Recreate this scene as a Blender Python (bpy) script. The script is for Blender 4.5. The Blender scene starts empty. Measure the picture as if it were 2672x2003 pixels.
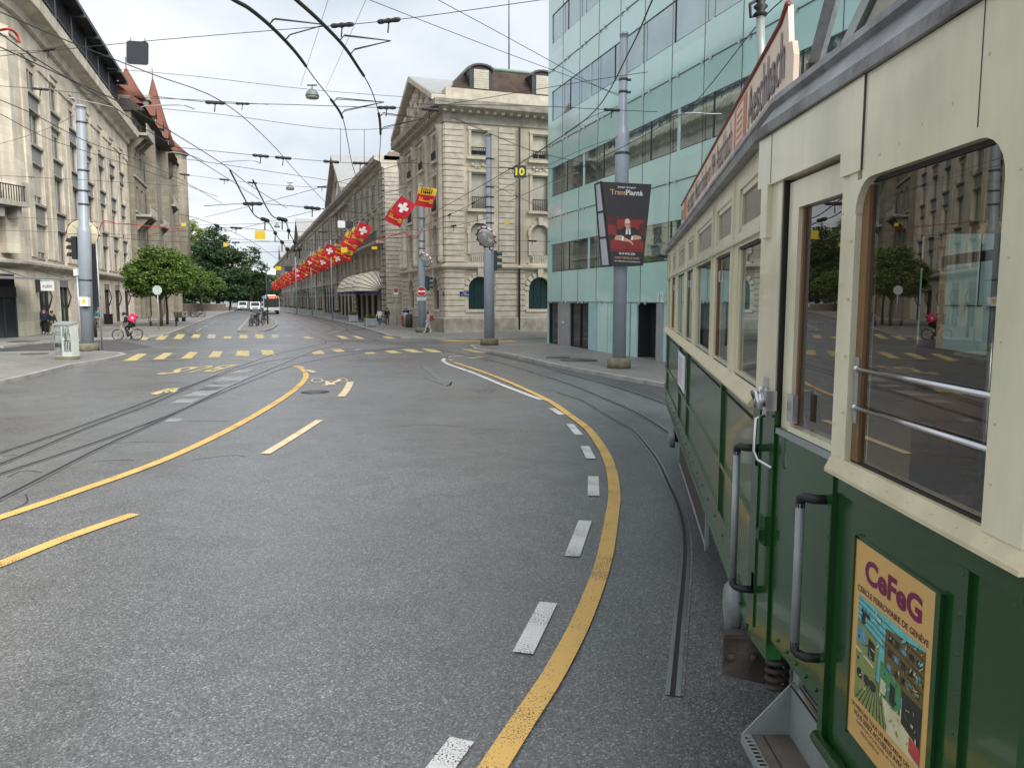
import bpy, bmesh, math, random
from mathutils import Matrix, Vector
R = random.Random(7)
SC = bpy.context.scene
COL = SC.collection
# ------------------------------------------------------------------ camera, world, sun, exposure
F, CX, CY, YH, CAMZ = 2006.0, 1336.0, 1001.5, 780.0, 2.5      # photo pixels (2672 x 2003), eye height 2.5 m
TH = math.atan((CY - YH) / F); CT, ST = math.cos(TH), math.sin(TH)
cam = bpy.data.objects.new("camera", bpy.data.cameras.new("camera")); COL.objects.link(cam)
cam.location = (0, 0, CAMZ); cam.rotation_euler = (math.pi / 2 - TH, 0, 0)
cam.data.sensor_width = 36; cam.data.sensor_fit = 'HORIZONTAL'; cam.data.lens = 36 * F / 2672
cam.data.clip_start = 0.05; cam.data.clip_end = 6000
SC.camera = cam
SUN_EL, SUN_ROT = math.radians(40), math.radians(140)      # behind the camera, to the right, veiled by cloud
w = bpy.data.worlds.new("World"); SC.world = w; w.use_nodes = True
nt = w.node_tree; nt.nodes.clear()
N = lambda t: nt.nodes.new(t)
L = nt.links.new
out = N('ShaderNodeOutputWorld'); bg = N('ShaderNodeBackground'); sky = N('ShaderNodeTexSky')
sky.sky_type = 'NISHITA'; sky.sun_disc = False; sky.sun_elevation = SUN_EL; sky.sun_rotation = SUN_ROT
sky.dust_density = 3.0; sky.air_density = 1.0
tc = N('ShaderNodeTexCoord'); sep = N('ShaderNodeSeparateXYZ'); L(tc.outputs['Generated'], sep.inputs[0])
# cloud deck: project the view direction on a plane high above, so that clouds flatten towards the horizon
mz = N('ShaderNodeMath'); mz.operation = 'MAXIMUM'; L(sep.outputs['Z'], mz.inputs[0]); mz.inputs[1].default_value = 0.0
az = N('ShaderNodeMath'); az.operation = 'ADD'; L(mz.outputs[0], az.inputs[0]); az.inputs[1].default_value = 0.34
dx = N('ShaderNodeMath'); dx.operation = 'DIVIDE'; L(sep.outputs['X'], dx.inputs[0]); L(az.outputs[0], dx.inputs[1])
dy = N('ShaderNodeMath'); dy.operation = 'DIVIDE'; L(sep.outputs['Y'], dy.inputs[0]); L(az.outputs[0], dy.inputs[1])
cxyz = N('ShaderNodeCombineXYZ'); L(dx.outputs[0], cxyz.inputs[0]); L(dy.outputs[0], cxyz.inputs[1])
nz = N('ShaderNodeTexNoise'); nz.inputs['Scale'].default_value = 1.7; nz.inputs['Detail'].default_value = 6; nz.inputs['Roughness'].default_value = 0.5
L(cxyz.outputs[0], nz.inputs['Vector'])
cr = N('ShaderNodeValToRGB'); L(nz.outputs['Fac'], cr.inputs[0])
cr.color_ramp.elements[0].position = 0.36; cr.color_ramp.elements[0].color = (3.3, 3.66, 4.08, 1)
cr.color_ramp.elements[1].position = 0.64; cr.color_ramp.elements[1].color = (4.95, 5.08, 5.24, 1)
mixc = N('ShaderNodeMix'); mixc.data_type = 'RGBA'
cf = N('ShaderNodeValToRGB'); L(nz.outputs['Fac'], cf.inputs[0])
cf.color_ramp.elements[0].position = 0.25; cf.color_ramp.elements[0].color = (0.80,) * 3 + (1,)
cf.color_ramp.elements[1].position = 0.45; cf.color_ramp.elements[1].color = (0.97,) * 3 + (1,)
L(cf.outputs[0], mixc.inputs[0]); L(sky.outputs[0], mixc.inputs[6]); L(cr.outputs[0], mixc.inputs[7])
L(mixc.outputs[2], bg.inputs[0]); bg.inputs[1].default_value = 0.086
L(bg.outputs[0], out.inputs[0])
sun = bpy.data.objects.new("sun", bpy.data.lights.new("sun", 'SUN')); COL.objects.link(sun)
sun.data.energy = 2.4; sun.data.angle = math.radians(50); sun.data.color = (1.0, 0.96, 0.9)
sun.rotation_euler = Vector((math.sin(SUN_ROT) * math.cos(SUN_EL), math.cos(SUN_ROT) * math.cos(SUN_EL), math.sin(SUN_EL))).to_track_quat('Z', 'Y').to_euler()
SC.view_settings.view_transform = 'Standard'; SC.view_settings.look = 'None'
SC.view_settings.exposure = 1.3; SC.view_settings.gamma = 1.0; SC.view_settings.use_curve_mapping = False
SC.cycles.max_bounces = 6; SC.cycles.transparent_max_bounces = 12; SC.cycles.glossy_bounces = 4
SC.cycles.use_denoising = True
SC.cycles.caustics_reflective = False; SC.cycles.caustics_refractive = False

# ------------------------------------------------------------------ photo pixel -> world
def ray(u, v):
    x = (u - CX) / F; y = (v - CY) / F
    return x, CT - y * ST, -ST - y * CT
def G(u, v, z=0.0):                       # where the ray through photo pixel (u, v) meets height z
    d = ray(u, v); t = (z - CAMZ) / d[2]
    return Vector((d[0] * t, d[1] * t, z))
def AT(u, v, y):                          # ... meets depth y
    d = ray(u, v); t = y / d[1]
    return Vector((d[0] * t, y, CAMZ + d[2] * t))

# ------------------------------------------------------------------ materials
def mat(name, col, rough=0.6, metal=0.0, var=0.12, scale=2.0, bump=0.0, bscale=60.0, coat=0.0, spec=0.5, streak=0.0, emit=0.0, col2=None, chips=None, wavy=0.0):
    m = bpy.data.materials.new(name); m.use_nodes = True
    t = m.node_tree; b = t.nodes['Principled BSDF']
    b.inputs['Roughness'].default_value = rough; b.inputs['Metallic'].default_value = metal
    b.inputs['Coat Weight'].default_value = coat; b.inputs['Coat Roughness'].default_value = 0.05
    b.inputs['Specular IOR Level'].default_value = spec
    tc = t.nodes.new('ShaderNodeTexCoord')
    n = t.nodes.new('ShaderNodeTexNoise'); n.inputs['Scale'].default_value = scale; n.inputs['Detail'].default_value = 6; n.inputs['Roughness'].default_value = 0.6
    vec = tc.outputs['Object']
    if streak:
        mp = t.nodes.new('ShaderNodeMapping'); mp.inputs['Scale'].default_value = (1, 1, streak); t.links.new(vec, mp.inputs[0]); vec = mp.outputs[0]
    t.links.new(vec, n.inputs['Vector'])
    r = t.nodes.new('ShaderNodeValToRGB'); t.links.new(n.outputs['Fac'], r.inputs[0])
    r.color_ramp.elements[0].position = 0.3; r.color_ramp.elements[1].position = 0.7
    a = col2 if col2 else [c * (1 - var) for c in col]
    bb = [min(1, c * (1 + var)) for c in col]
    r.color_ramp.elements[0].color = (*a, 1); r.color_ramp.elements[1].color = (*bb, 1)
    t.links.new(r.outputs[0], b.inputs['Base Color'])
    if bump:
        n2 = t.nodes.new('ShaderNodeTexNoise'); n2.inputs['Scale'].default_value = bscale; n2.inputs['Detail'].default_value = 4
        t.links.new(tc.outputs['Object'], n2.inputs['Vector'])
        bp = t.nodes.new('ShaderNodeBump'); bp.inputs['Strength'].default_value = bump; bp.inputs['Distance'].default_value = 0.02
        t.links.new(n2.outputs['Fac'], bp.inputs['Height']); t.links.new(bp.outputs[0], b.inputs['Normal'])
    if chips:                              # flakes off the paint, in small irregular spots
        n4 = t.nodes.new('ShaderNodeTexNoise'); n4.inputs['Scale'].default_value = 16; n4.inputs['Detail'].default_value = 5; n4.inputs['Roughness'].default_value = .7; t.links.new(tc.outputs['Object'], n4.inputs['Vector'])
        r4 = t.nodes.new('ShaderNodeValToRGB'); t.links.new(n4.outputs['Fac'], r4.inputs[0]); r4.color_ramp.elements[0].position = .715; r4.color_ramp.elements[1].position = .735
        m4 = t.nodes.new('ShaderNodeMix'); m4.data_type = 'RGBA'; t.links.new(r4.outputs[0], m4.inputs[0]); t.links.new(r.outputs[0], m4.inputs[6]); m4.inputs[7].default_value = (*chips, 1); t.links.new(m4.outputs[2], b.inputs['Base Color'])
    if wavy:                               # hand-beaten sheet: reflections that swim a little
        n5 = t.nodes.new('ShaderNodeTexNoise'); n5.inputs['Scale'].default_value = 2.6; n5.inputs['Detail'].default_value = 2; t.links.new(tc.outputs['Object'], n5.inputs['Vector'])
        b5 = t.nodes.new('ShaderNodeBump'); b5.inputs['Strength'].default_value = wavy; b5.inputs['Distance'].default_value = .02; t.links.new(n5.outputs['Fac'], b5.inputs['Height'])
        if b.inputs['Normal'].is_linked: t.links.new(b.inputs['Normal'].links[0].from_socket, b5.inputs['Normal'])
        t.links.new(b5.outputs[0], b.inputs['Normal'])
    if emit:
        t.links.new(r.outputs[0], b.inputs['Emission Color']); b.inputs['Emission Strength'].default_value = emit
    return m

def ashlar(name, col, joint, bw, bh, rough=0.8, var=0.26, off=0.5, mort=0.012, jv=0.79, **kw):      # stone laid in courses: joint lines and block to block variation
    m = mat(name, col, rough, var=var, **{**dict(scale=0.9, bump=0.25, bscale=25, spec=0.3, streak=0.25), **kw})
    t = m.node_tree; b = t.nodes['Principled BSDF']
    tc = t.nodes.new('ShaderNodeTexCoord'); s = t.nodes.new('ShaderNodeSeparateXYZ'); t.links.new(tc.outputs['Object'], s.inputs[0])
    a = t.nodes.new('ShaderNodeMath'); a.operation = 'ADD'; t.links.new(s.outputs[0], a.inputs[0]); t.links.new(s.outputs[1], a.inputs[1])
    c = t.nodes.new('ShaderNodeCombineXYZ'); t.links.new(a.outputs[0], c.inputs[0]); t.links.new(s.outputs[2], c.inputs[1])
    br = t.nodes.new('ShaderNodeTexBrick'); t.links.new(c.outputs[0], br.inputs['Vector'])
    br.inputs['Scale'].default_value = 1.0; br.inputs['Brick Width'].default_value = bw; br.inputs['Row Height'].default_value = bh
    br.offset = off; br.inputs['Mortar Size'].default_value = mort; br.inputs['Mortar Smooth'].default_value = 0.2
    br.inputs['Color1'].default_value = (1, 1, 1, 1); br.inputs['Color2'].default_value = (jv, jv * .99, jv * .97, 1); br.inputs['Mortar'].default_value = (joint, joint, joint, 1)
    mx = t.nodes.new('ShaderNodeMix'); mx.data_type = 'RGBA'; mx.blend_type = 'MULTIPLY'; mx.inputs[0].default_value = 1
    old = b.inputs['Base Color'].links[0].from_socket
    t.links.new(old, mx.inputs[6]); t.links.new(br.outputs[0], mx.inputs[7]); t.links.new(mx.outputs[2], b.inputs['Base Color'])
    return m

def leafmat(name, dark, light):
    m = bpy.data.materials.new(name); m.use_nodes = True
    t = m.node_tree; b = t.nodes['Principled BSDF']; b.inputs['Roughness'].default_value = 0.55
    g = t.nodes.new('ShaderNodeNewGeometry'); r = t.nodes.new('ShaderNodeValToRGB')
    t.links.new(g.outputs['Random Per Island'], r.inputs[0])
    r.color_ramp.elements[0].color = (*dark, 1); r.color_ramp.elements[1].color = (*light, 1)
    tr = t.nodes.new('ShaderNodeBsdfTranslucent'); mx = t.nodes.new('ShaderNodeMixShader'); mx.inputs[0].default_value = 0.25
    t.links.new(r.outputs[0], b.inputs['Base Color']); t.links.new(r.outputs[0], tr.inputs[0])
    o = t.nodes['Material Output']
    t.links.new(b.outputs[0], mx.inputs[1]); t.links.new(tr.outputs[0], mx.inputs[2]); t.links.new(mx.outputs[0], o.inputs[0])
    return m

def glass(name, tint=(0.55, 0.6, 0.58), refl=0.10, rough=0.01):   # a thin pane: tinted see-through plus Fresnel mirror
    m = bpy.data.materials.new(name); m.use_nodes = True
    t = m.node_tree; t.nodes.remove(t.nodes['Principled BSDF'])
    tr = t.nodes.new('ShaderNodeBsdfTransparent'); tr.inputs[0].default_value = (*tint, 1)
    gl = t.nodes.new('ShaderNodeBsdfGlossy'); gl.inputs['Roughness'].default_value = rough; gl.inputs[0].default_value = (0.95, 0.95, 0.95, 1)
    fr = t.nodes.new('ShaderNodeFresnel'); fr.inputs[0].default_value = 1.6
    ad = t.nodes.new('ShaderNodeMath'); ad.operation = 'ADD'; ad.use_clamp = True; ad.inputs[1].default_value = refl
    t.links.new(fr.outputs[0], ad.inputs[0])
    mx = t.nodes.new('ShaderNodeMixShader'); t.links.new(ad.outputs[0], mx.inputs[0]); t.links.new(tr.outputs[0], mx.inputs[1]); t.links.new(gl.outputs[0], mx.inputs[2])
    t.links.new(mx.outputs[0], t.nodes['Material Output'].inputs[0])
    return m

def asphalt(name, col, speck=0.45, scale=85, patch=0.2, rough=0.36):
    m = bpy.data.materials.new(name); m.use_nodes = True
    t = m.node_tree; b = t.nodes['Principled BSDF']
    tc = t.nodes.new('ShaderNodeTexCoord'); P = tc.outputs['Object']
    v = t.nodes.new('ShaderNodeTexVoronoi'); v.inputs['Scale'].default_value = scale; t.links.new(P, v.inputs['Vector'])
    r1 = t.nodes.new('ShaderNodeValToRGB'); t.links.new(v.outputs['Color'], r1.inputs[0])
    e = r1.color_ramp.elements
    e[0].position = 0.1; e[0].color = (1 - speck,) * 3 + (1,); e[1].position = 0.72; e[1].color = (1 + speck * 0.6,) * 3 + (1,)
    x = e.new(0.9); x.color = (1 + speck * 3.0,) * 3 + (1,)
    n = t.nodes.new('ShaderNodeTexNoise'); n.inputs['Scale'].default_value = 0.22; n.inputs['Detail'].default_value = 8; n.inputs['Roughness'].default_value = 0.65; t.links.new(P, n.inputs['Vector'])
    r2 = t.nodes.new('ShaderNodeValToRGB'); t.links.new(n.outputs['Fac'], r2.inputs[0])
    r2.color_ramp.elements[0].position = 0.3; r2.color_ramp.elements[0].color = tuple(c * (1 - patch) for c in col) + (1,)
    r2.color_ramp.elements[1].position = 0.7; r2.color_ramp.elements[1].color = tuple(c * (1 + patch) for c in col) + (1,)
    mx = t.nodes.new('ShaderNodeMix'); mx.data_type = 'RGBA'; mx.blend_type = 'MULTIPLY'; mx.inputs[0].default_value = 1
    t.links.new(r2.outputs[0], mx.inputs[6]); t.links.new(r1.outputs[0], mx.inputs[7]); t.links.new(mx.outputs[2], b.inputs['Base Color'])
    n3 = t.nodes.new('ShaderNodeTexNoise'); n3.inputs['Scale'].default_value = 1.6; n3.inputs['Detail'].default_value = 9; n3.inputs['Roughness'].default_value = 0.7; n3.inputs['Distortion'].default_value = 0.6; t.links.new(P, n3.inputs['Vector'])
    r3 = t.nodes.new('ShaderNodeValToRGB'); t.links.new(n3.outputs['Fac'], r3.inputs[0]); r3.color_ramp.elements[0].position = 0.34; r3.color_ramp.elements[0].color = (.84, .84, .84, 1); r3.color_ramp.elements[1].position = 0.5; r3.color_ramp.elements[1].color = (1, 1, 1, 1); q = r3.color_ramp.elements.new(.68); q.color = (1.1, 1.1, 1.1, 1)
    m3 = t.nodes.new('ShaderNodeMix'); m3.data_type = 'RGBA'; m3.blend_type = 'MULTIPLY'; m3.inputs[0].default_value = 1
    t.links.new(mx.outputs[2], m3.inputs[6]); t.links.new(r3.outputs[0], m3.inputs[7]); t.links.new(m3.outputs[2], b.inputs['Base Color'])
    bp = t.nodes.new('ShaderNodeBump'); bp.inputs['Strength'].default_value = 0.28; bp.inputs['Distance'].default_value = 0.006
    t.links.new(v.outputs['Distance'], bp.inputs['Height']); t.links.new(bp.outputs[0], b.inputs['Normal'])
    rr = t.nodes.new('ShaderNodeMapRange'); rr.inputs[1].default_value = 0.35; rr.inputs[2].default_value = 0.65; rr.inputs[3].default_value = rough - 0.12; rr.inputs[4].default_value = rough + 0.12
    t.links.new(n.outputs['Fac'], rr.inputs[0]); t.links.new(rr.outputs[0], b.inputs['Roughness'])
    return m

def roadpaint(name, col, worn=0.5):       # thermoplastic paint worn off the tops of the stones
    m = bpy.data.materials.new(name); m.use_nodes = True
    t = m.node_tree; b = t.nodes['Principled BSDF']; b.inputs['Roughness'].default_value = 0.6
    tc = t.nodes.new('ShaderNodeTexCoord'); P = tc.outputs['Object']
    v = t.nodes.new('ShaderNodeTexNoise'); v.inputs['Scale'].default_value = 75; v.inputs['Detail'].default_value = 3; t.links.new(P, v.inputs['Vector'])
    n = t.nodes.new('ShaderNodeTexNoise'); n.inputs['Scale'].default_value = 2.2; n.inputs['Detail'].default_value = 5; t.links.new(P, n.inputs['Vector'])
    ad = t.nodes.new('ShaderNodeMath'); ad.operation = 'MULTIPLY_ADD'; ad.inputs[1].default_value = 0.55; t.links.new(n.outputs['Fac'], ad.inputs[0]); t.links.new(v.outputs['Fac'], ad.inputs[2])
    r = t.nodes.new('ShaderNodeValToRGB'); t.links.new(ad.outputs[0], r.inputs[0])
    r.color_ramp.elements[0].position = 0.50 + 0.25 * worn; r.color_ramp.elements[0].color = (0.07, 0.07, 0.072, 1)
    r.color_ramp.elements[1].position = 0.60 + 0.25 * worn; r.color_ramp.elements[1].color = (*col, 1)
    t.links.new(r.outputs[0], b.inputs['Base Color'])
    tr = t.nodes.new('ShaderNodeBsdfTransparent'); ms = t.nodes.new('ShaderNodeMixShader')     # where the paint is gone the tarmac shows
    r2 = t.nodes.new('ShaderNodeValToRGB'); t.links.new(ad.outputs[0], r2.inputs[0]); r2.color_ramp.elements[0].position = 0.44 + 0.25 * worn; r2.color_ramp.elements[1].position = 0.53 + 0.25 * worn
    t.links.new(r2.outputs[0], ms.inputs[0]); t.links.new(tr.outputs[0], ms.inputs[1]); t.links.new(b.outputs[0], ms.inputs[2]); t.links.new(ms.outputs[0], t.nodes['Material Output'].inputs[0])
    return m

# ------------------------------------------------------------------ mesh builder
WM = {}
class MB:
    def __init__(s, M=None):
        s.v, s.f, s.mi, s.ms, s.sm = [], [], [], [], []
        s.M = M
    def _m(s, m):
        if m not in s.ms: s.ms.append(m)
        return s.ms.index(m)
    def add(s, vs, fs, m, smooth=False):
        k = len(s.v); M = s.M
        s.v += [tuple(M @ Vector(p)) if M is not None else tuple(p) for p in vs]
        i = s._m(m)
        for f in fs:
            s.f.append(tuple(k + a for a in f)); s.mi.append(i); s.sm.append(smooth)
    def box(s, x0, x1, y0, y1, z0, z1, m):
        if x0 > x1: x0, x1 = x1, x0
        if y0 > y1: y0, y1 = y1, y0
        if z0 > z1: z0, z1 = z1, z0
        s.add([(x0, y0, z0), (x1, y0, z0), (x1, y1, z0), (x0, y1, z0), (x0, y0, z1), (x1, y0, z1), (x1, y1, z1), (x0, y1, z1)],
              [(0, 3, 2, 1), (4, 5, 6, 7), (0, 1, 5, 4), (1, 2, 6, 5), (2, 3, 7, 6), (3, 0, 4, 7)], m)
    def obox(s, c, size, rz, m, ry=0.0):
        T = Matrix.Translation(c) @ Matrix.Rotation(rz, 4, 'Z') @ Matrix.Rotation(ry, 4, 'Y')
        o = s.M; s.M = (o @ T) if o is not None else T
        a, b, d = size[0] / 2, size[1] / 2, size[2] / 2
        s.box(-a, a, -b, b, -d, d, m); s.M = o
    def quad(s, a, b, c, d, m): s.add([a, b, c, d], [(0, 1, 2, 3)], m)
    def poly(s, pts, m): s.add(pts, [tuple(range(len(pts)))], m)
    def tube(s, pts, r, m, n=6, r1=None, caps=True):
        pts = [Vector(p) for p in pts]; k = len(pts); vs = []; prev = None
        for i, p in enumerate(pts):
            d = (pts[min(i + 1, k - 1)] - pts[max(i - 1, 0)]).normalized()
            if prev is None:
                a = Vector((0, 0, 1)) if abs(d.z) < 0.9 else Vector((1, 0, 0)); x = d.cross(a).normalized()
            else:
                x = (prev - d * prev.dot(d)).normalized()
            prev = x; y = d.cross(x)
            rr = r if r1 is None else r + (r1 - r) * i / (k - 1)
            if isinstance(r, (list, tuple)): rr = r[i]
            for j in range(n):
                q = 2 * math.pi * j / n; vs.append(p + (x * math.cos(q) + y * math.sin(q)) * rr)
        fs = [(i * n + j, i * n + (j + 1) % n, (i + 1) * n + (j + 1) % n, (i + 1) * n + j) for i in range(k - 1) for j in range(n)]
        if caps: fs += [tuple(range(n))[::-1], tuple((k - 1) * n + j for j in range(n))]
        s.add(vs, fs, m, n > 4)
    def lathe(s, c, prof, m, n=16):       # prof: [(radius, z)]
        vs = [(c[0] + r * math.cos(2 * math.pi * j / n), c[1] + r * math.sin(2 * math.pi * j / n), c[2] + z) for r, z in prof for j in range(n)]
        k = len(prof)
        fs = [(i * n + j, i * n + (j + 1) % n, (i + 1) * n + (j + 1) % n, (i + 1) * n + j) for i in range(k - 1) for j in range(n)]
        fs += [tuple(range(n))[::-1], tuple((k - 1) * n + j for j in range(n))]
        s.add(vs, fs, m, True)
    def ball(s, c, r, m, n=10, sz=(1, 1, 1)):
        prof = [(max(1e-3, math.sin(math.pi * i / 8)) * r, -math.cos(math.pi * i / 8) * r) for i in range(9)]
        k = len(s.v); s.lathe((0, 0, 0), prof, m, n) if s.M is None else None
        if s.M is None:
            for i in range(k, len(s.v)): q = s.v[i]; s.v[i] = (c[0] + q[0] * sz[0], c[1] + q[1] * sz[1], c[2] + q[2] * sz[2])
        else:
            o = s.M; s.M = o @ Matrix.Translation(c) @ Matrix.Diagonal((*sz, 1)); s.lathe((0, 0, 0), prof, m, n); s.M = o
    def extrude(s, pts, d, m):            # planar polygon pushed along vector d
        d = Vector(d); a = [Vector(p) for p in pts]; b = [p + d for p in a]; n = len(a)
        s.add(a + b, [tuple(range(n))[::-1], tuple(range(n, 2 * n))] + [(i, (i + 1) % n, n + (i + 1) % n, n + i) for i in range(n)], m)
    def sweep(s, path, prof, m, caps=True):   # path: [(x, y)], prof: [(outward, z)] closed; outward = right of the path
        P = [Vector((p[0], p[1], 0)) for p in path]; k = len(P); n = len(prof); vs = []
        for i in range(k):
            a = (P[i] - P[i - 1]).normalized() if i else None
            b = (P[i + 1] - P[i]).normalized() if i < k - 1 else None
            na = Vector((a.y, -a.x, 0)) if a else None; nb = Vector((b.y, -b.x, 0)) if b else None
            q = na if nb is None else nb if na is None else (na + nb) / max(0.3, 1 + na.dot(nb))
            for o, z in prof: vs.append(P[i] + q * o + Vector((0, 0, z)))
        fs = [(i * n + j, (i + 1) * n + j, (i + 1) * n + (j + 1) % n, i * n + (j + 1) % n) for i in range(k - 1) for j in range(n)]
        if caps: fs += [tuple(range(n)), tuple((k - 1) * n + j for j in range(n))[::-1]]
        s.add(vs, fs, m)
    def text(s, body, o, U, V, width, height, m, off=0.0, squeeze=None):
        """Letters fitted in a box centred on o, running along U with V up."""
        vs, fs = glyphs(body, off)
        if not vs: return
        x0 = min(p[0] for p in vs); x1 = max(p[0] for p in vs); y0 = min(p[1] for p in vs); y1 = max(p[1] for p in vs)
        kx = width / (x1 - x0); ky = height / (y1 - y0)
        U = Vector(U).normalized(); V = Vector(V).normalized(); o = Vector(o)
        s.add([o + U * ((p[0] - (x0 + x1) / 2) * kx) + V * ((p[1] - (y0 + y1) / 2) * ky) for p in vs], fs, m)
    def build(s, name, parent=None, loc=None):
        me = bpy.data.meshes.new(name)
        if parent is not None:
            I = WM[parent.name].inverted(); vs = [I @ Vector(p) for p in s.v]; W = WM[parent.name]
        else:
            if loc is None and s.v:
                xs = [p[0] for p in s.v]; ys = [p[1] for p in s.v]; loc = ((min(xs) + max(xs)) / 2, (min(ys) + max(ys)) / 2, min(p[2] for p in s.v))
            W = Matrix.Translation(loc or (0, 0, 0)); I = W.inverted(); vs = [I @ Vector(p) for p in s.v]
        me.from_pydata(vs, [], s.f); me.update()
        for m in s.ms: me.materials.append(m)
        me.polygons.foreach_set('material_index', s.mi); me.polygons.foreach_set('use_smooth', s.sm)
        o = bpy.data.objects.new(name, me); COL.objects.link(o)
        if parent is not None: o.parent = parent
        else: o.location = W.translation
        WM[o.name] = W
        return o
_GL = {}
def glyphs(body, off):
    k = (body, off)
    if k not in _GL:
        c = bpy.data.curves.new('lettering', 'FONT'); c.body = body; c.size = 1; c.offset = off; c.resolution_u = 3; c.align_x = 'CENTER'
        o = bpy.data.objects.new('lettering', c); me = bpy.data.meshes.new_from_object(o)
        _GL[k] = ([tuple(v.co) for v in me.vertices], [tuple(p.vertices) for p in me.polygons])
        bpy.data.objects.remove(o); bpy.data.curves.remove(c); bpy.data.meshes.remove(me)
    return _GL[k]
def tag(o, label=None, cat=None, group=None, kind=None):
    if label: o['label'] = label
    if cat: o['category'] = cat
    if group: o['group'] = group
    if kind: o['kind'] = kind
    return o
def thing(name, label, cat, loc=(0, 0, 0), rz=0.0, group=None):
    o = bpy.data.objects.new(name, None); COL.objects.link(o); o.empty_display_size = 0.3
    o.location = loc; o.rotation_euler = (0, 0, rz)
    WM[o.name] = Matrix.Translation(loc) @ Matrix.Rotation(rz, 4, 'Z')
    return tag(o, label, cat, group)
def kids(o): return [c for c in COL.objects if c.parent == o]
def clone(o, loc, rz=0.0, label=None, scale=None):
    def cp(a, par):
        b = a.copy(); COL.objects.link(b)
        if par is not None: b.parent = par
        for ch in list(a.children): cp(ch, b)
        return b
    r = cp(o, None); r.location = loc; r.rotation_euler = (0, 0, rz)
    if scale: r.scale = (scale,) * 3
    if label: r['label'] = label
    WM[r.name] = Matrix.Translation(loc) @ Matrix.Rotation(rz, 4, 'Z')
    return r
def frame(o, X):                           # facade frame: local x along X, y into the wall, z up
    X = Vector((X[0], X[1], 0)).normalized(); Y = Vector((-X.y, X.x, 0))
    return Matrix(((X.x, Y.x, 0, o[0]), (X.y, Y.y, 0, o[1]), (0, 0, 1, o[2] if len(o) > 2 else 0), (0, 0, 0, 1)))
def struct(mb, name, label=None):
    o = mb.build(name); return tag(o, kind='structure', label=label)
def wall_grid(mb, x0, x1, z0, z1, ops, m, y=0.0, depth=0.35, mr=None):
    """A wall face at y with real openings (xa, xb, za, zb, arch) and their reveals."""
    mr = mr or m
    xs = sorted({x0, x1, *[o[0] for o in ops], *[o[1] for o in ops]}); zs = sorted({z0, z1, *[o[2] for o in ops], *[o[3] for o in ops]})
    xs = [x for x in xs if x0 <= x <= x1]; zs = [z for z in zs if z0 <= z <= z1]
    for i in range(len(xs) - 1):
        k = 0
        while k < len(zs) - 1:
            cx, cz = (xs[i] + xs[i + 1]) / 2, (zs[k] + zs[k + 1]) / 2
            hole = lambda z: any(o[0] < cx < o[1] and o[2] < z < o[3] for o in ops)
            if hole(cz): k += 1; continue
            j = k
            while j + 1 < len(zs) - 1 and not hole((zs[j + 1] + zs[j + 2]) / 2): j += 1
            mb.quad((xs[i], y, zs[k]), (xs[i + 1], y, zs[k]), (xs[i + 1], y, zs[j + 1]), (xs[i], y, zs[j + 1]), m); k = j + 1
    for o in ops:
        a, b, c, d = o[:4]; Y = y + depth
        arch = len(o) > 4 and o[4]
        mb.quad((a, y, c), (a, Y, c), (a, Y, d), (a, y, d), mr); mb.quad((b, Y, c), (b, y, c), (b, y, d), (b, Y, d), mr)
        mb.quad((a, y, c), (b, y, c), (b, Y, c), (a, Y, c), mr)
        if arch:
            r = (b - a) / 2; cx = (a + b) / 2; zc = d - r; n = 6
            for sg in (-1, 1):
                pts = [(cx + sg * r * math.cos(t * math.pi / 2 / n), y, zc + r * math.sin(t * math.pi / 2 / n)) for t in range(n + 1)]
                q = [(cx + sg * r, y, d)] + pts; mb.poly(q if sg > 0 else q[::-1], m)
                for p, s_ in zip(pts, pts[1:]): mb.quad(p, s_, (s_[0], Y, s_[2]), (p[0], Y, p[2]), mr)
        else: mb.quad((a, Y, d), (b, Y, d), (b, y, d), (a, y, d), mr)
def pane(mb, a, b, c, d, y, mf, mg, t=0.07, nx=2, nz=1, dp=0.06):
    """A window: pane behind a frame with mullions."""
    mb.quad((a, y + dp, c), (b, y + dp, c), (b, y + dp, d), (a, y + dp, d), mg)
    mb.box(a, a + t, y, y + dp, c, d, mf); mb.box(b - t, b, y, y + dp, c, d, mf); mb.box(a + t, b - t, y, y + dp, c, c + t, mf); mb.box(a + t, b - t, y, y + dp, d - t, d, mf)
    for i in range(1, nx): x = a + (b - a) * i / nx; mb.box(x - t / 2, x + t / 2, y, y + dp, c + t, d - t, mf)
    for i in range(1, nz): z = c + (d - c) * i / nz; mb.box(a + t, b - t, y + 0.005, y + dp - 0.005, z - t / 2, z + t / 2, mf)
def ribbon(mb, pts, wd, z, m, cut=None):
    """A strip of paint or steel laid on the road along ground points."""
    P = [Vector((p[0], p[1], 0)) for p in pts]; k = len(P); A = []; B = []
    for i in range(k):
        d = (P[min(i + 1, k - 1)] - P[max(i - 1, 0)]).normalized(); n = Vector((-d.y, d.x, 0)) * wd / 2
        A.append((P[i].x + n.x, P[i].y + n.y, z)); B.append((P[i].x - n.x, P[i].y - n.y, z))
    mb.add(A + B, [(k + i, k + i + 1, i + 1, i) for i in range(k - 1)], m)
def smooth_line(pts, n=6):
    """Catmull-Rom through the points."""
    P = [Vector(p) for p in pts]; o = []
    for i in range(len(P) - 1):
        p0, p1, p2, p3 = P[max(i - 1, 0)], P[i], P[i + 1], P[min(i + 2, len(P) - 1)]
        for k in range(n):
            t = k / n
            o.append(0.5 * ((2 * p1) + (p2 - p0) * t + (2 * p0 - 5 * p1 + 4 * p2 - p3) * t * t + (3 * p1 - p0 - 3 * p2 + p3) * t ** 3))
    o.append(P[-1]); return o
K = 1.20795   # picture seen at 2212 px -> photo px
def S(u, v): return u * K, v * K
def Z5(x, y): return x * .4523, 850 + y * .4523
def Z3(x, y): return 680 + x / 5.53, 740 + y / 5.53
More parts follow.
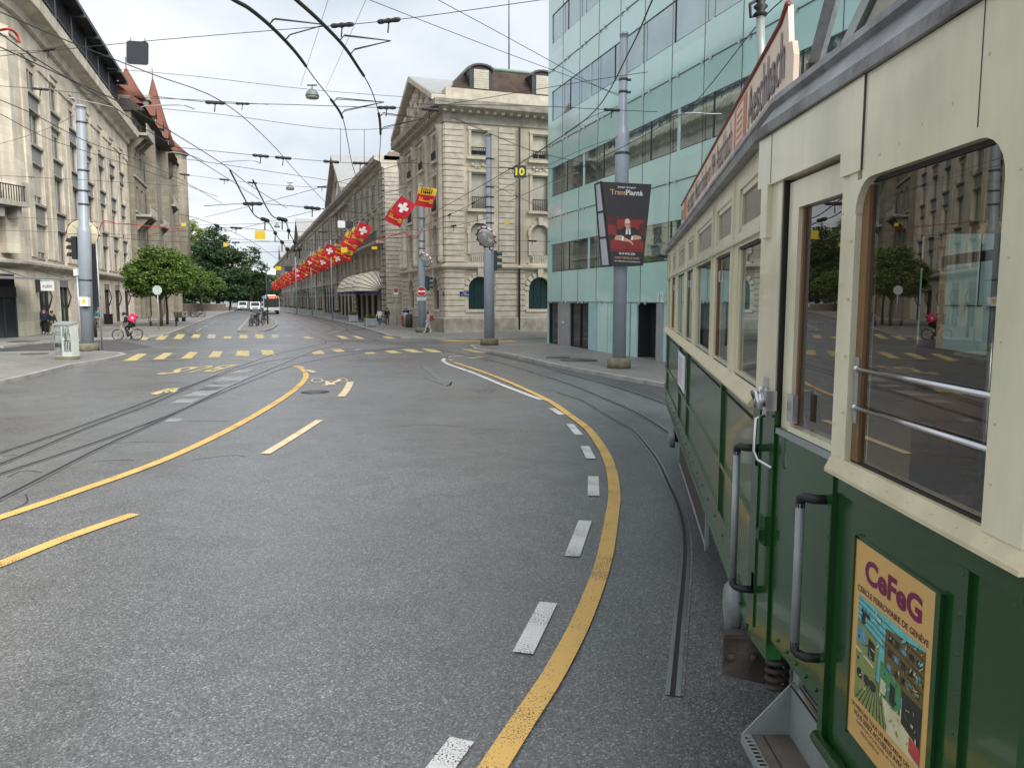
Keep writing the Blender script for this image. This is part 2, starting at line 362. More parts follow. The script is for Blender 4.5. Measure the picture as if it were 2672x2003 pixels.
def ZC(x, y): return 300 + x / 4.7378, 600 + y / 4.7378
def ZR(x, y): return 1500 + x * .24125, 850 + y * .24125
def ZF(x, y): return 600 + x / 3.1586, 475 + y / 3.1586
def ZH(x, y): return 1000 + x / 3.1586, 475 + y / 3.1586
def ZA(x, y): return x / 3.1586, y / 3.1586
def ZB(x, y): return 600 + x / 3.1586, y / 3.1586
def ZD(x, y): return 1000 + x / 3.1586, y / 3.1586
# ================================================================== SETTING
M_ASPH = asphalt('asphalt', (0.125, 0.127, 0.130)); M_ASPH2 = asphalt('patched_asphalt', (0.065, 0.067, 0.07), scale=110, rough=0.45)
M_PAVE = asphalt('pavement_asphalt', (0.20, 0.195, 0.185), speck=0.2, scale=60, patch=0.25, rough=0.65)
M_KERB = mat('granite_kerb', (0.34, 0.33, 0.31), 0.75, var=0.25, scale=1.4, bump=0.3, bscale=90)
M_YEL = roadpaint('yellow_paint', (0.72, 0.45, 0.13), 0.44); M_YEL2 = roadpaint('worn_yellow_paint', (0.62, 0.50, 0.22), 0.52); M_WHT = roadpaint('white_paint', (0.66, 0.66, 0.65), 0.47)
M_WORN = roadpaint('worn_white_paint', (0.5, 0.48, 0.44), 0.62); M_CREAM = roadpaint('cream_paint', (0.72, 0.58, 0.36), 0.38)
M_STEEL = mat('rail_steel', (0.36, 0.37, 0.39), 0.32, 0.85, 0.2, 3, bump=0.1); M_GROOVE = mat('rail_groove', (0.018, 0.018, 0.02), 0.6)
M_TILE = mat('concrete_slab', (0.27, 0.265, 0.26), 0.6, var=0.3, scale=2.5, bump=0.3, bscale=30)
M_IRON = mat('cast_iron', (0.06, 0.058, 0.055), 0.55, 0.3, 0.3, 6)
mb = MB(); mb.add([(-1500, -60, 0), (1500, -60, 0), (1500, 2500, 0), (-1500, 2500, 0)], [(0, 1, 2, 3)], M_ASPH); struct(mb, 'road')
E1 = Vector((-.3274, .9449, 0)); NR = Vector((.9449, .3274, 0))     # street direction (away), and to its right
E2 = Vector((-.3065, .9519, 0)).normalized(); N2 = Vector((E2.y, -E2.x, 0))
ZK = 0.12
def pav(name, edge, inner, cap=0):
    E = [G(u, v, ZK) for u, v in edge]
    pts = E + [Vector((p[0], p[1], ZK)) for p in inner]
    mb = MB(); mb.poly([tuple(p) for p in pts][::-1] if cap else [tuple(p) for p in pts], M_PAVE); struct(mb, name)
    kb = MB(); n = len(E)
    for i in range(n - 1):                # kerbstones about a metre long with open joints
        a, b = E[i], E[i + 1]; d = (b - a); ln = d.length; d.normalize(); q = Vector((-d.y, d.x, 0)) * (1 if not cap else -1)
        k = max(1, round(ln / 1.1)); cw = 0.16
        for j in range(k):
            s0, s1 = ln * j / k + 0.006, ln * (j + 1) / k - 0.006
            A, B = a + d * s0, a + d * s1
            c = [A - q * .01, B - q * .01, B + q * cw, A + q * cw]
            if cap: c = c[::-1]
            lo = [(p.x, p.y, 0) for p in c]; hi = [(p.x, p.y, ZK + .006) for p in c]
            kb.add(lo + hi, [(4, 5, 6, 7), (0, 1, 5, 4), (1, 2, 6, 5), (2, 3, 7, 6), (3, 0, 4, 7)], M_KERB)
    struct(kb, 'kerb')
rgt = [(1430, 897), (1262, 897), (1236, 898), (1224, 901), (1240.7, 909), (1285, 915.5), (1348, 928), (1475, 956), (1600, 978), (1734, 1001)]
p9 = G(1734, 1001, ZK); pd = (p9 - G(1475, 956, ZK)).normalized(); p10 = p9 + pd * 30
bk0 = G(1430, 897, ZK)
pav('pavement', rgt, [p10, (70, p10.y), (70, bk0.y + 30), bk0 + NR * 45])
bk = [(640, 800), (695, 807), (752, 815), (806.6, 822), (864, 833), (933, 849), (987, 865), (1013, 874), (1047, 877.5), (1108, 879), (1140, 881), (1200, 881.5), (1430, 880)]
e9 = G(1430, 880, ZK)
pav('pavement', bk, [e9 + NR * 60, e9 + NR * 60 + E1 * 420, G(640, 800, ZK) + NR * 20 + E1 * 200], 0)
lf = [(-700, 922), (0, 918), (152, 915.5), (266, 915.5), (317, 920), (329, 924), (304, 930), (253, 940.5), (190, 949), (114, 968), (61, 981), (0, 993.7), (-600, 1128)]
pav('pavement', lf, [], 1)
lb = [(-700, 960), (0, 902), (74, 893), (137, 888), (264, 881), (363, 876.5), (418, 873), (435, 869), (479, 853), (511, 840.6), (545, 828), (570, 818.5), (606, 811), (632, 800)]
lb[0] = (-500, 906)
pav('pavement', lb, [(-140, 330), (-190, 40)], 1)
isl = [(617.6, 862), (646, 832), (662, 824), (701, 826), (722, 836), (724, 846), (712, 855), (690, 861), (655, 863), (617.6, 862)]
pav('traffic_island', isl, [], 1)
# ---- dark strips of newer tarmac, wheel-worn
def sheet(name, pts, m, z, label=None):
    mb = MB(); P = [G(u, v) for u, v in pts]; mb.poly([(p.x, p.y, z) for p in P], m); a = mb.build(name); me = a.data
    if me.polygons[0].normal.z < 0: me.flip_normals()
    return tag(a, kind='structure', label=label)
sheet('road_patch_surface', [(1262, 922), (1300, 921), (1348, 934), (1475, 963), (1734, 1008), (1736, 1052), (1620, 1012), (1500, 979), (1380, 948)], M_ASPH2, .004)
sheet('road_patch_surface', [(-200, 921), (0, 921), (150, 917.5), (262, 918), (330, 915), (400, 905), (330, 893), (264, 884), (137, 891), (0, 905), (-200, 909)], M_ASPH2, .004)
# ---- paint: lines
def line(name, pts, wd, m, z=.012, n=5):
    mb = MB(); ribbon(mb, smooth_line([G(*p) for p in pts], n), wd, z, m); return struct(mb, name)
line('road_marking', [Z5(*p) for p in [(-330, 1215), (0, 1108), (250, 1025), (500, 938), (750, 850), (1000, 752), (1250, 636), (1450, 530), (1600, 440), (1700, 370), (1755, 315), (1765, 280), (1740, 250), (1695, 234)]], .17, M_YEL)
line('road_marking', [(1185, 946), (1243, 965), (1315, 992), (1376, 1019), (1438, 1050), (1489, 1086), (1531, 1117), (1560, 1153), (1582, 1190), (1597, 1235), (1603, 1290), (1598, 1341), (1576, 1462), (1524, 1607), (1450, 1752), (1365, 1884), (1268, 2035), (1180, 2180)], .155, M_YEL, .016)
line('road_marking', [(1168, 931), (1160, 936), (1157, 941.5), (1170, 950.5), (1205, 963), (1243, 976.5), (1315, 1006.6), (1413, 1044)], .16, M_WHT)
line('road_marking', [(1162, 935), (1168, 932), (1185, 930.5), (1210, 929.8)], .2, M_WHT)
line('road_marking', [(1172, 941), (1180, 937)], .14, M_YEL2)
for a in [[(1440, 1066), (1466, 1083)], [(1487, 1107), (1511, 1136)], [(1526, 1165), (1542, 1198)], [(1548, 1244), (1549, 1295)], [(1527, 1360), (1493, 1453)], [(1431, 1574), (1364, 1706)], [(1206, 1932), (1090, 2085)]]:
    line('road_marking', a, .15, M_WHT, n=1)
for a, wd, m in [([S(-90, 1254), S(0, 1220), S(150, 1160), S(292, 1111)], .16, M_YEL), ([S(573, 981), S(640, 940), S(690, 908)], .16, M_CREAM), ([S(737, 857), S(750, 840), S(757, 825)], .2, M_CREAM)]:
    line('road_marking', a, wd, m)
line('road_marking', [Z5(1705, 231), Z5(1752, 244)], .16, M_CREAM); line('road_marking', [Z5(1772, 255), Z5(1815, 270)], .18, M_CREAM)
line('road_marking', [(319, 942), (391, 939), (470, 937), (553, 935.6), (610, 937), (667, 941)], .13, M_YEL2)
line('road_marking', [(1160, 888), (1215, 890.5), (1300, 891), (1345, 890)], .9, M_YEL, z=.008)
line('road_marking', [(1195, 896), (1260, 896)], .25, M_YEL2, z=.008); line('road_marking', [(1385, 888), (1440, 888)], .2, M_YEL2, z=.008)
line('road_marking', [(1221, 935), (1262, 931.5)], .3, M_YEL2)
line('road_marking', [(363, 882), (405, 871)], .3, M_YEL2)
for a in [[(395, 893), (420, 882)]]: pass
for a in [[ZC(1000, 1255), ZC(1070, 1222)], [ZC(1100, 1203), ZC(1145, 1183)], [ZC(1175, 1163), ZC(1215, 1147)], [ZC(1225, 1135), ZC(1250, 1122)], [ZC(1285, 1100), ZC(1305, 1090)], [ZC(880, 1250), ZC(950, 1238)], [ZC(1190, 1245), ZC(1330, 1246)], [ZC(1400, 1246), ZC(1490, 1246)]]:
    line('road_marking', a, .14, M_WORN, n=1)
# ---- paint: zebra stripes
zs = [[ZC(*p) for p in q] for q in [[(100, 1620), (250, 1620), (400, 1530), (290, 1530)], [(470, 1600), (600, 1600), (720, 1520), (610, 1520)], [(810, 1590), (940, 1590), (1030, 1510), (920, 1510)], [(1150, 1575), (1290, 1572), (1335, 1500), (1215, 1500)], [(1490, 1560), (1660, 1560), (1655, 1495), (1510, 1495)], [(1830, 1550), (1980, 1550), (1950, 1487), (1800, 1487)],
  [(300, 1360), (390, 1360), (430, 1330), (340, 1330)], [(495, 1358), (600, 1358), (675, 1292), (570, 1295)], [(720, 1348), (820, 1348), (870, 1290), (775, 1290)], [(940, 1335), (1040, 1335), (1060, 1290), (970, 1290)], [(1140, 1340), (1240, 1340), (1250, 1290), (1155, 1290)], [(1340, 1342), (1440, 1342), (1440, 1315), (1350, 1315)], [(1545, 1342), (1640, 1342), (1640, 1298), (1540, 1298)], [(1750, 1340), (1840, 1340), (1830, 1290), (1730, 1290)], [(1940, 1335), (2035, 1335), (2015, 1292), (1935, 1292)]]]
zs += [[Z3(*p) for p in q] for q in [[(770, 1028), (940, 1015), (870, 960), (735, 992)], [(1100, 990), (1230, 980), (1150, 945), (1020, 948)], [(1380, 962), (1460, 955), (1420, 945), (1350, 950)], [(1510, 1015), (1690, 1012), (1620, 990), (1500, 995)], [(1880, 1005), (2035, 1003), (1920, 963), (1780, 970)], [(640, 792), (770, 790), (700, 765), (610, 768)], [(1180, 798), (1285, 798), (1190, 755), (1090, 752)], [(1420, 798), (1510, 796), (1410, 757), (1320, 755)], [(1830, 795), (1945, 793), (1850, 760), (1750, 760)], [(380, 755), (470, 752), (440, 742), (350, 742)]]]
zs += [[ZH(*p) for p in q] for q in [[(240, 1405), (340, 1405), (230, 1377), (140, 1378)], [(400, 1405), (495, 1405), (410, 1375), (315, 1375)], [(780, 1408), (870, 1408), (750, 1375), (640, 1378)]]]
for k, q in enumerate(zs): sheet('road_marking', q, M_WORN if k in (10, 14, 17, 24) else M_YEL2, .008)
# ---- paint: BUS (read by drivers coming towards the camera), bicycle, old arrow
def road_text(body, c, U, wd, ht, m, z=.012):
    c = G(*c); mb = MB(); U = Vector(U).normalized(); V = Vector((-U.y, U.x, 0))
    mb.text(body, (c.x, c.y, z), U, V, wd, ht, m, .02); o = mb.build('road_marking'); tag(o, kind='structure'); return o
a = G(*ZC(690, 1700)); 
b0, b1 = G(455, 963.5), G(590, 963.0)
for ch, u_, v_ in (('B', 572, 961), ('U', 515, 963.5), ('S', 464, 967)): road_text(ch, (u_, v_), (b0 - b1), .5, 2.9, M_YEL2)
sheet('road_marking', [(389, 1028), (408, 1031), (452, 1015), (437, 1014)], M_YEL2, .012)
line('road_marking', [(432, 1022), (447, 1024), (458, 1013)], .18, M_YEL2)
mb = MB()                                  # bicycle symbol: two wheels, frame, bars
def gp(x, y): p = G(700 + x * .3618, 880 + y * .3618); return p
def ring(c, rx, ry, wd, n=22):
    vs = []
    for j in range(n):
        q = 2 * math.pi * j / n
        for k in (1.0, 1 - wd): p = gp(c[0] + rx * k * math.cos(q), c[1] + ry * k * math.sin(q)); vs.append((p.x, p.y, .012))
    mb.add(vs, [(2 * j, 2 * ((j + 1) % n), 2 * ((j + 1) % n) + 1, 2 * j + 1)[::-1] for j in range(n)], M_CREAM)
ring((352, 312), 44, 15, .22); ring((535, 310), 38, 14, .24)
for a, b in [((385, 318), (440, 320)), ((440, 320), (500, 318)), ((500, 318), (430, 345)), ((430, 345), (425, 322)), ((385, 352), (430, 347)), ((455, 328), (470, 345)), ((500, 318), (515, 305))]:
    ribbon(mb, [gp(*a), gp(*b)], .13, .012 + R.random() * .002, M_CREAM)
struct(mb, 'road_marking')
mb = MB(); M_FAINT = roadpaint('ghost_paint', (.17, .17, .17), .45); ribbon(mb, [gp(1120, 200), gp(1200, 270), gp(1290, 345)], .25, .009, M_FAINT); ribbon(mb, [gp(1310, 320), gp(1300, 350), gp(1130, 290)], .14, .0095, M_FAINT); struct(mb, 'road_marking')
# ---- tracks
def rail(pts, wd=.055, n=5, gw=.085):
    P = smooth_line([G(*p) for p in pts], n); mb = MB()
    ribbon(mb, P, gw, .0045, M_GROOVE)
    q = []
    for i, p in enumerate(P):
        d = (P[min(i + 1, len(P) - 1)] - P[max(i - 1, 0)]).normalized(); q.append(Vector((-d.y, d.x, 0)))
    ribbon(mb, [p + v * (gw + wd) / 2 for p, v in zip(P, q)], wd, .008, M_STEEL); ribbon(mb, [p - v * (gw / 2 + .016) for p, v in zip(P, q)], .03, .008, M_STEEL)
    return struct(mb, 'road_rail_strip')
rail([(-250, 1262), (0, 1182), (235, 1103), (452, 1022), (678, 936), (760, 914.5), (814, 903), (843, 896.5), (850, 891), (839, 882), (817, 875), (788, 856), (767, 848), (729, 827)], wd=.07, gw=.06)
rail([(-250, 1320), (0, 1237), (226, 1162), (407, 1096.5), (543, 1035), (678, 974), (787, 928), (821, 914.5), (868, 903.6), (893, 896), (890, 886), (861, 875.6), (825, 866), (796, 848.5), (761, 833), (734, 823)], wd=.07, gw=.06)
rail([(-250, 1300), (0, 1212), (226, 1117), (407, 1049), (543, 990), (680, 947), (781, 930), (870, 921), (951, 915), (1042, 908), (1100, 906)], wd=.07, gw=.06)
rail([(-250, 1420), (0, 1302), (271, 1164), (407, 1103), (543, 1040), (680, 984), (752, 957), (843, 936), (951, 919), (1023.6, 911), (1080, 908.5), (1150, 914), (1221, 927), (1300, 945), (1400, 974), (1500, 1008), (1596, 1048), (1669, 1081.6), (1753, 1137), (1830, 1200), (1900, 1280)], wd=.07, gw=.06)
rail([(1078, 903), (1180, 908), (1272, 920), (1380, 946), (1500, 981), (1620, 1014), (1741, 1056), (1850, 1105), (1960, 1175)])
rail([(1455, 1024), (1514, 1043), (1560, 1069.6), (1608, 1098.5), (1647, 1120), (1681, 1156), (1717, 1205), (1744, 1262), (1770, 1320), (1784, 1375), (1788, 1440), (1783.5, 1515), (1772.5, 1625), (1755, 1816)], wd=.032, gw=.034)
rail([(770, 822), (803, 828.6), (843, 841), (868, 850), (874, 856), (868, 861), (846, 868)])
rail([(810, 826), (852, 836), (888, 848.5), (904, 857), (900, 864), (861, 873)])
rail([(906, 863), (951, 881), (1023.6, 894.6), (1078, 903)])
rail([(690, 866), (740, 861), (778, 858), (795, 852)]); rail([(690, 870), (750, 865.5), (800, 859)])
mb = MB(); ribbon(mb, smooth_line([G(u + 17 * (v - 780) / 900, v) for u, v in [(1717, 1205), (1744, 1262), (1770, 1320), (1784, 1375), (1788, 1440), (1783.5, 1515), (1772.5, 1625), (1755, 1816)]], 5), .05, .005, asphalt('rail_bedding', (.15, .15, .148), rough=.5)); struct(mb, 'road_surface_strip')
# cracks and seams
M_CRK = mat('crack_filler', (.03, .03, .032), .5);
for q in ([(20, 1245), (60, 1228), (110, 1232)], [(10, 1190), (40, 1186), (95, 1189)], [(30, 1330), (70, 1310), (66, 1288)], [(260, 1160), (330, 1154), (400, 1152)], [(440, 1100), (520, 1098), (600, 1099)], [(240, 1205), (300, 1200), (352, 1201)], [(1040, 1112), (1120, 1108), (1200, 1113)], [(1250, 1020), (1290, 1016), (1275, 1028)], [(500, 1200), (600, 1188), (640, 1191)]):
    line('road_crack_line', q, .02, M_CRK, z=.003)
# slabs between the rails, manholes
for q in [[(441, 1052), (506, 1050), (530, 1040), (470, 1041)], [(470, 1036), (560, 1031), (590, 1018), (515, 1020)], [(555, 996), (628, 993), (655, 981), (580, 984)], [(590, 975), (640, 973), (668, 962), (622, 964)], [(530, 1009), (600, 1008), (612, 1003), (545, 1004)], [(428, 1101), (470, 1099), (478, 1091), (440, 1092)]]:
    sheet('road_slab', q, M_TILE, .0042)
sheet('road_patch_surface', [(480, 1036), (540, 1030), (585, 1003), (560, 998)], M_ASPH2, .0038)
def manhole(u, v, r, z=0.0):
    c = G(u, v, z); mb = MB(); mb.lathe((c.x, c.y, z), [(r, 0), (r, .01)], M_IRON, 24); mb.lathe((c.x, c.y, z), [(r * .8, .011), (r * .8, .014)], M_ASPH2, 24)
    tag(mb.build('manhole_cover'), kind='structure')
manhole(822, 1023, .38); manhole(90, 923.5, .55, ZK); manhole(62, 891, .8, ZK); manhole(1455, 933, .5, ZK); manhole(1510, 940, .75, ZK)

# ================================================================== BUILDINGS
def local(mb, name, parent, loc=(0, 0, 0)):
    me = bpy.data.meshes.new(name); me.from_pydata(mb.v, [], mb.f); me.update()
    for m in mb.ms: me.materials.append(m)
    me.polygons.foreach_set('material_index', mb.mi); me.polygons.foreach_set('use_smooth', mb.sm)
    return inst(me, name, parent, loc)
def inst(me, name, parent, loc, rz=0.0):
    o = bpy.data.objects.new(name, me); COL.objects.link(o); o.parent = parent; o.location = loc; o.rotation_euler = (0, 0, rz)
    WM[o.name] = WM[parent.name] @ Matrix.Translation(loc); return o
M_LST = ashlar('warm_limestone', (0.61, 0.555, 0.455), 0.72, 1.5, 0.55); M_LST2 = mat('grey_limestone', (0.30, 0.285, 0.255), 0.8, var=0.2, scale=3, streak=.3, bump=.2)
M_WET = mat('stained_stone', (0.34, 0.31, 0.26), 0.85, var=0.35, scale=1.5, bump=.3, bscale=20)
M_BNK = ashlar('pale_sandstone', (0.56, 0.495, 0.40), 0.8, 1.6, 0.62); M_BNK2 = mat('sandstone_trim', (0.55, 0.49, 0.40), 0.8, var=0.22, scale=1.8, bump=.2)
M_HTL = ashlar('grey_molasse', (0.47, 0.44, 0.375), 0.8, 1.4, 0.5); M_HTL2 = mat('molasse_trim', (0.43, 0.40, 0.345), 0.8, var=0.25, scale=1.6, bump=.2)
M_GOTH = ashlar('brown_stone', (0.24, 0.22, 0.175), 0.75, 1.2, 0.45)
M_DKGL = mat('dark_window', (0.025, 0.03, 0.034), 0.06, spec=0.4, var=.4, scale=.4); M_DKMET = mat('dark_steel', (0.045, 0.05, 0.058), 0.5, 0.4)
M_BLIND = mat('window_blind', (0.47, 0.42, 0.37), 0.7, var=.12); M_BLIND2 = mat('cream_blind', (0.5, 0.46, 0.38), 0.7); M_FRW = mat('window_frame_paint', (0.34, 0.33, 0.3), 0.55)
M_GRPAN = mat('grey_spandrel', (0.20, 0.20, 0.195), 0.6, var=.2, scale=4); M_TILER = mat('red_roof_tile', (0.15, 0.058, 0.038), 0.8, var=.4, scale=9, bump=.6, bscale=14)
M_SLATE = ashlar('brown_roof_tile', (0.075, 0.05, 0.04), 0.45, 0.25, 0.16, var=.5); M_COPPER = mat('green_copper', (0.27, 0.40, 0.32), 0.7); M_ZINC = mat('zinc_sheet', (0.34, 0.35, 0.35), 0.5, .3)
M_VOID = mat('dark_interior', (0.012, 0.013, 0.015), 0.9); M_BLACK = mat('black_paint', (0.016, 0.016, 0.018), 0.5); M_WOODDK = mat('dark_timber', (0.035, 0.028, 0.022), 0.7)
# ---- stone corner building on the left
O1 = Vector((-31.2, 49.4, 0)); lbm = frame(O1, E2)
lbt = thing('stone_building', 'long pale limestone office building with rounded corner and dark steel roof loggia', 'building', O1, math.atan2(E2.y, E2.x))
LEN, ARC0, RR = 44.6, 2.2, 11.0
bays = [5.2 + 5.75 * i for i in range(7)]
apts = []
for k in range(15):
    ph = math.radians(105 * (1 - k / 14)); apts.append((ARC0 - RR * math.sin(ph), RR - RR * math.cos(ph)))
path = [(apts[0][0] + .5, apts[0][1] + 12)] + apts + [(LEN, 0)]          # local xy, outward = right of path = -y
mb = MB(lbm)
wall_grid(mb, ARC0, LEN, 5.0, 21, [(t - 1.3, t + 1.3, 5.2, 18.9) for t in bays], M_LST, 0, .2)
mb.quad((LEN, 0, 0), (LEN, 15, 0), (LEN, 15, 22), (LEN, 0, 22), M_LST)
for t in bays: mb.quad((t - 1.3, .2, 5.2), (t + 1.3, .2, 5.2), (t + 1.3, .2, 18.9), (t - 1.3, .2, 18.9), M_LST)
gops = [(t - 1.45, t + 1.45, ZK, 4.0) for t in bays]
wall_grid(mb, ARC0, LEN, 0, 5.0, gops, M_LST, 0, .3)
for i in range(len(path) - 1 - 1):
    a, b = path[i], path[i + 1]; mb.quad((a[0], a[1], 0), (b[0], b[1], 0), (b[0], b[1], 21), (a[0], a[1], 21), M_LST)
mb.build('wall', lbt)
mb = MB(lbm)                               # paired pilaster shafts on every pier, with capitals
for i in range(len(bays) + 1):
    c = bays[0] - 2.87 + 5.75 * i
    for d in (-1.45, .15) if i else (.15,):
        mb.box(c + d, c + d + 1.3, -.10, 0, 5.4, 18.6, M_LST); mb.box(c + d - .06, c + d + 1.36, -.2, 0, 18.6, 19.25, M_LST)
mb.build('pilaster', lbt)
ws = MB(lbm)
def sw(name, prof, m):
    b = MB(lbm); b.sweep(path, prof, m); return b.build(name, lbt)
sw('string_course', [(0, 4.55), (.25, 4.6), (.45, 4.8), (.45, 4.95), (0, 5.15)], M_WET)
sw('frieze', [(0, 19.3), (.12, 19.3), (.12, 20.6), (0, 20.6)], M_LST)
sw('cornice', [(0, 20.6), (.4, 20.7), (.5, 21.2), (1.35, 21.5), (1.45, 22.2), (1.3, 22.35), (0, 22.5)], M_LST)
sw('attic_parapet', [(-.6, 22.5), (-.2, 22.5), (-.2, 23.3), (-.6, 23.3)], M_LST)
rows = [(5.35, 7.7), (9.2, 11.8), (13.2, 15.4), (16.7, 18.6)]
wme = {}
def lb_window(z0, z1, sh):
    mb = MB(); pane(mb, -1.2, 1.2, 0, z1 - z0, 0, M_FRW, M_DKGL, .09, 2, 1, .08)
    if sh: mb.box(-1.1, 1.1, .0, .06, (z1 - z0) * (1 - sh), z1 - z0 - .05, M_BLIND)
    return mb
def lb_span(h):
    mb = MB(); mb.box(-1.28, 1.28, -.1, .18, 0.12, h - .12, M_GRPAN)
    for i in range(9): x = -1.12 + .28 * i; mb.box(x - .04, x + .04, -.15, -.1, .2, h - .3, M_GRPAN)
    mb.box(-1.42, 1.42, -.30, .09, h - .22, h - .05, M_LST2); mb.box(-1.29, 1.29, -.24, .18, 0, .12, M_LST2)
    return mb
def bay_set(fr, seed):
    rr = random.Random(seed)
    for i, (z0, z1) in enumerate(rows):
        k = (i, rr.choice([0, 0, .2, .8]))
        if k not in wme: wme[k] = local(lb_window(z0, z1, k[1]), 'window', lbt).data; o = COL.objects[-1]; bpy.data.objects.remove(o)
        p = fr @ Vector((0, .10, z0)); inst(wme[k], 'window', lbt, p, math.atan2(fr[1][0], fr[0][0]))
        if i < 3:
            h = rows[i + 1][0] - z1; kk = ('s', round(h, 2))
            if kk not in wme: wme[kk] = local(lb_span(h), 'spandrel', lbt).data; bpy.data.objects.remove(COL.objects[-1])
            inst(wme[kk], 'spandrel', lbt, fr @ Vector((0, .10, z1)), math.atan2(fr[1][0], fr[0][0]))
for i, t in enumerate(bays): bay_set(Matrix.Translation((t, 0, 0)), i)
for k, ph in enumerate((28, 62, 96)):      # bays on the rounded corner
    q = math.radians(ph); c = Vector((ARC0 - RR * math.sin(q), RR - RR * math.cos(q), 0)); X = (math.cos(q), -math.sin(q)); fr = frame((c.x, c.y, 0), X)
    bay_set(fr @ Matrix.Translation((0, -.25, 0)), 20 + k)
    b = MB(lbm @ fr)
    for sx in (-2.6, 1.6): b.box(sx, sx + 1.0, -.35, .3, 5.4, 18.6, M_LST); b.box(sx - .1, sx + 1.1, -.45, .3, 18.6, 19.25, M_LST)
    b.build('pilaster', lbt)
    if k == 0:
        b = MB(lbm @ fr)                  # balcony over the entrance
        b.box(-2.3, 2.3, -1.5, .2, 8.2, 8.5, M_LST2)
        for sx in (-1.9, -.6, .6, 1.9): b.box(sx - .18, sx + .18, -1.1, .2, 7.5, 8.2, M_LST2)
        for i in range(24): x = -2.2 + 4.4 * i / 23; b.box(x - .02, x + .02, -1.42, -1.38, 8.5, 9.4, M_DKMET)
        b.box(-2.25, 2.25, -1.45, -1.35, 9.4, 9.46, M_DKMET); b.box(-2.3, -2.1, -1.5, -1.2, 8.5, 9.7, M_LST2); b.box(2.1, 2.3, -1.5, -1.2, 8.5, 9.7, M_LST2)
        b.build('balcony', lbt)
        b = MB(lbm @ fr); b.box(-2.6, 2.2, -.12, .5, ZK, 4.1, M_VOID); b.box(-2.5, 2.1, -.16, -.12, ZK, 2.6, M_DKGL); b.box(-2.6, 2.2, -.2, -.12, 2.65, 3.3, M_BLACK)
        for x in (-2.5, -1.3, 0, 1.2, 2.1): b.box(x - .05, x + .05, -.2, -.12, ZK, 2.65, M_DKMET)
        b.build('door', lbt)
        b = MB(lbm @ fr); b.box(-3.2, 4.6, -2.6, 0, 3.75, 3.82, glass('canopy_glass', (.55, .75, .7), .1)); b.box(-3.2, 4.6, -2.6, -2.52, 3.72, 3.86, M_ZINC)
        for x in (-2.6, .6, 3.8): b.tube([(x, -2.4, 3.85), (x + .1, 0, 4.5)], .025, M_DKMET, 5)
        b.build('glass_canopy', lbt)
for i, t in enumerate(bays):               # shopfronts with folded awning arms
    b = MB(lbm); pane(b, t - 1.45, t + 1.45, ZK, 4.0, .15, M_DKMET, M_DKGL, .1, 2, 1, .1); b.box(t - 1.45, t + 1.45, .05, .15, 3.45, 4.0, M_GRPAN)
    b.tube([(t + 1.3, .1, 3.6), (t + 1.25, -.15, 2.7), (t + 1.3, .1, 1.9)], .05, M_WOODDK, 5); b.build('shopfront', lbt)
b = MB(lbm); b.box(2.95, 3.05, -1.1, -.3, 3.1, 3.75, mat('white_sign', (.6, .6, .61), .4)); b.box(2.9, 3.1, -.3, 0, 3.0, 3.85, M_BLACK); b.text('ALBER', (2.945, -.7, 3.4), (0, -1, 0), (0, 0, 1), .6, .2, M_BLACK, .01); b.build('projecting_sign', lbt)
b = MB(lbm)                                # steel loggia on the roof
for i in range(len(bays) + 2):
    x = -1 + 5.75 * i
    if x > LEN: x = LEN - .3
    b.box(x - .28, x + .28, .55, 1.15, 22.5, 28.0, M_DKMET); b.box(x - .15, x + .15, -.6, 1.0, 27.4, 27.7, M_DKMET)
b.box(-6, LEN, .6, .8, 24.0, 24.12, M_DKMET); b.box(-6, LEN, .6, .8, 25.6, 25.72, M_DKMET); b.box(-6, LEN, .6, .8, 24.8, 24.88, M_DKMET); b.box(-6, LEN, .82, .9, 22.5, 25.4, mat('loggia_glass_painted_sky', (.78, .8, .83), .3, var=.04)); b.box(-6, LEN, .86, .95, 25.4, 28.4, M_DKMET)  # loggia panes: bright sky reflection put in as a flat pale colour
x = -6
while x < LEN: b.box(x, x + .07, .62, .76, 22.5, 27.4, M_DKMET); x += .62
b.build('roof_loggia', lbt)
b = MB(lbm); b.extrude([(-8, -.5, 27.7), (-8, 6, 29.6), (-8, 6, 29.9), (-8, -.5, 28.05)], (LEN + 8.6, 0, 0), M_DKMET); b.build('roof', lbt)
# ---- gothic revival building further along
O2 = O1 + E2 * 45.0 + N2 * .6; gbm = frame(O2, E2)
gbt = thing('turreted_building', 'brown stone building with steep red tiled roofs and pointed turrets', 'building', O2, math.atan2(E2.y, E2.x))
GL = 42
mb = MB(gbm); cols = [2.2 + 3.75 * i for i in range(11)]; grow = [(4.8, 7.2), (9, 11.6), (13.3, 15.9), (17.4, 19.8), (21.8, 23.8)]
ops = [(c - .7, c + .7, a, b) for c in cols for a, b in grow]
wall_grid(mb, 0, GL, 0, 24.5, ops + [(c - 1.2, c + 1.2, .3, 3.6, True) for c in cols], M_GOTH, 0, .4)
mb.quad((0, 0, 0), (0, 14, 0), (0, 14, 26), (0, 0, 26), M_GOTH); mb.quad((GL, 0, 0), (GL, 14, 0), (GL, 14, 26), (GL, 0, 26), M_GOTH)
mb.box(.6, GL - .6, .45, 13, .2, 24.4, M_VOID); mb.build('wall', gbt)
gw = MB(); pane(gw, -.7, .7, 0, 2.5, 0, M_FRW, M_DKGL, .1, 2, 2, .08); gwo = local(gw, 'window', gbt, (cols[0], .3, grow[0][0]))
for c in cols:
    for a, b_ in grow:
        if (c, a) != (cols[0], grow[0][0]): inst(gwo.data, 'window', gbt, (c, .3, a))
b = MB(gbm)
for z in (4.2, 8.3, 12.7, 16.8, 21.0): b.box(-.1, GL + .1, -.18, 0, z, z + .25, M_LST2)
